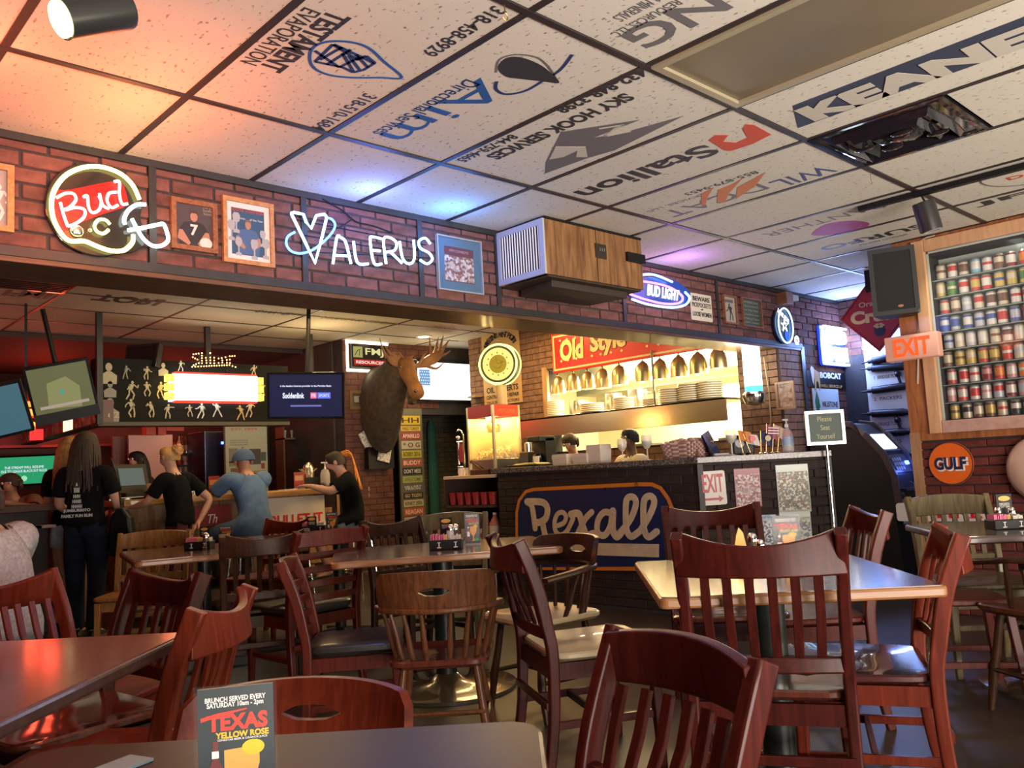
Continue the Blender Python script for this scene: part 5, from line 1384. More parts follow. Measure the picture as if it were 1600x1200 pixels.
for k, (lab, c) in enumerate(JUG):
    y = Ls-.08-k*(2*Ls-.16)/4
    t = thing('jug', lab, 'jug', base @ Matrix.Translation((-SD+.08, y, .52)))
    m_ = mat('jug_%d' % k, c, .35)
    if k == 0: G().cbox((0, 0, .10), (.08, .08, .20)).prism([(-.04, 0), (.04, 0), (0, .05)], -.04, .04, Matrix.Translation((0, 0, .20)) @ Matrix.Rotation(R_(90), 4, 'X')).build('carton', m_, t)
    else:
        G().lathe([(.05, 0), (.055, .02), (.055, .13), (.02, .19), (.018, .21)], 16).build('body', m_, t, smooth=True); G().lathe([(.02, .21), (.02, .23)], 12).build('cap', WHITE, t)
        if k > 1: G().lathe([(.0555, .04), (.0555, .11)], 16, cap=False).build('printed_band', mat('label_cream', (.55, .48, .38), .5), t)
for k, px in enumerate((721, 733)):
    p = oX(CX+.10, px, 725)
    t = thing('coffee_mug', ('white mug at the left end of the side shelf', 'white mug beside the dark angled lid on the side shelf')[k], 'mug', at(CX+.10, p.y, zT, 90))
    G().lathe([(.034, 0), (.036, .075), (.033, .075), (.031, .008), (.001, .006)], 18, cap=False).build('cup', mat('mug_white', (.75, .66, .55), .3), t, smooth=True)
    G().tube([(.034*1, 0, .06), (.055, 0, .055), (.055, 0, .025), (.034, 0, .018)], .005, 6).build('handle', mat('mug_white', (.75, .66, .55), .3), t, smooth=True)
p = oX(CX+.05, 752, 720)
t = thing('condiment_box', 'open dark metal box with slanted lid left of the popcorn machine', 'box', at(CX+.09, p.y, zT))
G().box(-.08, .10, -.12, .12, 0, .05).build('box', mat('box_bronze', (.12, .05, .03), .35, .4), t, bevel=.004)
G().box(-.09, .09, -.12, .12, 0, .01).build('lid', mat('lid_dark', (.05, .03, .02), .25, .5), t, Matrix.Translation((.03, .03, .10)) @ Matrix.Rotation(R_(28), 4, 'X') @ Matrix.Rotation(R_(-20), 4, 'Y'))

# pigs sign and wheel shaped neon clock
M, w, h = wallX(XK, 752, 516, 817, 628, .012)
t = thing('wall_sign', 'tan sign reading WE DON\'T RENT PIGS behind the round yellow neon clock', 'sign', M)
G().cbox((0, 0, .004), (w, h, .008)).build('plate', mat('pigs_tan', (.58, .36, .13), .5), t)
s = "\"WE DON'T RENT PIGS\""
n = len(s)
for k, ch_ in enumerate(s):
    if ch_ == ' ': continue
    a = R_(152-124*k/(n-1)); text(t, ch_, INK, w*.42*math.cos(a), h*.19+h*.20*math.sin(a), None, h*.075, z=.009, bold=.03, rot=a-math.pi/2)
text(t, 'OIL  EXPERTS', INK, 0, -h*.30, w*.84, h*.075, z=.009, bold=.03); text(t, 'CENTRAL AUTO REPAIR', INK, 0, -h*.39, w*.86, h*.05, z=.009, bold=.02); text(t, 'TRUCKS & TRACTORS', INK, 0, -h*.46, w*.86, h*.035, z=.009, bold=.01)
wx = CX+.30
p = oX(wx, 779, 569)
t = thing('neon_clock', 'round wheel shaped clock with glowing yellow neon rings above the popcorn machine', 'clock', fr(p, (math.cos(R_(-62)), math.sin(R_(-62)), 0)))
r = abs(oX(wx, 779, 537).z-p.z)
G().lathe([(r*.97, -.14), (r, -.10), (r, .0), (r*.9, .015)], 36).build('housing', mat('clock_dark', (.04, .03, .02), .4), t, smooth=True)
N_G = emis('neon_lime', (.85, .95, .22), 3)
neon(t, [ell(r*.96, r*.96, 40)], N_G, .010, z=.02, closed=True); neon(t, [ell(r*1.0, r*1.0, 40)], N_G, .009, z=-.08, closed=True)
G().lathe([(r*.80, .018), (r*.45, .02)], 36, cap=False).build('face_ring', emis('clock_face_ring', (1., .82, .22), 1.15), t); G().lathe([(r*.48, .0195), (.001, .021)], 30, cap=False).build('face', emis('clock_face', (.75, .45, .02), .6), t)
g = G()
for k in range(12):
    a = R_(30*k); g.cbox((r*.55*math.cos(a), r*.55*math.sin(a), .024), (.012, .012, .003))
g.tube([(*q, .025) for q in ell(r*.2, r*.2, 20)], .004, 5, closed=True).tube([(0, 0, .026), (r*.3, r*.1, .026)], .003, 5).tube([(0, 0, .026), (-r*.1, r*.35, .026)], .003, 5)
g.build('clock_mark', mat('clock_mark', (.12, .09, .01), .4), t)
G().lathe([(.05, -r-.22), (.05, -r+.0)], 20, M=Matrix.Rotation(R_(-90), 4, 'X') @ Matrix.Translation((0, .05, 0))).build('neck', mat('neck_tan', (.6, .42, .18), .4), t, smooth=True)
light('neon_glow', 'POINT', p+V((-.2, -.1, 0)), (1., .85, .35), 3, .1)
p = oX(XK, 748, 620)
tag(G().cbox((0, 0, 0), (.14, .02, .2)).build('menu_card', mat('menu_tan', (.38, .30, .15), .5), None, fr((XK-.018, p.y, p.z), (0, -1, 0))), 'small framed card on the wall left of the popcorn machine top', 'card')

# ================================================================ kitchen pass
Msn, w, h = wallX(XK-.14, 863, 500, 1200, 560)
zb = oX(XK-.14, 865, 584).z; zt_ = oX(XK-.14, 862, 523).z
ya = oX(XK-.14, 863, 560).y; yb_ = .35
M = fr((XK-.14, (ya+yb_)/2, (zb+zt_)/2), (0, -1, 0)); w = ya-yb_; h = zt_-zb
t = thing('wall_sign', 'long red sign with cream blackletter Old Style Lager above the kitchen pass', 'sign', M)
ORD = mat('oldstyle_red', (.60, .015, .010), .3)
G().cbox((0, 0, -.01), (w, h, .03)).build('plate', ORD, t, bevel=.01)
ringframe(w-.05, h-.05, .018, .005, .008).build('border', mat('oldstyle_cream', (.72, .56, .22), .4), t)
OC = mat('oldstyle_cream', (.72, .56, .22), .4)
L0 = -w/2
def bl(s_, x, ww, hh):
    text(t, s_, mat('oldstyle_dark', (.10, .015, .005), .5), L0+x, .015, ww, hh, z=.0065, depth=.001, bold=.085, shear=.08)
    text(t, s_, OC, L0+x, .015, ww*.96, hh*.97, z=.009, depth=.001, bold=.045, shear=.08)
bl('Old', .30, .36, h*.56); bl('Style', .80, .50, h*.62); bl('Lager', 1.55, .62, h*.60)
g = G()
for x in (.14, .24, .36, .58, .70, .84, .98, 1.3, 1.44, 1.6, 1.8):
    for y in (h*.30, -h*.22): g.prism([(L0+x-.018, y), (L0+x, y+.016), (L0+x+.018, y), (L0+x, y-.016)], .010, .011)
tag(g.build('letter_spur', OC, t), kind='stuff')
# steel shelf
xs = XK-.22
pl = oX(xs, 813, 686); pr = oX(xs, 1136, 657); zt2 = oX(xs, 1000, 632).z; zb2 = oX(xs, 1000, 669).z
t = thing('pass_shelf', 'long stainless steel kitchen pass shelf above the counter', 'shelf', at(xs, (pl.y+pr.y)/2, zb2))
Ls = (pl.y-pr.y)/2; Hs = .21
SH = mat('shelf_steel_warm', (.50, .42, .28), .25, .9)
G().box(0, .02, -Ls, Ls, 0, Hs).box(0, .5, -Ls, Ls, Hs-.02, Hs).box(.02, .5, Ls-.02, Ls, 0, Hs-.02).build('shelf', SH, t, bevel=.003)
zs = zb2+Hs
# plates and pans on the shelf
PLW = mat('plate_cream', (.80, .72, .52), .35)
def stack(label, px, n, r, hgt, m_, ins=.16, kind='plate'):
    p = oX(xs+ins, px, 640)
    for k in range(n):
        o = G().lathe([(r*.6, 0), (r, hgt*.7), (r, hgt), (r*.9, hgt), (r*.55, hgt*.25), (.001, hgt*.25)], 18, cap=False).build(kind, m_, None, at(xs+ins, p.y, zs+k*hgt*.8), smooth=True)
        tag(o, 'plate, '+('top one of ' if k == n-1 else 'bottom one of ' if k == 0 else ORDN[n-1-k]+' from top of ')+label, 'plate', 'plates in '+label)
stack('the leftmost stack on the pass shelf', 868, 9, .10, .024, PLW)
stack('the low wide stack beside the leftmost stack', 925, 5, .13, .024, PLW)
stack('the stack below the middle heat lamps', 975, 6, .11, .024, PLW)
stack('the small stack left of the lamp pole', 1018, 4, .09, .022, PLW)
stack('the bright stack just right of the lamp pole', 1052, 7, .13, .026, PLW)
stack('the bright stack left of the rightmost one', 1082, 8, .13, .026, PLW)
stack('the rightmost stack on the pass shelf', 1112, 8, .12, .026, PLW)
for lab, px, r, hh in (('steel pot behind the plates under the left heat lamps', 905, .11, .17), ('steel pan standing between the plate stacks', 960, .09, .20), ('dark steel canister behind the stacks under the middle heat lamps', 998, .10, .21)):
    p = oX(xs+.38, px, 640); t = thing('steel_pot', lab, 'pot', at(xs+.38, p.y, zs))
    G().lathe([(r*.96, 0), (r, .01), (r, hh), (r*.95, hh), (r*.93, .01), (.001, .008)], 20, cap=False).build('pot', STEEL, t, smooth=True)
    G().tube([(r*.7, -r*.8, hh*.8), (r*.5, -r*1.3, hh*.8), (-.0, -r*1.3, hh*.8), (-r*.3, -r*.95, hh*.8)], .006, 6).build('handle', STEEL, t)
p = oX(xs+.05, 1023, 620)
tag(G().tube([(0, 0, 0), (0, 0, oz1-zs)], .012, 8).build('shelf_pole', STEEL, None, at(xs+.05, p.y, zs)), 'steel pole rising from the pass shelf between the heat lamps', 'pole')
# heat lamps
HL = mat('lamp_brass', (.62, .48, .24), .3, .9)
HLx = [872, 895, 918, 942, 968, 1005, 1032, 1061, 1091, 1122]
HLy = [(588, 616), (583, 611), (580, 608), (576, 607), (571, 602), (565, 597), (561, 593), (556, 590), (551, 585), (543, 576)]
for k, px in enumerate(HLx):
    y0_, y1_ = HLy[k]; xx = XK-.10
    a, b = oX(xx, px, y0_), oX(xx, px, y1_); hh = a.z-b.z; r = hh*.42
    nm = ['first', 'second', 'third', 'fourth', 'fifth', 'sixth', 'seventh', 'eighth', 'ninth', 'tenth'][k]
    t = thing('heat_lamp', 'brass bell heat lamp, %s from the left in the row below the red sign' % nm, 'heat lamp', at(xx, (a.y+b.y)/2, b.z), 'heat lamps over the kitchen pass')
    G().lathe([(r, 0), (r*.98, hh*.45), (r*.85, hh*.72), (r*.55, hh*.9), (r*.22, hh), (r*.2, hh*1.05)], 20, cap=False).build('shade', HL, t, smooth=True)
    G().lathe([(.001, .01), (r*.8, .012), (r*.85, .03)], 16, cap=False).build('bulb', emis('heat_bulb', (1., .75, .35), 12), t)
    G().tube([(0, 0, hh*1.03), (0, 0, hh*1.03+.08)], .006, 6).build('cord', BLACK, t)
light('heat_glow', 'AREA', (XK+.12, 1.65, 1.98), (1., .74, .38), 190, .25, (XK+.12, 1.65, 0), 2.2)
# glowing tube lamp
p = oX(XK-.25, 1176, 585); za, zb = oX(XK-.25, 1174, 545).z, oX(XK-.25, 1180, 612).z
t = thing('tube_lamp', 'glowing white cylinder lamp with chrome bowl at the right end of the kitchen pass', 'lamp', at(XK-.25, p.y, zb))
rr = .075
G().lathe([(rr, 0), (rr, za-zb)], 24).build('glass_cylinder', emis('tube_white', (1., .97, .86), 7), t, smooth=True)
G().lathe([(.02, -.12), (rr*1.1, -.10), (rr*1.35, -.05), (rr*1.35, -.02), (rr*1.05, 0)], 24).build('chrome_bowl', CHROME, t, smooth=True)
G().lathe([(rr*1.005, .0), (rr*1.005, .05)], 24, cap=False).build('blue_band', emis('tube_blue', (.1, .6, .9), 2), t)
G().tube([(rr+.03, -.06, .3), (rr+.05, -.07, 0), (rr+.06, -.06, -.25), (rr+.02, -.03, -.45)], .005, 6).build('cord', mat('cord_gold', (.35, .25, .12), .4), t)
light('tube_glow', 'POINT', (XK-.45, p.y+.0, (za+zb)/2), (1., .93, .75), 9, .1)
M, w, h = wallX(XK, 1213, 598, 1246, 638)
M.translation.x = XK-.012
picture('small tan framed portrait photo on the brick wall right of the tube lamp', M, w, h, mat('frame_tan_flat', (.3, .17, .09), .4), .02, cells('portrait_cells', [(.45, .28, .2), (.35, .2, .14), (.5, .34, .26), (.22, .11, .08)], 26), None)
# kitchen interior
t = thing('kitchen_hood', 'steel extractor hood inside the kitchen behind the heat lamps', 'hood', at(6.6, 1.7, 1.95))
G().rings([[(x*.4*k, y*1.3, z) for x, y in ((-1, -1), (1, -1), (1, 1), (-1, 1))] for k, z in ((1, 0), (1, .1), (.7, .4))]).build('hood', mat('hood_steel', (.40, .40, .28), .4, .6), t)
t = thing('kitchen_range', 'steel kitchen range with dark oven windows behind the pass', 'range', at(6.9, 1.5, 0))
G().box(-.3, .3, -1.4, 1.4, 0, 1.1).build('body', mat('range_steel', (.45, .42, .30), .4, .5), t)
for k in range(4): G().box(-.32, -.3, -1.2+.65*k, -.8+.65*k, .95, 1.35).box(-.3, -.1, -1.2+.65*k, -.8+.65*k, 1.1, 1.35).build('oven_window', mat('oven_dark', (.04, .035, .03), .3), t)

# ================================================================ bar room
# bar counter
BY = 3.86
BZ = 1.055
BT = wood('bar_top', (.26, .12, .04), (.48, .26, .09), .25, .5, axis=0)
BF = wood('bar_front', (.16, .07, .025), (.30, .15, .05), .45, .2, axis=2)
xl = oY(BY, 190, 778).x; xr = oY(BY, 533, 765).x
t = thing('bar_counter', 'long wooden bar counter with light wood edge behind the seated customers', 'bar', at((xl+xr)/2, BY))
Lb = (xr-xl)/2
G().box(-Lb, Lb, -.06, .55, BZ-.06, BZ).build('bar_top', BT, t, bevel=.012)
G().box(-Lb+.05, Lb-.25, .14, .5, .08, BZ-.06).build('front_panel', BF, t)
g = G()
for k in range(6): g.box(-Lb+.08+k*.42, -Lb+.11+k*.42, .11, .14, .1, BZ-.06)
g.box(-Lb+.05, Lb-.25, .115, .14, .10, .22).build('trim_batten', BF, t)
for k in range(5):
    x = -Lb+.30+k*.42
    G().box(x-.15, x+.15, .125, .14, .3, .85).build('panel', BF, t, bevel=.006)
G().tube([(-Lb+.1, -.0, .22), (Lb-.3, -.0, .22)], .02, 8).build('foot_rail', mat('brass_dark', (.25, .16, .06), .3, .9), t)
M, w, h = wallY(BY+.10, 418, 783, 508, 825)
t = thing('banner', 'white banner with red lettering BULLET on the front of the bar', 'banner', M)
G().cbox((0, 0, 0), (w, h*1.15, .006)).build('sheet', mat('banner_white', (.62, .52, .42), .5), t)
text(t, 'BULLET JT', REDP, .0, -h*.18, w*.92, h*.42, z=.005, bold=.03)
M, w, h = wallY(BY+.10, 315, 790, 352, 820)
t = thing('banner', 'dark red banner with white script on the bar front', 'banner', M)
G().cbox((0, 0, 0), (w*1.6, h, .006)).build('sheet', mat('banner_red', (.25, .015, .02), .5), t); text(t, 'Th', WHITE, -w*.05, -h*.15, w*.4, h*.42, z=.005, shear=.3)
# left return of the bar, dark red
t = thing('bar_return', 'dark red topped bar counter at the far left behind the standing women', 'bar', at(-.12, 4.12))
DR = mat('bar_darkred', (.05, .014, .012), .6)
G().box(-1.2, 1.02, -.1, .45, 1.0, 1.06).build('bar_top', DR, t, bevel=.01); G().box(-1.2, .95, .1, .4, 0, 1.0).build('front_panel', mat('bar_dark_panel', (.03, .018, .015), .6), t)
# photo mural soffit
MY = 4.42
a = oY(MY, 153, 662); b = oY(MY, 418, 658)
zb, zt_ = a.z, 2.36
t = thing('photo_mural', 'black soffit panel covered with cut out photos of ball players above the bar', 'mural', fr(((a.x+b.x)/2, MY, (zb+zt_)/2), (1, 0, 0)))
w, h = b.x-a.x+.5, zt_-zb
G().box(-w/2+.25, w/2+.0, -h/2, h/2, -.2, 0).build('panel', mat('mural_black', (.006, .006, .005), .7, spec=.15, noise=.3, nscale=5), t)
G().box(-w/2+.25, w/2, -h/2-.02, -h/2+.015, -.2, .01).build('edge_trim', mat('mural_edge', (.05, .04, .025), .5), t)
PM = [mat('player_cream', (.36, .32, .21), .6), mat('player_gold', (.42, .31, .10), .6), mat('player_grey', (.22, .21, .18), .6), mat('player_teal', (.45, .52, .45), .6)]
I = t.matrix_world.inverted()
FIG = [(170, 583, 34, 0, 'b'), (172, 608, 26, 2, 'b'), (206, 610, 30, 0, 'f'), (204, 638, 30, 0, 'f'), (172, 640, 38, 2, 'b'), (235, 640, 26, 0, 'f'), (263, 643, 24, 0, 'f'), (229, 608, 24, 0, 'f'), (252, 610, 28, 1, 'f'), (230, 583, 22, 0, 'f'), (255, 577, 22, 0, 'b'), (198, 582, 22, 2, 'f'), (283, 572, 18, 3, 'f'), (296, 642, 20, 0, 'f'), (315, 642, 26, 3, 'f'), (338, 640, 26, 3, 'f'), (375, 645, 26, 1, 'f'), (392, 640, 28, 0, 'f'), (397, 580, 22, 0, 'f'), (410, 608, 24, 1, 'f')]
for k, (px, py, s, mi, kd) in enumerate(FIG):
    q = I @ oY(MY, px, py); sc = s*.0059
    if kd == 'f': silhouette(t, PM[mi], q.x, q.y, sc, k+20, z=.002+.0012*(k % 3), name='player_photo')
    else:
        z = .002
        G().prism([(q.x-.34*sc, q.y-.5*sc), (q.x-.36*sc, q.y-.1*sc), (q.x-.1*sc, q.y+.08*sc), (q.x+.1*sc, q.y+.08*sc), (q.x+.36*sc, q.y-.1*sc), (q.x+.34*sc, q.y-.5*sc)], z, z+.001).prism(ell(.15*sc, .2*sc, 12, q.x, q.y+.28*sc), z, z+.001).build('player_photo', PM[mi], t)
q = I @ oY(MY, 177, 648); text(t, '62', PM[0], q.x, q.y, .10, .06, z=.006, bold=.04)
# angled soffit on the left with photo tiles
p1 = oY(MY, 150, 662); p0_ = oZ(p1.z, 24, 698)
d = (V((p1.x, p1.y, 0))-V((p0_.x, p0_.y, 0))); Lx = d.length; zlo = p1.z
M = fr((p0_.x, p0_.y, zlo), d)
t = thing('photo_soffit', 'angled soffit of red lit photo tiles below the tilted televisions', 'soffit', M)
G().box(0, Lx, 0, .22, -.15, 0).build('panel', mat('soffit_dark', (.12, .06, .05), .5), t)
colr = [(.35, .08, .06), (.22, .12, .10), (.45, .42, .30), (.30, .06, .05), (.30, .28, .34), (.2, .2, .2)]
nt_ = 9
for k in range(nt_):
    x0, x1 = Lx*(k+.04)/nt_, Lx*(k+.96)/nt_
    G().box(x0, x1, .01, .20, 0, .004).build('photo_tile', cells('soff_%d' % (k % 3), [colr[(k+i) % 6] for i in range(3)], 16, .25) if k != nt_-3 else emis('lit_tile', (1., .85, .45), 1.8), t)
# televisions
def tvp(label, D, cpx, cpy, wpx, hpx, scr, roll=0, yaw=0, tilt=12, d=.06):
    c = CAM+(FWD*FPX+RGT*(cpx-800)+UPV*(600-cpy))*(D/FPX)
    r = V((RGT.x, RGT.y, 0)).normalized(); M = fr(c, Matrix.Rotation(R_(yaw), 3, 'Z') @ r) @ Matrix.Rotation(R_(tilt), 4, 'X') @ Matrix.Rotation(R_(roll), 4, 'Z')
    return tv(label, M, wpx*D/FPX, hpx*D/FPX, scr, 0, d=d), c
SCB = emis('screen_dark', (.010, .012, .05), 1.)
t, c = tvp('flat television with dark screen of advert logos left of the moose head', 7.9, 478, 618, 119, 73, SCB, -2.5, 3, 8)
w, h = 119*7.9/FPX, 73*7.9/FPX
text(t, 'is the leading internet provider in the Permian Basin', emis('tv_white', (.8, .85, 1.), 1.2), 0, h*.20, w*.66, h*.05, z=.005, depth=.001, bold=.02)
text(t, 'Suddenlink', emis('tv_white', (.8, .85, 1.), 1.2), -w*.16, 0, w*.28, h*.12, z=.005, depth=.001, bold=.03)
G().cbox((w*.10, .0, .005), (w*.08, h*.13, .001)).build('logo_pink', emis('tv_pink', (.9, .15, .35), 1.1), t); G().cbox((w*.235, .0, .005), (w*.17, h*.13, .001)).build('logo_blue', emis('tv_blue', (.15, .2, .9), 1.1), t)
text(t, 'PB', emis('tv_white', (.8, .85, 1.), 1.2), w*.10, 0, w*.05, h*.07, z=.006, depth=.001); text(t, 'SPORTS', emis('tv_white', (.8, .85, 1.), 1.2), w*.235, 0, w*.13, h*.06, z=.006, depth=.001)
G().cbox((0, -h*.22, .005), (w*.40, h*.035, .001)).build('caption_bar', emis('tv_caption', (.3, .3, .9), .6), t)
G().tube([(0, .1, -.06), (0, h/2+.60, -.20)], .02, 8).build('wall_bracket', BLACK, t)
t, c = tvp('large tilted television showing a green and tan sports field at the far left', 7.2, 97, 612, 92, 92, emis('screen_field', (.14, .14, .06), .9), 12, 28, 14, .08)
w, h = 92*7.2/FPX, 92*7.2/FPX
g = G().prism([(-w*.25, -h*.25), (w*.25, -h*.30), (w*.28, h*.05), (w*.1, h*.25), (-w*.2, h*.18)], .004, .005); g.build('screen_field', emis('screen_tan', (.30, .30, .12), .8), t)
G().cbox((-.0, -h*.22, .006), (w*.75, h*.05, .001)).build('score_bar', emis('screen_bar', (.45, .35, .28), .9), t); G().prism(ell(w*.03, h*.06, 10, 0, .0), .006, .007).build('screen_logo', emis('screen_teal', (.08, .35, .25), .9), t)
G().box(-w/2, w/2, -h/2, -h*.32, .003, .012).build('lower_bezel', BLACK, t)
G().tube([(0, h/2-.1, -.06), (.0, h/2+.45, -.15)], .02, 8).build('ceiling_bracket', BLACK, t)
t, c = tvp('tilted television with a blue green screen cut by the left edge of the photo', 6.6, 2, 642, 74, 84, emis('screen_aqua', (.05, .13, .17), 1.), 14, 28, 14, .08)
t, c = tvp('black television back hanging from the bar ceiling above the photo mural', 8.2, 221, 556, 64, 38, BLACK, -2, -20, -10)
t, c = tvp('green television screen low behind the bar at the far left', 9.6, 38, 735, 92, 48, emis('screen_green', (.02, .30, .13), 1.1), 0, 15, 0)
w, h = 92*9.6/FPX, 48*9.6/FPX
text(t, 'THE STREAM WILL RESUME', emis('tv_white', (.8, .85, 1.), 1.2), .0, h*.10, w*.6, h*.08, z=.005, depth=.001); text(t, 'DUE TO LEAGUE BLACKOUT RULES', emis('tv_white', (.8, .85, 1.), 1.2), .0, -h*.02, w*.7, h*.08, z=.005, depth=.001)
G().prism(ell(h*.09, h*.09, 16, 0, -h*.26), .005, .006).build('screen_logo', emis('screen_lime', (.3, .7, .4), 1.1), t)
# red lit sign blocks between the televisions
c = on(1, 4.2, 40, 650)
t = thing('lit_sign', 'glowing red and orange block sign between the tilted televisions', 'sign', fr(c, (1, -.3, 0)))
for k, (x, y, s, e) in enumerate(((-.05, .12, .06, 5), (.04, .10, .05, 4), (.03, .03, .06, 5), (-.02, -.02, .05, 4), (.03, -.09, .08, 7), (.08, -.16, .10, 2.0))):
    if k == 0: G().box(-.01, .01, .1, CEIL2-c.z, -.02, 0).build('hanger', BLACK, t)
    G().cbox((x, y, 0), (s, s*.9, .03)).build('glowing_block', emis('block_%d' % e, (1., .16 if e > 3 else .02, .02), e), t)
# lit beer sign and Shiner bulbs above it
MZ = MY-.12
M, w, h = wallY(MZ, 270, 584, 400, 628)
t = thing('lit_sign', 'overexposed glowing white sign with yellow ends hanging on the photo mural', 'sign', M)
G().cbox((0, 0, -.04), (w, h, .16)).build('box', emis('white_hot', (1., .95, .82), 5), t)
for s in (-1, 1):
    g = G()
    for k in range(3): g.cbox((s*(w/2+.035), (k-1)*h*.33, 0), (.07, h*.26, .07))
    g.build('yellow_end', emis('yellow_end', (1., .70, .05), 4), t)
G().cbox((0, h/2+.008, .0), (w*.98, .018, .09)).cbox((0, -h/2-.008, 0), (w*.98, .018, .09)).build('red_edge', emis('red_edge', (1., .05, .03), 1.6), t)
light('sign_glow', 'POINT', M @ V((0, .05, .35)), (1., .80, .38), 3.5, .15)
M, w, h = wallY(MZ, 298, 549, 370, 577)
t = thing('bulb_sign', 'Shiner sign spelled in small orange bulbs above the glowing white sign', 'sign', M)
SB = emis('shiner_bulb', (1., .50, .16), 6)
g = G()
def sh_(pts):
    P = [V((a*w/72-.5*w, .5*h-b*h/28, 0)) for a, b in pts]
    for a, b in zip(P, P[1:]):
        n = max(1, int((b-a).length/.024))
        for k in range(n): g.ball(a+(b-a)*k/n, .0078, 6, 4)
    g.ball(P[-1], .0075, 6, 4)
sh_([(12, 3), (4, 5), (3, 10), (10, 14), (12, 20), (4, 24)]); sh_([(17, 2), (17, 20)]); sh_([(17, 11), (23, 10), (24, 19)]); sh_([(30, 9), (30, 19)]); g.ball((30*w/72-.5*w, .5*h-.04*h, 0), .009, 6, 4)
sh_([(36, 19), (36, 9), (43, 10), (43, 18)]); sh_([(49, 13), (56, 12), (54, 7), (48, 9), (49, 17), (56, 17)]); sh_([(61, 17), (61, 5), (69, 4)]); sh_([(2, 27), (20, 25), (40, 23), (60, 21), (70, 24)])
g.build('bulb', SB, t)
for x_ in (-.3, .3): G().box(x_*w-.008, x_*w+.008, -h/2-.12, h*.3, -.035, -.02).build('bracket', BLACK, t)
G().cbox((0, -.02, -.03), (w*.95, .006, .01)).cbox((0, .05, -.03), (w*.9, .006, .01)).build('back_wire', BLACK, t)
# back bar
BBY = 7.4
t = thing('back_bar', 'red lit back bar shelving with dark cabinets behind the bar', 'shelving', at(1.6, BBY))
BD = mat('backbar_dark', (.05, .02, .018), .5)
G().box(-3.5, 3.4, 0, .5, 0, 1.0).build('cabinet', BD, t)
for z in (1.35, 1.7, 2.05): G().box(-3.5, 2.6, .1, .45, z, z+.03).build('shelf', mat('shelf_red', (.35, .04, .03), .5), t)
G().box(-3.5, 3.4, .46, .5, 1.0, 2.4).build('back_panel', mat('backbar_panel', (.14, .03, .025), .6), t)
def flatthing(name, label, cat, y, q, m_, d=.04, pm='panel', z0=None):
    M, w, h = wallY(y, *q)
    if z0 is not None:
        zt = M.translation.z+h/2; h = zt-z0; M.translation.z = (zt+z0)/2
    t = thing(name, label, cat, M); G().cbox((0, 0, 0), (w, h, d)).build(pm, m_, t, bevel=.003); return t, w, h
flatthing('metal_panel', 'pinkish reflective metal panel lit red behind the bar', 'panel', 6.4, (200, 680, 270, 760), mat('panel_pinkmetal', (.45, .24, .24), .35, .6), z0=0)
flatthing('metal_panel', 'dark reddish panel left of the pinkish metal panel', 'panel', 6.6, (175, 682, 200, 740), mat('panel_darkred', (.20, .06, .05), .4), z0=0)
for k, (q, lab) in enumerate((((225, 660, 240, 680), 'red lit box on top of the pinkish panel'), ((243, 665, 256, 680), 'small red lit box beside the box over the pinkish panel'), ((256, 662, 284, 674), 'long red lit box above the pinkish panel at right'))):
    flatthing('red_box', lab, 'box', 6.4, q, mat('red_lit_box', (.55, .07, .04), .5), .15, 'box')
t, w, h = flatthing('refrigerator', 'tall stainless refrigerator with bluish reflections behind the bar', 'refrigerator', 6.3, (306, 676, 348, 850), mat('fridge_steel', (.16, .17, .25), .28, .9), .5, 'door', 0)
G().box(w/2-.03, w/2-.0, -h*.35, h*.40, .25, .29).build('handle', CHROME, t); G().cbox((w*.20, h*.42, .255), (.03, .03, .01)).build('indicator_light', emis('fridge_blue', (.1, .2, 1.), 6), t)
t, w, h = flatthing('notice_board', 'pale board with notices and photos behind the man in the blue cap', 'board', 5.7, (350, 660, 420, 850), mat('board_cream', (.40, .40, .28), .5), .05, 'board', 0)
for k, (x, y, ww, hh, c) in enumerate(((-.32, .20, .20, .16, (.20, .18, .14)), (.12, .20, .42, .14, (.05, .045, .045)), (.40, .20, .12, .08, (.06, .08, .08)), (-.25, .10, .28, .09, (.16, .07, .05)), (.30, .09, .30, .06, (.32, .18, .09)), (.38, .14, .08, .05, (.25, .03, .02)))):
    G().cbox((x*w, y*h+h*.08, .027), (ww*w, hh*h*.7, .006)).build('pinned_photo', mat('pinned_%d' % k, c, .5), t)
for k in range(3): text(t, 'breakfast served all day', INKG, -.18*w, h*(.385-.014*k), w*.42, h*.010, z=.027, depth=.001)
for k in range(2): text(t, 'EST 1979', REDP, -.05*w, h*(.455), w*.6, h*.014, z=.027+k*.001, depth=.001)
# shelf with glasses near the right end of the bar
M, w, h = wallY(6.0, 436, 668, 515, 685)
t = thing('glass_shelf', 'small wooden shelf of glasses and hanging ornaments under the bar television', 'shelf', M)
G().cbox((0, -h/2, 0), (w, .02, .2)).box(-w/2, -w/2+.02, -h/2-.9, h/2, -.1, .1).build('shelf', mat('shelf_dim', (.14, .08, .04), .5), t)
for k in range(6):
    x = -w*.42+k*w*.16
    tag(G().lathe([(.025, 0), (.02, .02), (.03, .10), (.032, .10)], 12).build('drinking_glass', mat('goblet_clear', (.9, .88, .8), .05, alpha=.35, spec=.8), None, M @ fr((x, -h/2+.01, .02), (1, 0, 0), (0, 0, -1))), 'small glass, '+ORDN[k]+' from the left on the shelf under the bar television', 'glass', 'glasses on the shelf under the bar television')
G().cbox((w*.05, -.0, .03), (.22, .14, .05)).build('crate', mat('crate_tan', (.20, .11, .05), .5), t)
flatthing('kitchen_door_panel', 'dark panel behind the bar, left of the brick wall with the moose', 'panel', 6.6, (404, 660, 432, 870), mat('dark_panel', (.035, .022, .018), .6), .05, 'panel', 0)
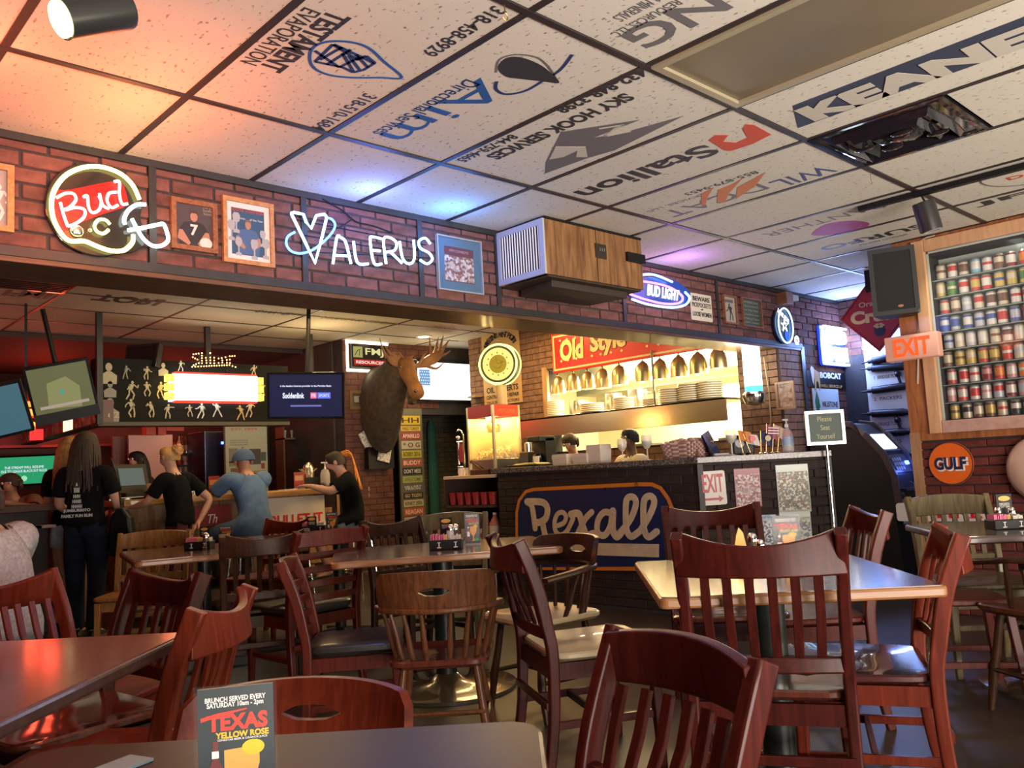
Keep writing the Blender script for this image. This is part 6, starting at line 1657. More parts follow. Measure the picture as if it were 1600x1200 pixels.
# bottles, red lit
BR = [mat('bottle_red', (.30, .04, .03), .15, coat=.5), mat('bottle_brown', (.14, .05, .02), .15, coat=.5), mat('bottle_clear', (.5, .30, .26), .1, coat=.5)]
def bottle(M, s, m_, lab, grp):
    t = thing('liquor_bottle', lab, 'bottle', M, grp)
    G().lathe([(.035*s, 0), (.037*s, .02*s), (.037*s, .16*s), (.014*s, .21*s), (.012*s, .28*s)], 12).build('bottle', m_, t, smooth=True)
    G().lathe([(.014*s, .27*s), (.014*s, .30*s)], 8).build('cap', BLACK, t); G().lathe([(.0375*s, .05*s), (.0375*s, .13*s)], 12, cap=False).build('paper_band', mat('band_red', (.45, .16, .12), .5), t)
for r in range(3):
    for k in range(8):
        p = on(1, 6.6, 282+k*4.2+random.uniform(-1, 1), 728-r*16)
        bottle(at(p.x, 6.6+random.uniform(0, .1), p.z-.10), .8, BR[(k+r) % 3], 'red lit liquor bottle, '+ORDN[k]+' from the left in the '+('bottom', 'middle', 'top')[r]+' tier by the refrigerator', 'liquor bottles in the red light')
p = on(1, 6.6, 298, 738); tag(G().box(p.x-.2, p.x+.2, 6.5, 6.75, p.z-.14, p.z-.12).box(p.x-.2, p.x+.2, 6.5, 6.75, p.z+.07, p.z+.09).box(p.x-.2, p.x+.2, 6.5, 6.75, p.z+.21, p.z+.23).build('bottle_rack', BLACK), 'tiered rack under the red lit liquor bottles', 'rack')
# things on the bar top
def barpos(px, ins=.2): p = oY(BY+ins, px, 770); return (p.x, BY+ins, BZ)
for k, (px, lab) in enumerate(((468, 'upright menu card in a holder on the bar beside the ginger haired woman'), (335, 'upright menu card on the bar left of the man in blue'))):
    x, y, z = barpos(px); t = thing('menu_card', lab, 'menu', at(x, y, z, -35))
    G().cbox((0, 0, .085), (.10, .012, .17)).build('card', mat('menu_red', (.35, .05, .03), .4), t); G().cbox((0, -.007, .11), (.08, .002, .05)).build('printed_title', mat('menu_orange', (.6, .3, .12), .4), t); G().cbox((0, 0, .005), (.11, .06, .01)).build('foot', CL, t)
x, y, z = barpos(482, .28); t = thing('bar_caddy', 'black caddy of straws and napkins on the bar', 'caddy', at(x, y, z)); G().box(-.09, .09, -.06, .06, 0, .11).build('caddy', BLACK, t, bevel=.004)
g = G()
for k in range(14): g.tube([(random.uniform(-.07, .07), random.uniform(-.04, .04), .1), (random.uniform(-.09, .09), random.uniform(-.05, .05), .2)], .003, 5)
g.build('straws', mat('straw_tan', (.45, .36, .16), .5), t)
x, y, z = barpos(509, .16); t = thing('sanitizer_bottle', 'clear pump bottle on the bar beside the ginger haired woman', 'bottle', at(x, y, z))
G().lathe([(.045, 0), (.05, .01), (.05, .14), (.035, .18), (.014, .19)], 16).build('bottle', CL, t, smooth=True); G().lathe([(.014, .19), (.006, .22), (.006, .25)], 10).cbox((-.014, 0, .255), (.06, .018, .013)).build('pump', WHITE, t)
x, y, z = barpos(483, .45); t = thing('blender_jar', 'tall steel shaker behind the caddy on the bar', 'shaker', at(x, y, z)); G().lathe([(.05, 0), (.06, .2), (.05, .24), (.02, .27)], 16).build('shaker', STEEL, t, smooth=True)
x, y, z = barpos(450, .12); tag(G().cbox((0, 0, .002), (.16, .10, .004)).build('paper_sheet', WHITE, None, at(x, y, z, 10)), 'white paper slip lying flat on the bar', 'paper')
x, y, z = barpos(510, .06); tag(G().cbox((0, 0, .02), (.075, .14, .009)).build('phone', BLACKG, None, at(x, y, z, 30) @ Matrix.Rotation(R_(25), 4, 'X')), 'phone held by the ginger haired woman at the bar', 'phone')
# register at the bar
c = on(1, 4.6, 190, 722)
t = thing('cash_register', 'dark touch screen register behind the standing woman at the bar', 'register', at(c.x, 4.3, BZ, 20))
G().cbox((0, 0, .18), (.36, .05, .28)).build('screen_housing', BLACK, t, Matrix.Rotation(R_(-14), 4, 'X')); G().cbox((.0, -.03, .20), (.26, .01, .16)).build('screen', emis('register_screen', (.14, .18, .16), .7), t, Matrix.Rotation(R_(-14), 4, 'X')); G().box(-.2, .2, -.15, .15, 0, .06).build('base', BLACK, t, bevel=.006)
x, y, z = barpos(205, .1); t = thing('laptop_tray', 'black tray on the bar behind the standing woman', 'tray', at(x, y, z)); G().box(-.2, .2, -.06, .16, 0, .015).build('tray', BLACKG, t); G().box(-.1, .1, -.02, .06, .015, .02).build('slip', WHITE, t)
# glasses cluster
for k in range(8):
    x, y, z = barpos(236+(k % 4)*7, .30+.07*(k//4))
    tag(G().lathe([(.028, 0), (.036, .13), (.034, .13), (.026, .006)], 14, cap=False).build('pint_glass', mat('goblet_pink', (.8, .5, .45), .05, alpha=.4, spec=.8), None, at(x, y, z)), 'empty pint glass, '+ORDN[k % 4]+' from left in the '+('front', 'back')[k//4]+' row beside the woman with the bun', 'glass', 'pint glasses on the bar')
# hanging rack in the passage
t = thing('coat', 'teal garment hanging in the dark passage', 'garment', at(*oY(5.3, 678, 760)[:2], 0))
z = oY(5.3, 678, 700).z
G().rings([[(.07*k*math.cos(R_(a)), .05*k*math.sin(R_(a)), zz) for a in range(0, 360, 30)] for k, zz in ((1.1, .5), (1.2, .9), (1., 1.4), (.9, 1.75), (.4, 1.85))]).build('cloth', mat('teal_cloth', (.02, .13, .12), .7), t, smooth=True)
light('passage_lamp', 'POINT', (5.25, 7.0, 2.0), (1., .8, .4), 3, .1)
# ================================================================ chairs
def wd(name, a, b, rough=.34, coat=.03):
    m = wood(name, a, b, rough, coat, axis=2, scale=1.3)
    m.node_tree.nodes['Principled BSDF'].inputs['Specular IOR Level'].default_value = .20
    return m
MAH = wd('mahogany', (.034, .0055, .004), (.070, .010, .007))
MAHD = wd('mahogany_dark', (.042, .007, .005), (.080, .012, .009))
ORW = wd('orange_red_wood', (.10, .014, .006), (.18, .028, .012))
REDB = wd('red_brown_wood', (.060, .010, .006), (.11, .018, .010))
BRN = wd('brown_wood', (.065, .024, .010), (.15, .055, .022))
DBR = wd('dark_brown_wood', (.028, .012, .007), (.06, .026, .014))
TANW = wd('tan_wood', (.24, .11, .035), (.40, .20, .07))
OLV = wd('olive_wood', (.10, .075, .035), (.17, .13, .065), .45, .2)
PALE = mat('seat_pale', (.52, .42, .24), .35, coat=.4)
SEATG = wd('seat_gloss', (.07, .018, .012), (.13, .035, .02), .12, .9)
VINYL = mat('vinyl_black', (.03, .028, .025), .35, coat=.3)
def post_path(x, H, lean=.11, splay=.0):
    return [(x*1.02, -.235, 0), (x, -.20, .20), (x, -.19, .44), (x*1.0, -.205, .55), (x*1.01, -.24, H*.82), (x*1.02, -.19-lean, H)]
def seat_mesh(g, w, d, z, th=.03, dish=.012, y0=-.19):
    """rounded saddle seat"""
    n = 10; rs = []
    def outline(k, zz):
        out = []
        for cx, cy, a0 in ((1, 1, 0), (-1, 1, 90), (-1, -1, 180), (1, -1, 270)):
            rr = .07
            for q in range(5):
                a = R_(a0+90*q/4); ww = w/2*(1. if cy > 0 else .93)
                out.append(((cx*(ww-rr)+rr*math.cos(a))*k, y0+d/2+(cy*(d/2-rr)+rr*math.sin(a))*k, zz))
        return out
    g.rings([outline(.93, z-th), outline(1, z-th*.6), outline(1, z-.006), outline(.97, z), outline(.75, z-dish*.5), outline(.45, z-dish), outline(.1, z-dish*.7)])
def chair(kind, label, M, wm, sm=None, H=.87, s=1., group=None, nslat=6, w=.40):
    t = thing({'slat': 'slat_back_chair', 'ladder': 'ladder_back_chair', 'captain': 'captain_chair'}[kind], label, 'chair', M @ Matrix.Scale(s, 4), group)
    sm = sm or wm; hw = w/2
    if kind in ('slat', 'ladder'):
        for x in (-hw, hw):
            P = [(p.x, p.y, p.z) for p in spline(post_path(x, H), 3)]
            G().bar(P, [.034]*len(P), [.036+.012*min(1, i/len(P)*1.5) for i in range(len(P))], (1, 0, 0)).build('rear_post', wm, t, smooth=True, bevel=.004)
        for x in (-hw+.0, hw-.0):
            G().bar([(x*1.04, .215, 0), (x, .205, .42)], [.030, .042], [.030, .042], (1, 0, 0)).build('front_leg', wm, t, bevel=.004)
        def rail(z0, h0, bow, th=.022, arch=0., dz=None):
            y0 = lambda z: -.205-(z-.55)*.12 if z < H*.82 else -.24-(z-H*.82)/(H*.18)*.06
            n = 10; P = []; W_ = []
            for i in range(n+1):
                u = -1+2*i/n; P.append((u*(hw+.0), y0(z0)-bow*(1-u*u), z0+arch*(1-u*u))); W_.append(h0*(1-.12*u*u) if arch > 0 else h0*(1-.30*(1-u*u)) if arch < 0 else h0)
            return G().bar(P, W_, th, (0, .12, 1))
        if kind == 'slat':
            (rail(H-.055, .115, .045, .024, .010) if wm in (MAHD, TANW, OLV) else rail(H-.058, .125, .055, .024, -.018)).build('top_rail', wm, t, smooth=True, bevel=.005)
            rail(.53, .045, .02, .026).build('lower_rail', wm, t, smooth=True, bevel=.004)
            for k in range(nslat):
                u = -1+2*(k+.75)/(nslat+.5); x = u*(hw-.015)
                zb_, zt2_ = .54, H-.10
                P = [(x*.96, -.200-.015*(1-u*u), zb_), (x, -.215-.045*(1-u*u), (zb_+zt2_)/2), (x, -.245-.04*(1-u*u), zt2_)]
                G().bar(P, .026, .012, (1, 0, 0)).build('slat', wm, t, smooth=True)
        else:
            rail(H-.045, .085, .040, .020, .006).build('top_rail', wm, t, smooth=True, bevel=.004)
            for k in range(4): rail(H-.135-.075*k, .038, .035, .016, .004).build('ladder_slat', wm, t, smooth=True, bevel=.003)
        g = G()
        if kind == 'ladder':
            seat_mesh(g, w+.04, .43, .47, .045, -.012); g.build('seat_cushion', sm, t, smooth=True)
        else:
            seat_mesh(g, w+.06, .45, .455, .032, .012); g.build('seat', sm, t, smooth=True)
        g = G()
        g.box(-hw, hw, .185, .205, .36, .42).box(-hw, hw, -.20, -.18, .36, .42).box(-hw-.005, -hw+.015, -.19, .20, .36, .42).box(hw-.015, hw+.005, -.19, .20, .36, .42)
        g.build('apron', wm, t)
        for x in (-hw, hw): G().bar([(x, -.21, .20), (x, .21, .20)], .028, .018, (0, 0, 1)).build('side_stretcher', wm, t)
        G().bar([(-hw, -.0, .20), (hw, -.0, .20)], .028, .018, (0, 0, 1)).build('cross_stretcher', wm, t)
        G().bar([(-hw, -.215, .27), (hw, -.215, .27)], .028, .018, (0, 0, 1)).build('rear_stretcher', wm, t)
    else:
        zr = .66
        g = G(); seat_mesh(g, .46, .44, .45, .036, .014, -.22); g.build('seat', sm, t, smooth=True)
        # bent arm bow
        P = [(-.25, .16, zr-.03), (-.265, .0, zr-.01)]+[(.265*math.cos(R_(a)), -.03+.21*math.sin(R_(a)), zr) for a in range(190, 351, 20)]+[(.265, .0, zr-.01), (.25, .16, zr-.03)]
        P = spline(P, 2)
        G().bar(P, .05, .026, (0, 0, 1) if False else [V((P[i].x, P[i].y+.03, 0)) if V((P[i].x, P[i].y+.03, 0)).length > 1e-3 else V((1, 0, 0)) for i in range(len(P))], ch=.5).build('arm_bow', wm, t, smooth=True, bevel=.003)
        # crest with hand hole
        n = 18; z0, z1 = zr+.0, H
        cols = []
        for i in range(n+1):
            a = 205+130*i/n; c, s_ = math.cos(R_(a)), math.sin(R_(a)); u = (i-n/2)/(n/2)
            top = z1-(.02*u*u+(.10 if abs(u) > .86 else 0)*(abs(u)-.86)/.14)
            cols.append((a, c, s_, top, u))
        g = G(); hole = 3
        def prt(lo, hi, i0, i1):
            rs = []
            for i in range(i0, i1+1):
                a, c, s_, top, u = cols[i]; zl, zh = lo(i), hi(i); rr, r2 = .262, .282
                lean = lambda z: (z-zr)*.18
                rs.append([((rr+lean(zl))*c, -.03+(.205+lean(zl))*s_, zl), ((r2+lean(zl))*c, -.03+(.225+lean(zl))*s_, zl), ((r2+lean(zh))*c, -.03+(.225+lean(zh))*s_, zh), ((rr+lean(zh))*c, -.03+(.205+lean(zh))*s_, zh)])
            g.rings(rs)
        mid = n//2; hz = zr+(H-zr)*(.48 if H < .9 else .74)
        def hh(i): 
            u = (i-mid)/2.0; return .019*math.sqrt(max(0, 1-u*u))
        prt(lambda i: z0-.01, lambda i: cols[i][3], 0, mid-2); prt(lambda i: z0-.01, lambda i: cols[i][3], mid+2, n)
        prt(lambda i: z0-.01, lambda i: hz-hh(i)*.9-.0005, mid-2, mid+2); prt(lambda i: hz+hh(i)*.9+.0005, lambda i: cols[i][3], mid-2, mid+2)
        g.build('crest_rail', wm, t, smooth=True)
        for a in [182, 200, 218, 237, 256, 284, 303, 322, 340, 358]:
            c, s_ = math.cos(R_(a)), math.sin(R_(a))
            x0_, y0_ = .20*c, -.03+.165*s_ if a not in (182, 358) else .02
            x1_, y1_ = .262*c, -.03+.208*s_
            P = [(x0_, y0_, .44), (x0_*.7+x1_*.3, y0_*.7+y1_*.3, .50), (x0_*.4+x1_*.6, y0_*.4+y1_*.6, .58), (x1_, y1_, zr)]
            G().tube(P, [.010, .013, .011, .008], 8).build('spindle', wm, t, smooth=True)
        for x in (-1, 1):
            for y in (-1, 1):
                G().tube([(x*.22, y*.19+(-.02), 0), (x*.19, y*.165, .16), (x*.175, y*.15, .26), (x*.155, y*.13, .42)], [.013, .021, .018, .016], 10).build('leg', wm, t, smooth=True)
        for x in (-1, 1): G().tube([(x*.195, -.175, .17), (x*.195, .0, .17), (x*.195, .175, .17)], [.009, .013, .009], 8).build('side_stretcher', wm, t, smooth=True)
        G().tube([(-.195, 0, .17), (0, 0, .17), (.195, 0, .17)], [.008, .012, .008], 8).build('cross_stretcher', wm, t, smooth=True)
        G().tube([(-.19, -.17, .22), (.19, -.17, .22)], .009, 8).build('rear_stretcher', wm, t, smooth=True)
    return t
def cpl(bx, by, f, s=1.):
    """bx,by = middle of the top of the backrest, f = facing angle (deg), chair local +y is forward; back top sits .30 behind centre"""
    fx, fy = math.cos(R_(f)), math.sin(R_(f))
    return at(bx+fx*.28*s, by+fy*.28*s, 0, f-90)
CH = [
 ('slat', 'dark mahogany slat chair close up in front, its back cut by the bottom edge', .045, -2.775, 165, MAHD, None, .80, 1., 6, .41),
 ('captain', 'red wood chair with a bean shaped hand hole beyond the nearest table', -.41, -2.26, -142, ORW, None, .955, .80, 6, .4),
 ('slat', 'orange red slat chair cut by the left edge, before the man in checked shirt', -.47, -.25, -55, ORW, None, .85, 1., 6, .42),
 ('slat', 'glossy mahogany slat chair with its seat under the left foreground table', -.14, -.80, -172, MAH, SEATG, .83, 1.03, 6, .41),
 ('slat', 'red slat chair seen obliquely just behind the bottle menu sign', -.27, -1.52, 137, ORW, None, .84, 1., 7, .42),
 ('ladder', 'red brown ladder back chair in profile with a black cushion', .62, -.28, -36, REDB, VINYL, .86, .93, 6, .41),
 ('ladder', 'red brown ladder back chair seen from behind with curved slats, by the left middle table', 1.18, .30, 92, REDB, VINYL, .87, 1., 6, .42),
 ('slat', 'dark brown slat chair with its back to the camera at the left rear table', .93, .56, 67, DBR, None, .87, 1., 6, .43),
 ('slat', 'light tan slat chair behind the left rear table, below the woman in black', 1.05, 2.45, -125, TANW, None, .83, 1., 6, .45),
 ('slat', 'orange slat chair behind the centre rear table in front of the bar', 2.05, 2.35, -155, ORW, None, .85, 1., 6, .4),
 ('slat', 'dark brown slat chair left of the tan chair, behind the middle table', 1.95, .82, -92, DBR, None, .86, 1., 6, .42),
 ('slat', 'light tan slat chair behind the middle table with the pink sugar caddy', 2.42, .78, -140, OLV, None, .84, 1.02, 6, .43),
 ('captain', 'brown captain chair with hand hole and turned spindles at the middle table', .78, -1.10, 47, BRN, SEATG, .83, .92, 6, .4),
 ('captain', 'dark captain chair with pale worn seat in front of the Rexall sign', 1.92, -.82, 172, DBR, PALE, .80, 1.0, 6, .4),
 ('slat', 'mahogany slat chair in profile with pale seat facing the right table', 1.02, -1.28, -28, MAH, PALE, .875, 1., 6, .42),
 ('slat', 'mahogany slat chair behind the right table, below the white EXIT sign', 2.35, -1.33, -140, MAH, SEATG, .89, 1.02, 6, .43),
 ('slat', 'large mahogany slat chair with curved top rail in front of the right table', .90, -2.45, 30, MAH, SEATG, .905, 1.02, 6, .43),
 ('slat', 'red brown slat chair facing the right end of the right table, beside the chrome stand', 2.46, -2.06, 132, REDB, None, .88, 1., 6, .42),
 ('slat', 'orange red slat chair with a glossy seat reflecting blue light at the right table', 1.66, -2.68, 118, ORW, mat('seat_blue_gloss', (.07, .022, .022), .16, coat=.8), .87, 1., 6, .42),
 ('slat', 'grey green painted slat chair below the orange GULF sign', 3.72, -1.95, -140, OLV, OLV, .86, 1.0, 6, .40),
 ('captain', 'dark captain chair at the far right table cut by the right edge', 2.75, -2.86, 60, DBR, BRN, .74, 1., 6, .4),
]
for c in CH:
    kind, lab, bx, by, f, wm, sm, H, s, ns, w_ = c
    M = cpl(bx, by, f, s)
    if kind == 'captain':
        fx, fy = math.cos(R_(f)), math.sin(R_(f)); M = at(bx+fx*.25, by+fy*.25, 0, f-90)
    chair(kind, lab, M, wm, sm, H, s, None, ns, w_)
# low wooden stool
t = thing('stool', 'red brown wooden stool between the blue lit chair and the far right table', 'stool', at(2.92, -2.25, 0, 35))
G().box(-.17, .17, -.17, .17, .43, .46).build('seat', REDB, t, bevel=.008)
for x in (-1, 1):
    for y in (-1, 1): G().bar([(x*.19, y*.19, 0), (x*.15, y*.15, .43)], .036, .036, (1, 0, 0)).build('leg', REDB, t)
for s in (-1, 1):
    G().bar([(s*.175, -.17, .18), (s*.175, .17, .18)], .028, .018, (0, 0, 1)).build('stretcher', REDB, t); G().bar([(-.175, s*.17, .14), (.175, s*.17, .14)], .028, .018, (0, 0, 1)).build('stretcher', REDB, t)

# ================================================================ tables
TT = wood('table_top', (.09, .038, .020), (.16, .070, .036), .16, .8, axis=0, scale=.8, stretch=9)
TTD = wood('table_top_dark', (.20, .065, .045), (.28, .095, .065), .24, .6, axis=0, scale=.8, stretch=9)
TTG = wood('table_top_grey', (.15, .10, .07), (.24, .17, .11), .18, .6, axis=0, scale=.8, stretch=9)
EDG = wood('table_edge', (.24, .10, .03), (.38, .18, .07), .35, .3, axis=0)
EDD = wood('table_edge_dark', (.06, .03, .025), (.10, .055, .045), .35, .3, axis=0)
IRON = mat('cast_iron', (.015, .020, .018), .35, coat=.2)
def table(label, x, y, deg, L_, W_, top, edge, base='disc', r=.012, br=.37, po=(0, 0), rad=.04):
    t = thing('restaurant_table', label, 'table', at(x, y, 0, deg))
    G().prism(rrect(L_, W_, rad), .705, .738).build('edge_band', edge, t, bevel=.008)
    G().prism(rrect(L_-.016, W_-.016, max(rad-.008, .004)), .7375, .7405).build('tabletop', top, t)
    px, py = po
    G().tube([(px, py, .03), (px, py, .69)], .055 if base == 'disc' else .04, 20).lathe([(.16, .675), (.16, .705)], 20, M=Matrix.Translation((px, py, 0))).build('pedestal', IRON, t, smooth=True)
    if base == 'disc': G().lathe([(br, 0), (br, .018), (br*.8, .032), (.10, .045), (.06, .08)], 40, M=Matrix.Translation((px, py, 0))).build('base_disc', mat('base_olive', (.06, .05, .03), .22, coat=.6), t, smooth=True)
    else:
        g = G()
        for a in (0, 90, 180, 270): g.bar([(px, py, .05), (px+.3*math.cos(R_(a)), py+.3*math.sin(R_(a)), .012)], .06, .03, (0, 0, 1))
        g.build('base_foot', IRON, t)
    return t
tFGm = wood('table_top_maroon', (.022, .007, .011), (.030, .010, .014), .36, .0, axis=0, scale=.8, stretch=9)
tFGm.node_tree.nodes['Principled BSDF'].inputs['Specular IOR Level'].default_value = .22
tFG = table('dark red brown table nearest the camera along the bottom edge', -.88, -2.80, -43, .80, .86, tFGm, EDD, rad=.06)
tTL = table('reddish table at the left with its sharp corner towards the middle', -1.06, -1.36, -45, 1.12, 1.06, TTD, EDD, rad=.03)
tT2 = table('middle table on a big round base with the pink sugar caddy', 1.60, -.13, -33, 1.15, .80, TTG, EDG, po=(-.0, .06))
tR = table('right hand table reflecting blue light behind the large slat chair', 1.40, -2.17, -47, .83, .96, TT, EDG, rad=.025)
tM = table('left rear table with caddy and menu card below the man in blue', 1.02, 1.55, -14, .90, .98, TT, EDG, 'cross')
tM2 = table('centre rear table behind the ladder back chairs', 2.1, 1.72, -14, 1.1, .98, TT, EDG, 'cross')
tRR = table('dark table at the far right in front of the FIRE sign', 3.30, -2.48, -52, .95, .80, mat('table_grey_gloss', (.12, .10, .09), .15, coat=.7), EDD, 'disc', br=.3)
# bar stools with chrome frame
def stool(label, x, y, h=.74, deg=0):
    t = thing('bar_stool', label, 'stool', at(x, y, 0, deg))
    G().lathe([(.17, h-.05), (.18, h-.03), (.18, h), (.15, h+.02)], 24).build('seat', VINYL, t, smooth=True)
    G().lathe([(.182, h-.05), (.182, h-.02)], 24, cap=False).build('seat_band', CHROME, t)
    for a in (45, 135, 225, 315): G().tube([(.13*math.cos(R_(a)), .13*math.sin(R_(a)), h-.05), (.21*math.cos(R_(a)), .21*math.sin(R_(a)), 0)], .011, 8).build('leg', CHROME, t, smooth=True)
    G().tube([(.175*math.cos(R_(a)), .175*math.sin(R_(a)), .25) for a in range(0, 360, 20)], .009, 8, closed=True).build('foot_ring', CHROME, t, smooth=True)
    return t
gp = oY(3.35, 556, 800)
stool('chrome bar stool with black seat under the ginger haired woman', gp.x, 3.35, .66)
stool('chrome bar stool under the man in the blue cap', oY(3.45, 383, 800).x, 3.45, .66)
stool('chrome bar stool standing empty between the blue man and the ginger woman', oY(3.5, 455, 800).x, 3.5, .62)

# ================================================================ table things
def tloc(z, px, py): return oZ(z, px, py)
MC = {'bg': mat('menu_slate', (.022, .036, .044), .35), 'red': mat('menu_tex_red', (.60, .04, .02), .4), 'yel': mat('menu_yellow', (.75, .48, .02), .4), 'org': mat('menu_glass_orange', (.80, .38, .08), .4), 'drk': mat('menu_bottle', (.14, .02, .02), .4)}
def menu_sign(label, M, w, h, detail=True):
    t = thing('table_menu', label, 'menu', M)
    G().box(-w/2, w/2, -.035, .035, 0, .006).build('foot', CL, t)
    G().box(-w/2, w/2, -.003, .003, .004, h).build('card', MC['bg'], t)
    G().box(-w/2-.004, w/2+.004, -.006, -.0045, .002, h+.004).build('clear_cover', mat('cover_clear', (.3, .3, .3), .05, alpha=.03, spec=1.), t)
    F = fr((0, -.0032, h/2), (1, 0, 0)); z = 0
    text(t, 'BRUNCH SERVED EVERY\nSATURDAY 10am - 2pm', WHITE, 0, h*.395, w*.80, h*.085, z=z, depth=.0006, bold=.03, M=F)
    text(t, 'TEXAS', MC['red'], .02*w, h*.255, w*.80, h*.12, z=z, depth=.0006, bold=.05, M=F)
    G().prism([(-w*.46, h*.27), (-w*.46, h*.30), (-w*.25, h*.325), (w*.15, h*.345), (w*.15, h*.335), (-w*.22, h*.30)], 0, .0008, F).build('printed_swash', MC['red'], t)
    text(t, 'YELLOW ROSE', MC['yel'], .08*w, h*.165, w*.70, h*.045, z=z, depth=.0006, bold=.04, M=F)
    text(t, 'LONESTAR BEER & ORANGE JUICE', WHITE, .08*w, h*.13, w*.66, h*.018, z=z, depth=.0006, bold=.02, M=F)
    G().prism([(-w*.02-w*.14, h*.06), (w*.30, h*.075), (w*.30, -h*.05), (w*.24, -h*.15), (w*.14, -h*.20), (w*.10, -h*.24), (w*.10, -h*.36), (w*.20, -h*.40), (-w*.08, -h*.40), (w*.02, -h*.36), (w*.02, -h*.24), (-w*.08, -h*.18), (-w*.16, -h*.08)], 0, .0008, F).build('printed_glass', MC['org'], t)
    G().prism(ell(w*.15, h*.055, 16, w*.22, h*.065), .0008, .0014, F).build('printed_orange_slice', MC['yel'], t)
    G().prism([(-w*.38, -h*.42), (-w*.38, -h*.08), (-w*.31, .0), (-w*.31, h*.13), (-w*.24, h*.13), (-w*.24, .0), (-w*.17, -h*.08), (-w*.17, -h*.42)], 0, .0008, F).build('printed_bottle', MC['drk'], t)
    G().prism([(-w*.36, -h*.25), (-w*.36, -h*.10), (-w*.19, -h*.10), (-w*.19, -h*.25)], .0008, .0014, F).prism([(-w*.32, .01*h), (-w*.32, h*.06), (-w*.23, h*.06), (-w*.23, .01*h)], .0008, .0014, F).build('printed_bottle_band', WHITE, t)
    G().prism(ell(w*.16, h*.05, 10, w*.28, -h*.36), .0008, .0014, F).build('printed_leaf', mat('menu_green', (.02, .35, .10), .4), t)
    return t
# nearest menu sign
D0 = 1.0
c = CAM+(FWD*FPX+RGT*(371-800)+UPV*(600-1215))*(D0/FPX)
wv = 112*D0/FPX
rr = Matrix.Rotation(R_(12), 3, 'Z') @ V((RGT.x, RGT.y, 0)).normalized()
zt_ = at_xy(370, 1072, c.x, c.y).z
menu_sign('tall clear menu stand reading Texas Yellow Rose on the nearest table', fr((c.x, c.y, .7405), (rr.x, rr.y, 0)) @ Matrix.Rotation(R_(-90), 4, 'X'), wv*1.02, zt_-.7405)
p = tloc(.741, 190, 1198)
tag(G().cbox((0, 0, .002), (.07, .05, .004)).build('paper_wrapper', mat('wrapper_blue', (.20, .30, .36), .5), None, at(p.x, p.y, .741, 20)), 'small blue paper packet on the nearest table at the bottom edge', 'packet')
PINKS = mat('sugar_pink', (.70, .16, .30), .6); WHTS = mat('sugar_white', (.70, .66, .60), .6); YELS = mat('sugar_yellow', (.70, .45, .08), .5)
def caddy(lab, M, s=1., sign=True):
    t = thing('sugar_caddy', lab, 'caddy', M @ Matrix.Scale(s, 4))
    G().box(-.075, .075, -.045, .045, 0, .045).build('tray', BLACK, t, bevel=.004)
    g = G()
    for x in (-.03, .045): g.cbox((x, -.047, .012), (.018, .003, .004)).cbox((x, -.047, .024), (.004, .003, .02)).cbox((x, -.047, .034), (.014, .003, .003))
    g.build('printed_mark', WHITE, t)
    for k in range(12): 
        G().box(-.068+k*.0065, -.064+k*.0065, -.03, .03, .015, .062+random.uniform(0, .008)).build('sugar_packet', PINKS if k < 10 else YELS, t, Matrix.Rotation(R_(random.uniform(-3, 3)), 4, 'Y'))
    for k in range(7): G().box(.022+k*.0065, .026+k*.0065, -.03, .03, .015, .058+random.uniform(0, .01)).build('sugar_packet', WHTS, t)
    return t
def shaker(lab, M, fill, s=1.):
    t = thing('shaker', lab, 'shaker', M @ Matrix.Scale(s, 4))
    G().lathe([(.019, 0), (.021, .005), (.018, .05), (.016, .058)], 12).build('glass_body', fill, t, smooth=True)
    G().lathe([(.0175, .056), (.018, .07), (.012, .082), (.002, .085)], 12).build('cap', CHROME, t, smooth=True)
def tcard(lab, M, s=1.):
    t = thing('table_card', lab, 'card', M @ Matrix.Scale(s, 4))
    G().box(-.045, .045, -.004, .004, .0, .17).build('card', BLACK, t); G().prism(ell(.035, .015, 16, 0, .145), 0, .002, fr((0, -.0045, 0), (1, 0, 0))).build('printed_oval', mat('oval_orange', (.75, .38, .05), .4), t)
    text(t, 'MARGARITA\nCRAFT BEER', WHITE, 0, .105, .06, .03, z=.0, depth=.0006, M=fr((0, -.0045, 0), (1, 0, 0)))
SALT = mat('shaker_salt', (.75, .72, .68), .2); PEP = mat('shaker_pepper', (.12, .09, .07), .2)
VW = 43.56-90+90
fd = -43.56
def vfr(p, yaw=0): return at(p.x, p.y, p.z, -46.4+3+yaw)
Z = .7405
p = tloc(Z, 698, 858); caddy('sugar caddy of pink and white packets on the middle table', vfr(p), 1.15)
p = tloc(Z, 698, 845); tcard('black card with orange oval behind the pink sugar on the middle table', vfr(p), .8)
p = tloc(Z, 704, 847); shaker('salt shaker in the middle table group', vfr(p), SALT, 1.2); p = tloc(Z, 712, 846); shaker('pepper shaker in the middle table group', vfr(p), PEP, 1.2)
p = tloc(Z, 739, 850); menu_sign('small clear menu stand of an orange drink on the middle table', vfr(p, 6), .080, .17)
p = tloc(Z, 312, 858); caddy('sugar caddy with pink packets on the left rear table', vfr(p), 1.1); p = tloc(Z, 320, 850); tcard('black card with orange oval on the left rear table', vfr(p), .7)
p = tloc(Z, 322, 858); shaker('dark pepper shaker on the left rear table', vfr(p), PEP, 1.2)
p = tloc(Z, 353, 850); menu_sign('small clear menu stand of an orange drink on the left rear table', vfr(p), .09, .12)
p = tloc(Z, 492, 832); caddy('sugar caddy with pink packets on the centre rear table', vfr(p), 1.2); p = tloc(Z, 488, 834); tcard('black card with orange oval on the centre rear table', vfr(p), .75)
p = tloc(Z, 519, 832); menu_sign('small clear menu stand of an orange drink on the centre rear table', vfr(p), .085, .15)
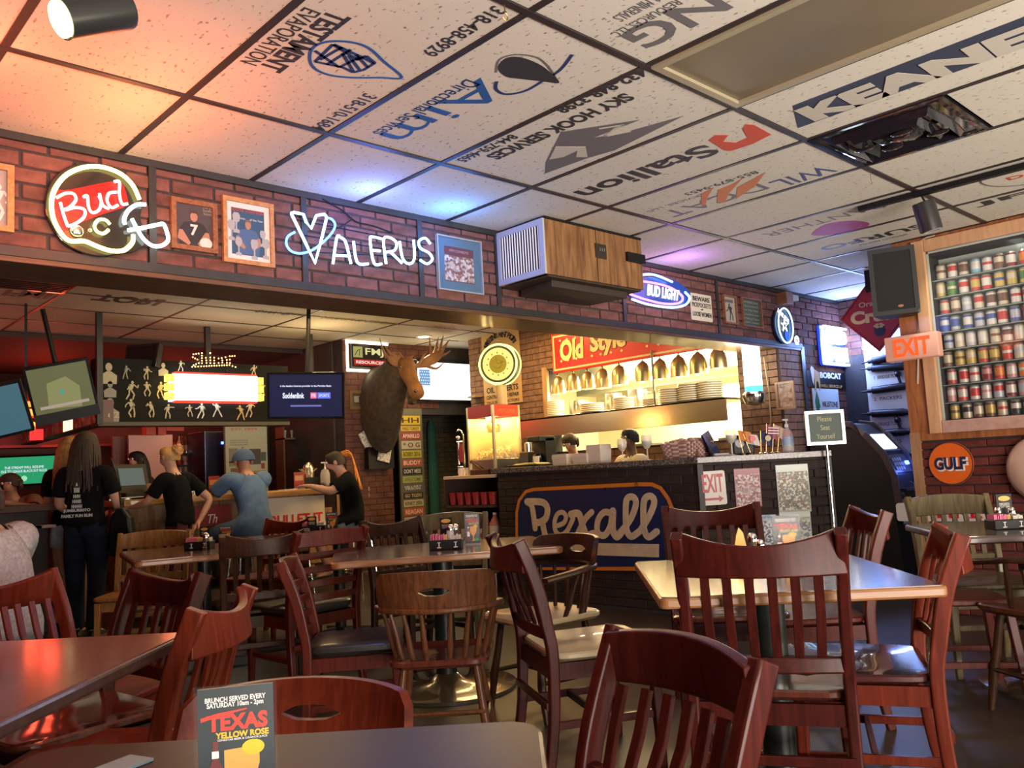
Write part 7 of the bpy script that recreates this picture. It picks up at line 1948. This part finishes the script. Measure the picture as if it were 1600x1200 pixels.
p = tloc(Z, 1232, 874); menu_sign('dark menu stand of an orange drink on the right table', vfr(p, -8), .10, .165)
p = tloc(Z, 1178, 872); shaker('pepper shaker with chrome cap on the right table', vfr(p), PEP, 1.15); p = tloc(Z, 1190, 878); shaker('salt shaker hidden behind the chair rail on the right table', vfr(p), SALT, 1.0)
p = tloc(Z, 1158, 878)
tag(G().prism([(-.02, 0), (.02, .0), (.024, .06), (.015, .11), (0, .13), (-.012, .10), (-.022, .05)], -.004, .004).build('mustard_card', mat('mustard', (.75, .42, .02), .4), None, vfr(p) @ fr((0, 0, 0), (1, 0, 0))), 'yellow upright card on the right table behind the large slat chair', 'card')
p = tloc(Z, 1572, 826); caddy('sugar caddy with pink packets on the far right table', vfr(p), 1.0); p = tloc(Z, 1572, 818); tcard('black card with orange oval on the far right table', vfr(p), .85)
p = tloc(Z, 1562, 819); shaker('pepper shaker on the far right table', vfr(p), PEP, 1.); p = tloc(Z, 1583, 819); shaker('second shaker right of the pepper shaker on the far right table', vfr(p), SALT, 1.)
# ================================================================ moose head
HIDE = mat('moose_hide', (.045, .030, .018), .9, noise=.4, nscale=18, bump=1., bscale=60)
HIDEF = mat('moose_face', (.20, .085, .025), .75, noise=.25, nscale=12, bump=.6, bscale=50)
ANT = mat('antler', (.24, .12, .055), .55, noise=.3, nscale=8)
def loft(path, radii, n=18, up=(0, 0, 1), wob=0.):
    """elliptic sections (half width, half height) along a path; bottom slightly fuller"""
    P = [V(p) for p in path]; rs = []
    for i, p in enumerate(P):
        t_ = (P[min(i+1, len(P)-1)]-P[max(i-1, 0)]).normalized(); u = V(up)-t_*V(up).dot(t_); u.normalize(); s = t_.cross(u)
        a, b = radii[i]
        rs.append([tuple(p+s*a*math.cos(2*math.pi*q/n)*(1+random.uniform(-wob, wob))+u*b*math.sin(2*math.pi*q/n)*(1+random.uniform(-wob, wob))) for q in range(n)])
    return G().rings(rs)
mw = oY(YB, 585, 650); 
hd = on(1, 3.98, 634, 572)        # forehead
nz = on(1, 3.62, 652, 616)        # nose
t = thing('moose_head', 'mounted moose head with broad antlers on the brick wall beside the FMJ sign', 'moose head', at(mw.x, YB, mw.z))
O = V((mw.x, YB, mw.z))
sh0 = on(1, YB-.02, 590, 640)-O
path = [sh0+V((0, 0, -.02)), on(1, 4.60, 596, 630)-O, on(1, 4.35, 606, 610)-O, on(1, 4.15, 618, 590)-O, hd-O]
loft(path, [(.24, .58), (.23, .50), (.19, .34), (.15, .24), (.10, .13)], 24, (0, 0, 1), .03).build('neck_mount', HIDE, t, smooth=True)
hp = [hd-O+V((-.02, .10, .02)), hd-O, hd-O+(nz-hd)*.35, hd-O+(nz-hd)*.65, hd-O+(nz-hd)*.88, nz-O, nz-O+(nz-hd)*.05]
loft(hp, [(.08, .10), (.105, .12), (.085, .10), (.07, .085), (.085, .095), (.08, .08), (.03, .04)], 18, (0, 0, 1), .02).build('face', HIDEF, t, smooth=True)
dn = (nz-hd).normalized()
g = G()
for s in (-1, 1):
    g.ball(nz-O+V((s*.045, -.03, .03)), (.018, .02, .016), 8, 6); g.ball(hd-O+dn*.07+V((s*.092, 0, .03)), .018, 8, 6)
g.build('eye', BLACKG, t, smooth=True)
g = G()
for s in (-1, 1): g.rings([[tuple(hd-O+V((s*(.08+.15*k), .08, .03+.05*k))+V((0, .035*r*math.cos(R_(a)), .045*r*math.sin(R_(a))))) for a in range(0, 360, 45)] for k, r in ((0, .7), (.4, 1.), (.8, .8), (1, .1))])
g.build('ear', HIDE, t, smooth=True)
g = loft([nz-O+V((0, .05, -.075)), nz-O+V((0, .10, -.075)), nz-O-dn*.16+V((0, .04, -.09))], [(.03, .025), (.05, .04), (.055, .05)], 14)
g.build('lower_jaw', HIDE, t, smooth=True)
for s, tips in ((1, [(668, 560), (700, 548), (695, 522), (683, 520), (672, 524), (662, 533)]), (-1, [(622, 572), (603, 560), (597, 545), (592, 530), (606, 548), (618, 552)])):
    g = G()
    yb_ = 4.02; b0 = hd-O+V((s*.06, .04, .09))
    if s == 1:
        palm = [on(1, 4.0, *q)-O for q in ((648, 573), (662, 562), (678, 552), (690, 548), (688, 558), (680, 566), (665, 572))]
        tinep = [((688, 556), (698, 552), (704, 548)), ((690, 550), (697, 538), (703, 530)), ((686, 548), (690, 535), (693, 524)), ((680, 550), (683, 536), (685, 527)), ((674, 554), (672, 540), (671, 526)), ((668, 572), (682, 576), (694, 566)), ((655, 570), (662, 556), (668, 548))]
    else:
        palm = [on(1, 4.0, *q)-O for q in ((628, 573), (616, 570), (607, 562), (612, 552), (622, 552), (630, 562))]
        tinep = [((612, 567), (604, 556), (598, 545)), ((604, 558), (598, 545), (593, 528)), ((612, 556), (606, 548), (601, 540)), ((622, 572), (612, 568), (606, 556)), ((618, 553), (624, 552), (631, 560)), ((632, 570), (640, 560), (647, 555))]
    k_ = len(palm)
    g.tube([b0, b0+(palm[0]-b0)*.5+V((0, 0, .01)), palm[0]], [.028, .026, .024], 10)
    g.add([p+V((0, -.012, 0)) for p in palm]+[p+V((0, .012, 0)) for p in palm], [tuple(range(k_)), tuple(range(2*k_-1, k_-1, -1))]+[(i, (i+1) % k_, k_+(i+1) % k_, k_+i) for i in range(k_)])
    for T_ in tinep:
        P = [on(1, 4.0-.04*i, *q)-O for i, q in enumerate(T_)]; P = spline(P, 3); g.tube(P, [.022-.019*i/(len(P)-1) for i in range(len(P))], 8)
    for i in range(k_): g.tube([palm[i], palm[(i+1) % k_]], .018, 8)
    g.build('antler', ANT, t, smooth=True)
light('moose_light', 'SPOT', (hd.x+.1, hd.y-1.1, 2.7), (1., .6, .25), 9, .08, (hd.x, hd.y, hd.z), spot=50)

# ================================================================ people
SKIN = mat('skin', (.48, .25, .17), .5, noise=.06, nscale=9)
SKIND = mat('skin_warm', (.40, .19, .12), .5, noise=.06, nscale=9)
dg = bpy.context.evaluated_depsgraph_get
def hand_chain(vs, es, rd, w, d, side, curl=.6, sc=1.):
    """palm and five fingers growing from wrist vertex index w along direction d"""
    d = V(d).normalized(); sd = d.cross(V((0, 0, 1)))
    if sd.length < .2: sd = V((0, 1, 0))
    sd.normalize(); nrm = sd.cross(d).normalized()
    if nrm.z > 0: nrm = -nrm
    base = V(vs[w])
    vs.append(base+d*.045*sc); rd.append((.026, .022)); pm = len(vs)-1; es.append((w, pm))
    vs.append(base+d*.075*sc); rd.append((.027, .018)); kn = len(vs)-1; es.append((pm, kn))
    for k in range(4):
        o = (k-1.5)*.018*sc; L = (.060, .072, .068, .052)[k]*sc
        p1 = base+d*.088*sc+sd*o; p2 = p1+d*L*.5+nrm*L*.12*curl; p3 = p2+(d*.75+nrm*curl).normalized()*L*.5
        a = len(vs); vs.extend([p1, p2, p3]); rd.extend([(.0095, .009), (.0085, .0085), (.0075, .0075)]); es.extend([(kn, a), (a, a+1), (a+1, a+2)])
    p1 = base+d*.035*sc+sd*side*.028*sc; p2 = p1+(d*.7+sd*side*.6+nrm*.3).normalized()*.032*sc; p3 = p2+(d*.95+sd*side*.15+nrm*.4).normalized()*.026*sc
    a = len(vs); vs.extend([p1, p2, p3]); rd.extend([(.013, .012), (.010, .010), (.008, .008)]); es.extend([(pm, a), (a, a+1), (a+1, a+2)])
DEFJ = dict(pelvis=(0, 0, .92), waist=(0, -.005, 1.06), chest=(0, .0, 1.24), neck=(0, -.015, 1.42), neck2=(0, .0, 1.49), skull=(0, .012, 1.585), crown=(0, .0, 1.655),
            shl=(-.165, -.01, 1.36), ell=(-.21, -.03, 1.10), wrl=(-.215, .05, .86), shr=(.165, -.01, 1.36), elr=(.21, -.03, 1.10), wrr=(.215, .05, .86),
            hipl=(-.095, 0, .87), knl=(-.10, .02, .48), anl=(-.10, -.02, .085), tol=(-.11, .13, .035), hipr=(.095, 0, .87), knr=(.10, .02, .48), anr=(.10, -.02, .085), tor=(.11, .13, .035))
def person(label, M, J=None, shirt=None, pants=None, skin=SKIN, hair=None, hairc=None, shoes=None, sleeve=.75, leg=1.0, girth=1., hd=(0, 0), headdir=(0, 1, 0), legs=True, scale=1., face=True, curl=.6, shirt_len=.0):
    j = dict(DEFJ)
    if J: j.update(J)
    t = thing('person', label, 'person', M @ Matrix.Scale(scale, 4))
    vs, es, rd = [], [], []
    idx = {}
    def add(n, r):
        idx[n] = len(vs); vs.append(V(j[n])); rd.append(r); return idx[n]
    gth = girth
    add('pelvis', (.125*gth, .105*gth)); add('waist', (.115*gth, .095*gth)); add('chest', (.130*gth, .105*gth)); add('neck', (.056, .056)); add('neck2', (.052, .056)); add('skull', (.082, .090)); add('crown', (.060, .068))
    for a, b in (('pelvis', 'waist'), ('waist', 'chest'), ('chest', 'neck'), ('neck', 'neck2'), ('neck2', 'skull'), ('skull', 'crown')): es.append((idx[a], idx[b]))
    for s in 'lr':
        add('sh'+s, (.060, .056)); add('el'+s, (.040*gth, .040*gth)); add('wr'+s, (.026, .026))
        es += [(idx['chest'], idx['sh'+s]), (idx['sh'+s], idx['el'+s]), (idx['el'+s], idx['wr'+s])]
        d = V(j['wr'+s])-V(j['el'+s]); 
        if 'hd'+s in j: d = V(j['hd'+s])
        hand_chain(vs, es, rd, idx['wr'+s], d, 1 if s == 'l' else -1, curl)
        if legs:
            add('hip'+s, (.092*gth, .088*gth)); add('kn'+s, (.060*gth, .058*gth)); add('an'+s, (.038, .038)); add('to'+s, (.032, .026))
            es += [(idx['pelvis'], idx['hip'+s]), (idx['hip'+s], idx['kn'+s]), (idx['kn'+s], idx['an'+s]), (idx['an'+s], idx['to'+s])]
    sk = V(j['skull']); F = V(headdir).normalized(); U = (V(j['crown'])-V(j['neck2'])).normalized(); F = (F-U*F.dot(U)).normalized(); S_ = F.cross(U)
    # nose and chin branch
    for off, r in ((F*.088-U*.012, .012), (F*.060-U*.068, .028)):
        vs.append(sk+off*1.0); rd.append((r, r)); es.append((idx['skull'], len(vs)-1))
    me = bpy.data.meshes.new('body'); me.from_pydata([tuple(v) for v in vs], es, []); ob = bpy.data.objects.new('tmp', me); COL.objects.link(ob)
    m = ob.modifiers.new('skin', 'SKIN'); m.use_smooth_shade = True; m.branch_smoothing = .3
    sv = me.skin_vertices[0].data
    for i, r in enumerate(rd): sv[i].radius = r
    sv[idx['pelvis']].use_root = True
    s2 = ob.modifiers.new('sub', 'SUBSURF'); s2.levels = 2; s2.render_levels = 2
    ev = ob.evaluated_get(dg()); bm_ = bpy.data.meshes.new_from_object(ev); bpy.data.objects.remove(ob); bpy.data.meshes.remove(me)
    bm_.name = 'body'; bm_.materials.clear(); bm_.materials.append(skin)
    bm_.polygons.foreach_set('use_smooth', [True]*len(bm_.polygons))
    body = bpy.data.objects.new('body', bm_); COL.objects.link(body); body.parent = t
    # clothes: shells over the nearest bones
    segs = []
    def seg(a, b, tg, t0=0., t1=1.): segs.append((V(j[a]), V(j[b]), tg, t0, t1))
    seg('pelvis', 'waist', 'P'); seg('waist', 'chest', 'T'); seg('chest', 'neck', 'T', 0, .72); seg('neck', 'skull', 'H'); seg('skull', 'crown', 'H')
    for s in 'lr':
        seg('chest', 'sh'+s, 'T'); seg('sh'+s, 'el'+s, 'A', 0, sleeve if sleeve <= 1 else 1); seg('el'+s, 'wr'+s, 'F', 0, max(0, sleeve-1)*1.)
        segs.append((V(j['wr'+s]), V(j['wr'+s])+(V(j['wr'+s])-V(j['el'+s])).normalized()*.15, 'N', 0, 1))
        if legs: seg('hip'+s, 'kn'+s, 'L', 0, min(1, leg*2)); seg('kn'+s, 'an'+s, 'C', 0, max(0, leg*2-1)); seg('an'+s, 'to'+s, 'S')
    zone = []
    V0 = [v.co.copy() for v in bm_.vertices]
    for c in V0:
        best = (9, 'N', 0)
        for a, b, tg, t0, t1 in segs:
            ab = b-a; tt = max(0, min(1, (c-a).dot(ab)/max(ab.length_squared, 1e-9))); dd = (a+ab*tt-c).length
            if tg in ('T', 'P'): dd *= .72
            if dd < best[0]: best = (dd, tg if t0 <= tt <= t1+1e-3 else 'N', tt)
        zone.append(best[1:])
    def shell(name, tags, m_, off, extra=None):
        ok = [i for i, (z_, tt) in enumerate(zone) if z_ in tags and (extra is None or extra(V0[i], z_, tt))]
        okset = set(ok); fs = [tuple(p.vertices) for p in bm_.polygons if sum(v in okset for v in p.vertices) >= max(3, len(p.vertices)-1)]
        used = sorted({v for f in fs for v in f}); mp = {v: i for i, v in enumerate(used)}
        if not fs: return
        me_ = bpy.data.meshes.new(name)
        me_.from_pydata([tuple(V0[v]+bm_.vertices[v].normal*off) for v in used], [], [tuple(mp[v] for v in f) for f in fs])
        me_.materials.append(m_); me_.polygons.foreach_set('use_smooth', [True]*len(me_.polygons))
        o = bpy.data.objects.new(name, me_); COL.objects.link(o); o.parent = t
        sd = o.modifiers.new('solid', 'SOLIDIFY'); sd.thickness = .006; sd.offset = 1
        return o
    if pants and legs: shell('trousers' if leg > .6 else 'shorts', ('P', 'L', 'C'), pants, .009)
    if shirt: shell('shirt', ('T', 'A', 'F', 'P', 'L'), shirt, .016, lambda c, z_, tt: z_ in 'TAF' or c.z > j['pelvis'][2]-.02-shirt_len*.3)
    if shoes and legs:
        for s in 'lr':
            a, b = V(j['an'+s]), V(j['to'+s]); d = (b-a); d.z = 0; d.normalize(); mid = a+d*.07
            g = G(); MM = Matrix.Translation((mid.x, mid.y, a.z-.04)) @ d.to_track_quat('Y', 'Z').to_matrix().to_4x4()
            rs = []
            for y, w_, h_ in ((-.11, .028, .05), (-.08, .038, .085), (-.02, .040, .085), (.05, .043, .06), (.11, .045, .045), (.145, .03, .03)):
                rs.append([(x*w_, y, -.045+(zz+1)*.5*h_) for x, zz in ((-1, -1), (1, -1), (1.05, 0), (.6, 1), (-.6, 1), (-1.05, 0))])
            g.rings(rs, M=MM); g.build('shoe', shoes, t, smooth=True)
    if face:
        for s in (-1, 1):
            e = sk+F*.078+S_*s*.032+U*.012
            G().ball(e, .011, 10, 6).build('eye', WHITE, t, smooth=True); G().ball(e+F*.007, .006, 8, 5).build('pupil', BLACK, t, smooth=True)
            G().tube([e+U*.022-S_*.014, e+U*.027, e+U*.022+S_*.014], .003, 5).build('eyebrow', hairc or BLACK, t)
        G().tube([sk+F*.080-U*.050-S_*.022, sk+F*.087-U*.049, sk+F*.080-U*.050+S_*.022], .005, 6).build('mouth', mat('lips', (.40, .10, .08), .5), t, smooth=True)
    for s in (-1, 1):
        G().ball(sk+S_*s*.086-U*.008-F*.005, (.010, .022, .028), 8, 6).build('ear', skin, t, smooth=True)
    if hair:
        B = Matrix(((S_.x, F.x, U.x, sk.x), (S_.y, F.y, U.y, sk.y), (S_.z, F.z, U.z, sk.z), (0, 0, 0, 1)))
        g = G(); rs = []
        rnd = random.Random(len(label))
        for i in range(9):   # cap
            a = math.pi*i/8*.62
            rs.append([(.094*math.sin(a)*math.cos(q)*1.02+.0, (.104*math.sin(a)*math.sin(q)-.010)-(.02 if math.sin(q) > 0 else 0)*math.sin(a), .105*math.cos(a)-.005+(.055*max(0, math.sin(q))*math.sin(a)**3)) for q in [2*math.pi*k/20 for k in range(20)]])
        g.rings(rs[::-1], M=B)
        def strand(p0, p1, p2, r=.010, r2=.003): 
            P = spline([p0, p1, p2], 4); g.tube([B @ p for p in P], [r+(r2-r)*k/(len(P)-1) for k in range(len(P))], 6)
        if hair == 'long':
            for k in range(90):
                q = R_(rnd.uniform(150, 390)); x, y = .088*math.cos(q), .09*math.sin(q)-.01; L = rnd.uniform(.24, .36)
                strand(V((x*.8, y*.8, .05)), V((x*1.25, y*1.25-.01, -.08)), V((x*1.3+rnd.uniform(-.03, .03), y*1.2-.03, -.05-L)), .014, .005)
        elif hair == 'bun':
            g.ball(B @ V((.0, -.085, .055)), (.055, .055, .05), 12, 8)
            for k in range(30):
                q = rnd.uniform(0, 6.28); strand(V((.05*math.cos(q), -.085, .055+.045*math.sin(q))), V((.06*math.cos(q+.6), -.12, .055+.05*math.sin(q+.6))), V((.04*math.cos(q+1.2), -.13, .055+.03*math.sin(q+1.2))), .008, .004)
        elif hair == 'pony':
            g.build('hair', H_BR, t, smooth=True); g = G()
            for k in range(46):
                q = rnd.uniform(0, 6.28); a = rnd.uniform(0, .022)
                strand(V((a*math.cos(q), -.085, .05+a*math.sin(q))), V((a*1.6*math.cos(q), -.17, .02+a*math.sin(q))), V((.04*math.cos(q)+rnd.uniform(-.02, .02), -.14-.05*abs(math.sin(q)), -.27-rnd.uniform(0, .06))), .012, .004)
        elif hair == 'short':
            for k in range(40):
                q = R_(rnd.uniform(160, 380)); strand(V((.086*math.cos(q), .09*math.sin(q)-.01, .03)), V((.09*math.cos(q), .095*math.sin(q)-.01, -.02)), V((.084*math.cos(q), .09*math.sin(q)-.01, -.05)), .010, .006)
        elif hair == 'cap':
            g = G(); rs = []
            for i in range(7):
                a = math.pi*i/6*.5
                rs.append([(.100*math.sin(a)*math.cos(q), .112*math.sin(a)*math.sin(q)-.006, .115*math.cos(a)-.0) for q in [2*math.pi*k/20 for k in range(20)]])
            g.rings(rs[::-1], M=B); g.prism([(-.075, .06), (-.07, .12), (-.03, .165), (.03, .165), (.07, .12), (.075, .06)], -.0, .008, B); g.ball(B @ V((0, -.006, .116)), .009, 8, 5)
        o = g.build('hair' if hair != 'cap' else 'cap', hairc, t, smooth=True)
    return t
BLKC = mat('cloth_black', (.005, .005, .0055), .9, spec=.1, noise=.2, nscale=12)
DEN = mat('denim_navy', (.012, .015, .028), .9, spec=.1, noise=.2, nscale=20)
DENB = mat('denim_blue', (.11, .15, .20), .85, noise=.2, nscale=20)
MAR = mat('cloth_maroon', (.07, .008, .015), .85)
BLUEC = mat('cloth_blue', (.075, .14, .26), .85, noise=.15, nscale=14)
CHK = mat('cloth_check', (.42, .42, .44), .8, noise=.25, nscale=60)
H_BR = mat('hair_brown', (.035, .018, .010), .7, noise=.3, nscale=30); H_BL = mat('hair_blond', (.38, .20, .07), .65, noise=.3, nscale=30); H_GI = mat('hair_ginger', (.62, .20, .03), .6, noise=.3, nscale=30)
TEX = mat('shirt_print_white', (.55, .54, .52), .7)
def fdir(px, Y_, dz=0): p = oY(Y_, px, 800); return p
ang = lambda deg: deg-90
# standing woman with dark hair, seen from behind, walking to the bar
p = V((1.035, 3.98, 0)); A0 = 46.44
P1 = person('woman with long dark hair in black t-shirt and navy jeans, standing with her back turned', at(.92, 3.52, 0, A0-90),
  dict(ell=(-.245, .03, 1.08), wrl=(-.17, .20, .99), hdl=(.4, 1, .1), elr=(.245, .03, 1.08), wrr=(.17, .20, .99), hdr=(-.4, 1, .1), anl=(-.06, -.02, .085), anr=(.10, -.10, .085), knr=(.10, -.02, .48), tol=(-.07, .12, .035), tor=(.12, .04, .035)),
  BLKC, DEN, SKIN, 'long', H_BR, BLACK, .72, 1.0, 1.05, scale=.965)
def backprint(t, rows, y=-.125):
    F = fr((0, y, 0), (1, 0, 0))
    for s_, x, z, w, h in rows: text(t, s_, TEX, x, z, w, h, z=.0, depth=.002, bold=.04, M=F)
backprint(P1, [('A', 0, 1.245, .02, .03), ('IIII', 0, 1.20, .045, .04), ('HHH', 0, 1.15, .055, .03), ('HHHH', 0, 1.11, .07, .03), ('HHHHH', 0, 1.07, .085, .03), ('JUMBURRITO', .0, 1.035, .22, .030), ('FAMILY FUN RUN', .0, .995, .25, .026)], -.145)
P2 = person('blond woman in pale shorts standing just behind the dark haired woman', at(.97, 4.08, 0, A0-90),
  dict(ell=(-.22, .03, 1.08), wrl=(-.16, .2, 1.0), elr=(.22, .03, 1.08), wrr=(.17, .18, 1.0)), BLKC, mat('denim_pale', (.42, .48, .58), .85, noise=.2, nscale=20), SKIN, 'long', H_BL, BLACK, .7, .22, .95, scale=.965)
# black shoulder bag / apron cloth
t = thing('shoulder_bag', 'black bag hanging at the right hip of the dark haired woman', 'bag', at(1.13, 3.33, .62, A0-90))
G().rings([[(x*.09*k, y*.05, z) for x, y in ((-1, -1), (1, -1), (1, 1), (-1, 1))] for k, z in ((.9, 0), (1.1, .1), (.9, .30), (.3, .38))]).build('bag', BLACK, t, bevel=.02); G().tube([(0, 0, .36), (-.04, .02, .6), (-.10, .03, .78)], .008, 6).build('strap', BLACK, t)
# woman with blond bun at the bar
q = oY(3.62, 272, 800)
P3 = person('woman with a blond bun in a black t-shirt and maroon jeans leaning on the bar', at(q.x, 3.50, 0, 125-90),
  dict(ell=(-.20, .20, 1.14), wrl=(-.10, .42, 1.10), hdl=(.3, 1, 0), elr=(.27, -.16, 1.13), wrr=(.17, -.10, .93), hdr=(-.5, .3, -.6), chest=(0, .05, 1.24), neck=(0, .07, 1.41), neck2=(0, .09, 1.47), skull=(0, .11, 1.56), crown=(0, .10, 1.63), shl=(-.16, .05, 1.36), shr=(.16, .03, 1.36)),
  BLKC, MAR, SKIN, 'bun', H_BL, BLACK, .72, 1.0, 1.0, scale=.90)
backprint(P3, [('TA', .06, 1.20, .06, .045)], -.11)
G().tube([(.04, .20, 1.57), (.09, .16, 1.57), (.09, .10, 1.57)], .003, 5).build('glasses', BLACK, P3)
# man in blue shirt and cap sitting at the bar
q = oY(3.42, 397, 800)
SIT = dict(pelvis=(0, 0, .74), waist=(0, .02, .88), chest=(0, .07, 1.08), neck=(0, .11, 1.22), neck2=(0, .13, 1.265), skull=(0, .15, 1.345), crown=(0, .14, 1.415), shl=(-.18, .08, 1.19), shr=(.18, .08, 1.19),
  ell=(-.215, .28, 1.07), wrl=(-.10, .44, 1.10), hdl=(.6, .8, .1), elr=(.21, .30, 1.07), wrr=(.08, .44, 1.10), hdr=(-.6, .8, .1),
  hipl=(-.10, .03, .72), hipr=(.10, .03, .72), knl=(-.15, .40, .70), knr=(.15, .40, .70), anl=(-.14, .36, .32), anr=(.14, .36, .32), tol=(-.15, .50, .27), tor=(.15, .50, .27))
P4 = person('man in a blue shirt and blue cap sitting at the bar with his back turned', at(q.x, 3.42, 0, 98-90), SIT, BLUEC, mat('jeans_dark', (.015, .015, .02), .85), SKIND, 'cap', mat('cap_blue', (.04, .08, .16), .8), BLACK, .95, 1.0, 1.12, scale=1.0, shirt_len=.3)
# ginger woman sitting sideways
q = oY(3.35, 553, 800)
S5 = dict(SIT); S5.update(pelvis=(0, 0, .72), waist=(0, .02, .86), chest=(0, .06, 1.04), neck=(0, .12, 1.18), neck2=(0, .15, 1.23), skull=(0, .19, 1.30), crown=(0, .18, 1.37), shl=(-.16, .07, 1.13), shr=(.16, .07, 1.13), ell=(-.22, .24, 1.02), wrl=(-.12, .42, 1.08), elr=(.22, .24, 1.02), wrr=(.10, .42, 1.08), hipl=(-.10, .03, .70), hipr=(.10, .03, .70), knl=(-.14, .38, .62), knr=(.14, .38, .62), anl=(-.12, .26, .26), anr=(.12, .26, .26), tol=(-.12, .40, .22), tor=(.12, .40, .22))
P5 = person('woman with a ginger ponytail, black t-shirt and denim shorts sitting at the bar', at(q.x+.02, 3.34, 0, 150-90), S5, BLKC, DENB, SKIN, 'pony', H_GI, BLACK, .8, .26, 1.12, headdir=(0, 1, -.35))
backprint(P5, [('CRABS', .03, 1.02, .13, .045), ('4 LIFE', .03, .96, .10, .04)], -.13)
# bartender in black hoodie behind the bar
q = on(1, 4.9, 215, 760)
person('person in a black hoodie working behind the bar beside the register screen', at(q.x, 4.9, 0, 200-90), dict(elr=(.22, .1, 1.08), wrr=(.12, .26, 1.05), ell=(-.22, .1, 1.08), wrl=(-.12, .26, 1.05)), mat('hoodie_black', (.008, .008, .010), .9), BLKC, SKIND, 'long', mat('hair_black', (.006, .005, .005), .7), BLACK, 2.0, 1.0, 1.15, scale=.90)
# man in checked shirt cut by the left edge, seated
q = oZ(0, 10, 1010)
c6 = on(1, .9, -2, 900)
S6 = dict(SIT); S6.update({k: (v[0], v[1], v[2]-.24) for k, v in SIT.items() if k not in ('hdl', 'hdr')}); S6.update(knl=(-.13, .42, .48), knr=(.13, .42, .48), anl=(-.13, .42, .085), anr=(.13, .42, .085), tol=(-.13, .56, .035), tor=(.13, .56, .035), wrl=(-.1, .42, .80), wrr=(.1, .42, .80), ell=(-.24, .2, .80), elr=(.24, .2, .80))
person('man in a pale checked shirt sitting at the left edge of the photo', at(-.30, .62, 0, 120-90), S6, CHK, mat('jeans_pale', (.20, .26, .33), .85), SKIND, 'short', H_BR, BLACK, 1.6, 1.0, 1.15, scale=1.02)
# people sitting far left behind the dark bar (arms resting on it)
for k, (px, sh_m, lab) in enumerate(((-48, mat('cloth_dusk', (.10, .05, .05), .85), 'person in a dusky shirt at the far left bar, cut by the left edge'), (55, mat('cloth_brown', (.16, .08, .06), .85), 'person leaning on the dark red bar below the green television'))):
    q = on(1, 4.25, px, 790)
    S7 = dict(SIT); S7.update({kk: (v[0], v[1], v[2]-.10) for kk, v in SIT.items() if kk not in ('hdl', 'hdr')}); S7.update(wrl=(-.1, .50, 1.09), wrr=(.1, .50, 1.09), ell=(-.26, .34, 1.02), elr=(.26, .34, 1.02))
    person(lab, at(q.x, 4.82, 0, (255, 235)[k]-90), S7, sh_m, BLKC, SKIND, 'short', H_BR, BLACK, .9, 1.0, 1.05, scale=1.0)
for k, px in enumerate((45, 68)):
    q = oY(3.9, px, 850)
    flatp = tag(G().cbox((0, 0, 0), (.18, .02, .22)).build('napkin_sheet', mat('sheet_dim', (.30, .22, .22), .7), None, fr((q.x, 4.0, .88), (1, 0, 0))), ('pale sheet hanging below the dark red bar, left one', 'pale cloth hanging below the dark red bar, right one')[k], 'cloth')
# kitchen staff
q = oX(4.88, 896, 700)
K1 = dict(neck=(0, .05, 1.40), neck2=(0, .08, 1.46), skull=(0, .13, 1.535), crown=(0, .14, 1.605), ell=(-.23, .12, 1.12), wrl=(-.10, .32, 1.14), elr=(.23, .12, 1.12), wrr=(.10, .32, 1.14))
K1s = .88
person('woman with brown hair tied back looking down behind the takeout boxes', at(4.80, q.y-.10, 0, 196-90), K1, mat('apron_red', (.22, .03, .03), .8), BLKC, SKIN, 'short', H_BR, BLACK, .75, 1.0, .95, scale=.885, headdir=(0, 1, -.6))
q = oX(4.9, 992, 700)
person('kitchen worker in a white shirt behind the stemmed glasses', at(4.84, q.y, 0, 170-90), dict(elr=(.23, .08, 1.12), wrr=(.12, .30, 1.13), ell=(-.23, .08, 1.12), wrl=(-.10, .30, 1.13)), mat('cloth_white', (.72, .64, .48), .8), BLKC, mat('skin_brown', (.14, .07, .04), .55), 'short', mat('hair_black', (.006, .005, .005), .7), BLACK, .85, 1.0, 1.1, scale=.86)
# sub-parts: prints and fittings belong to the part that carries them
SUBS = {'plate': ('lettering', 'border', 'rim', 'arrow', 'script_lettering', 'underline_bar', 'bolt', 'edge_line', 'letter_spur', 'orange_emblem', 'emblem_top'),
        'card': ('lettering',), 'housing': ('screen', 'bezel', 'lettering', 'flag_canton', 'flag_stars', 'logo_pink', 'logo_blue', 'caption_bar', 'score_bar', 'screen_field', 'screen_logo'),
        'box': ('lettering', 'red_band', 'emblem_panel', 'pump_emblem'), 'body': ('eye', 'pupil', 'eyebrow', 'mouth', 'ear'), 'backing': ('red_panel', 'lettering', 'chrome_boss', 'blue_shape'),
        'print': ('lettering',), 'cabinet': ('grille', 'badge', 'bezel'), 'notice': ('lettering',), 'paper': ('printed_crowd', 'printed_sky', 'lettering'), 'bottle': ('paper_band', 'cap', 'printed_band'), 'board': ('lettering', 'pinned_photo')}
for root in [o for o in SC.objects if o.parent is None and o.get('category')]:
    kids = list(root.children)
    st = lambda o: o.name.split('.')[0]
    base = next((k for k in kids if st(k) in SUBS), None)
    if not base: continue
    for k in kids:
        if k is base: continue
        if st(k) in SUBS[st(base)] or (st(k).startswith('printed_') and st(base) in ('plate', 'card', 'print')):
            m_ = base.matrix_local.inverted() @ k.matrix_local.copy(); k.parent = base; k.matrix_local = m_
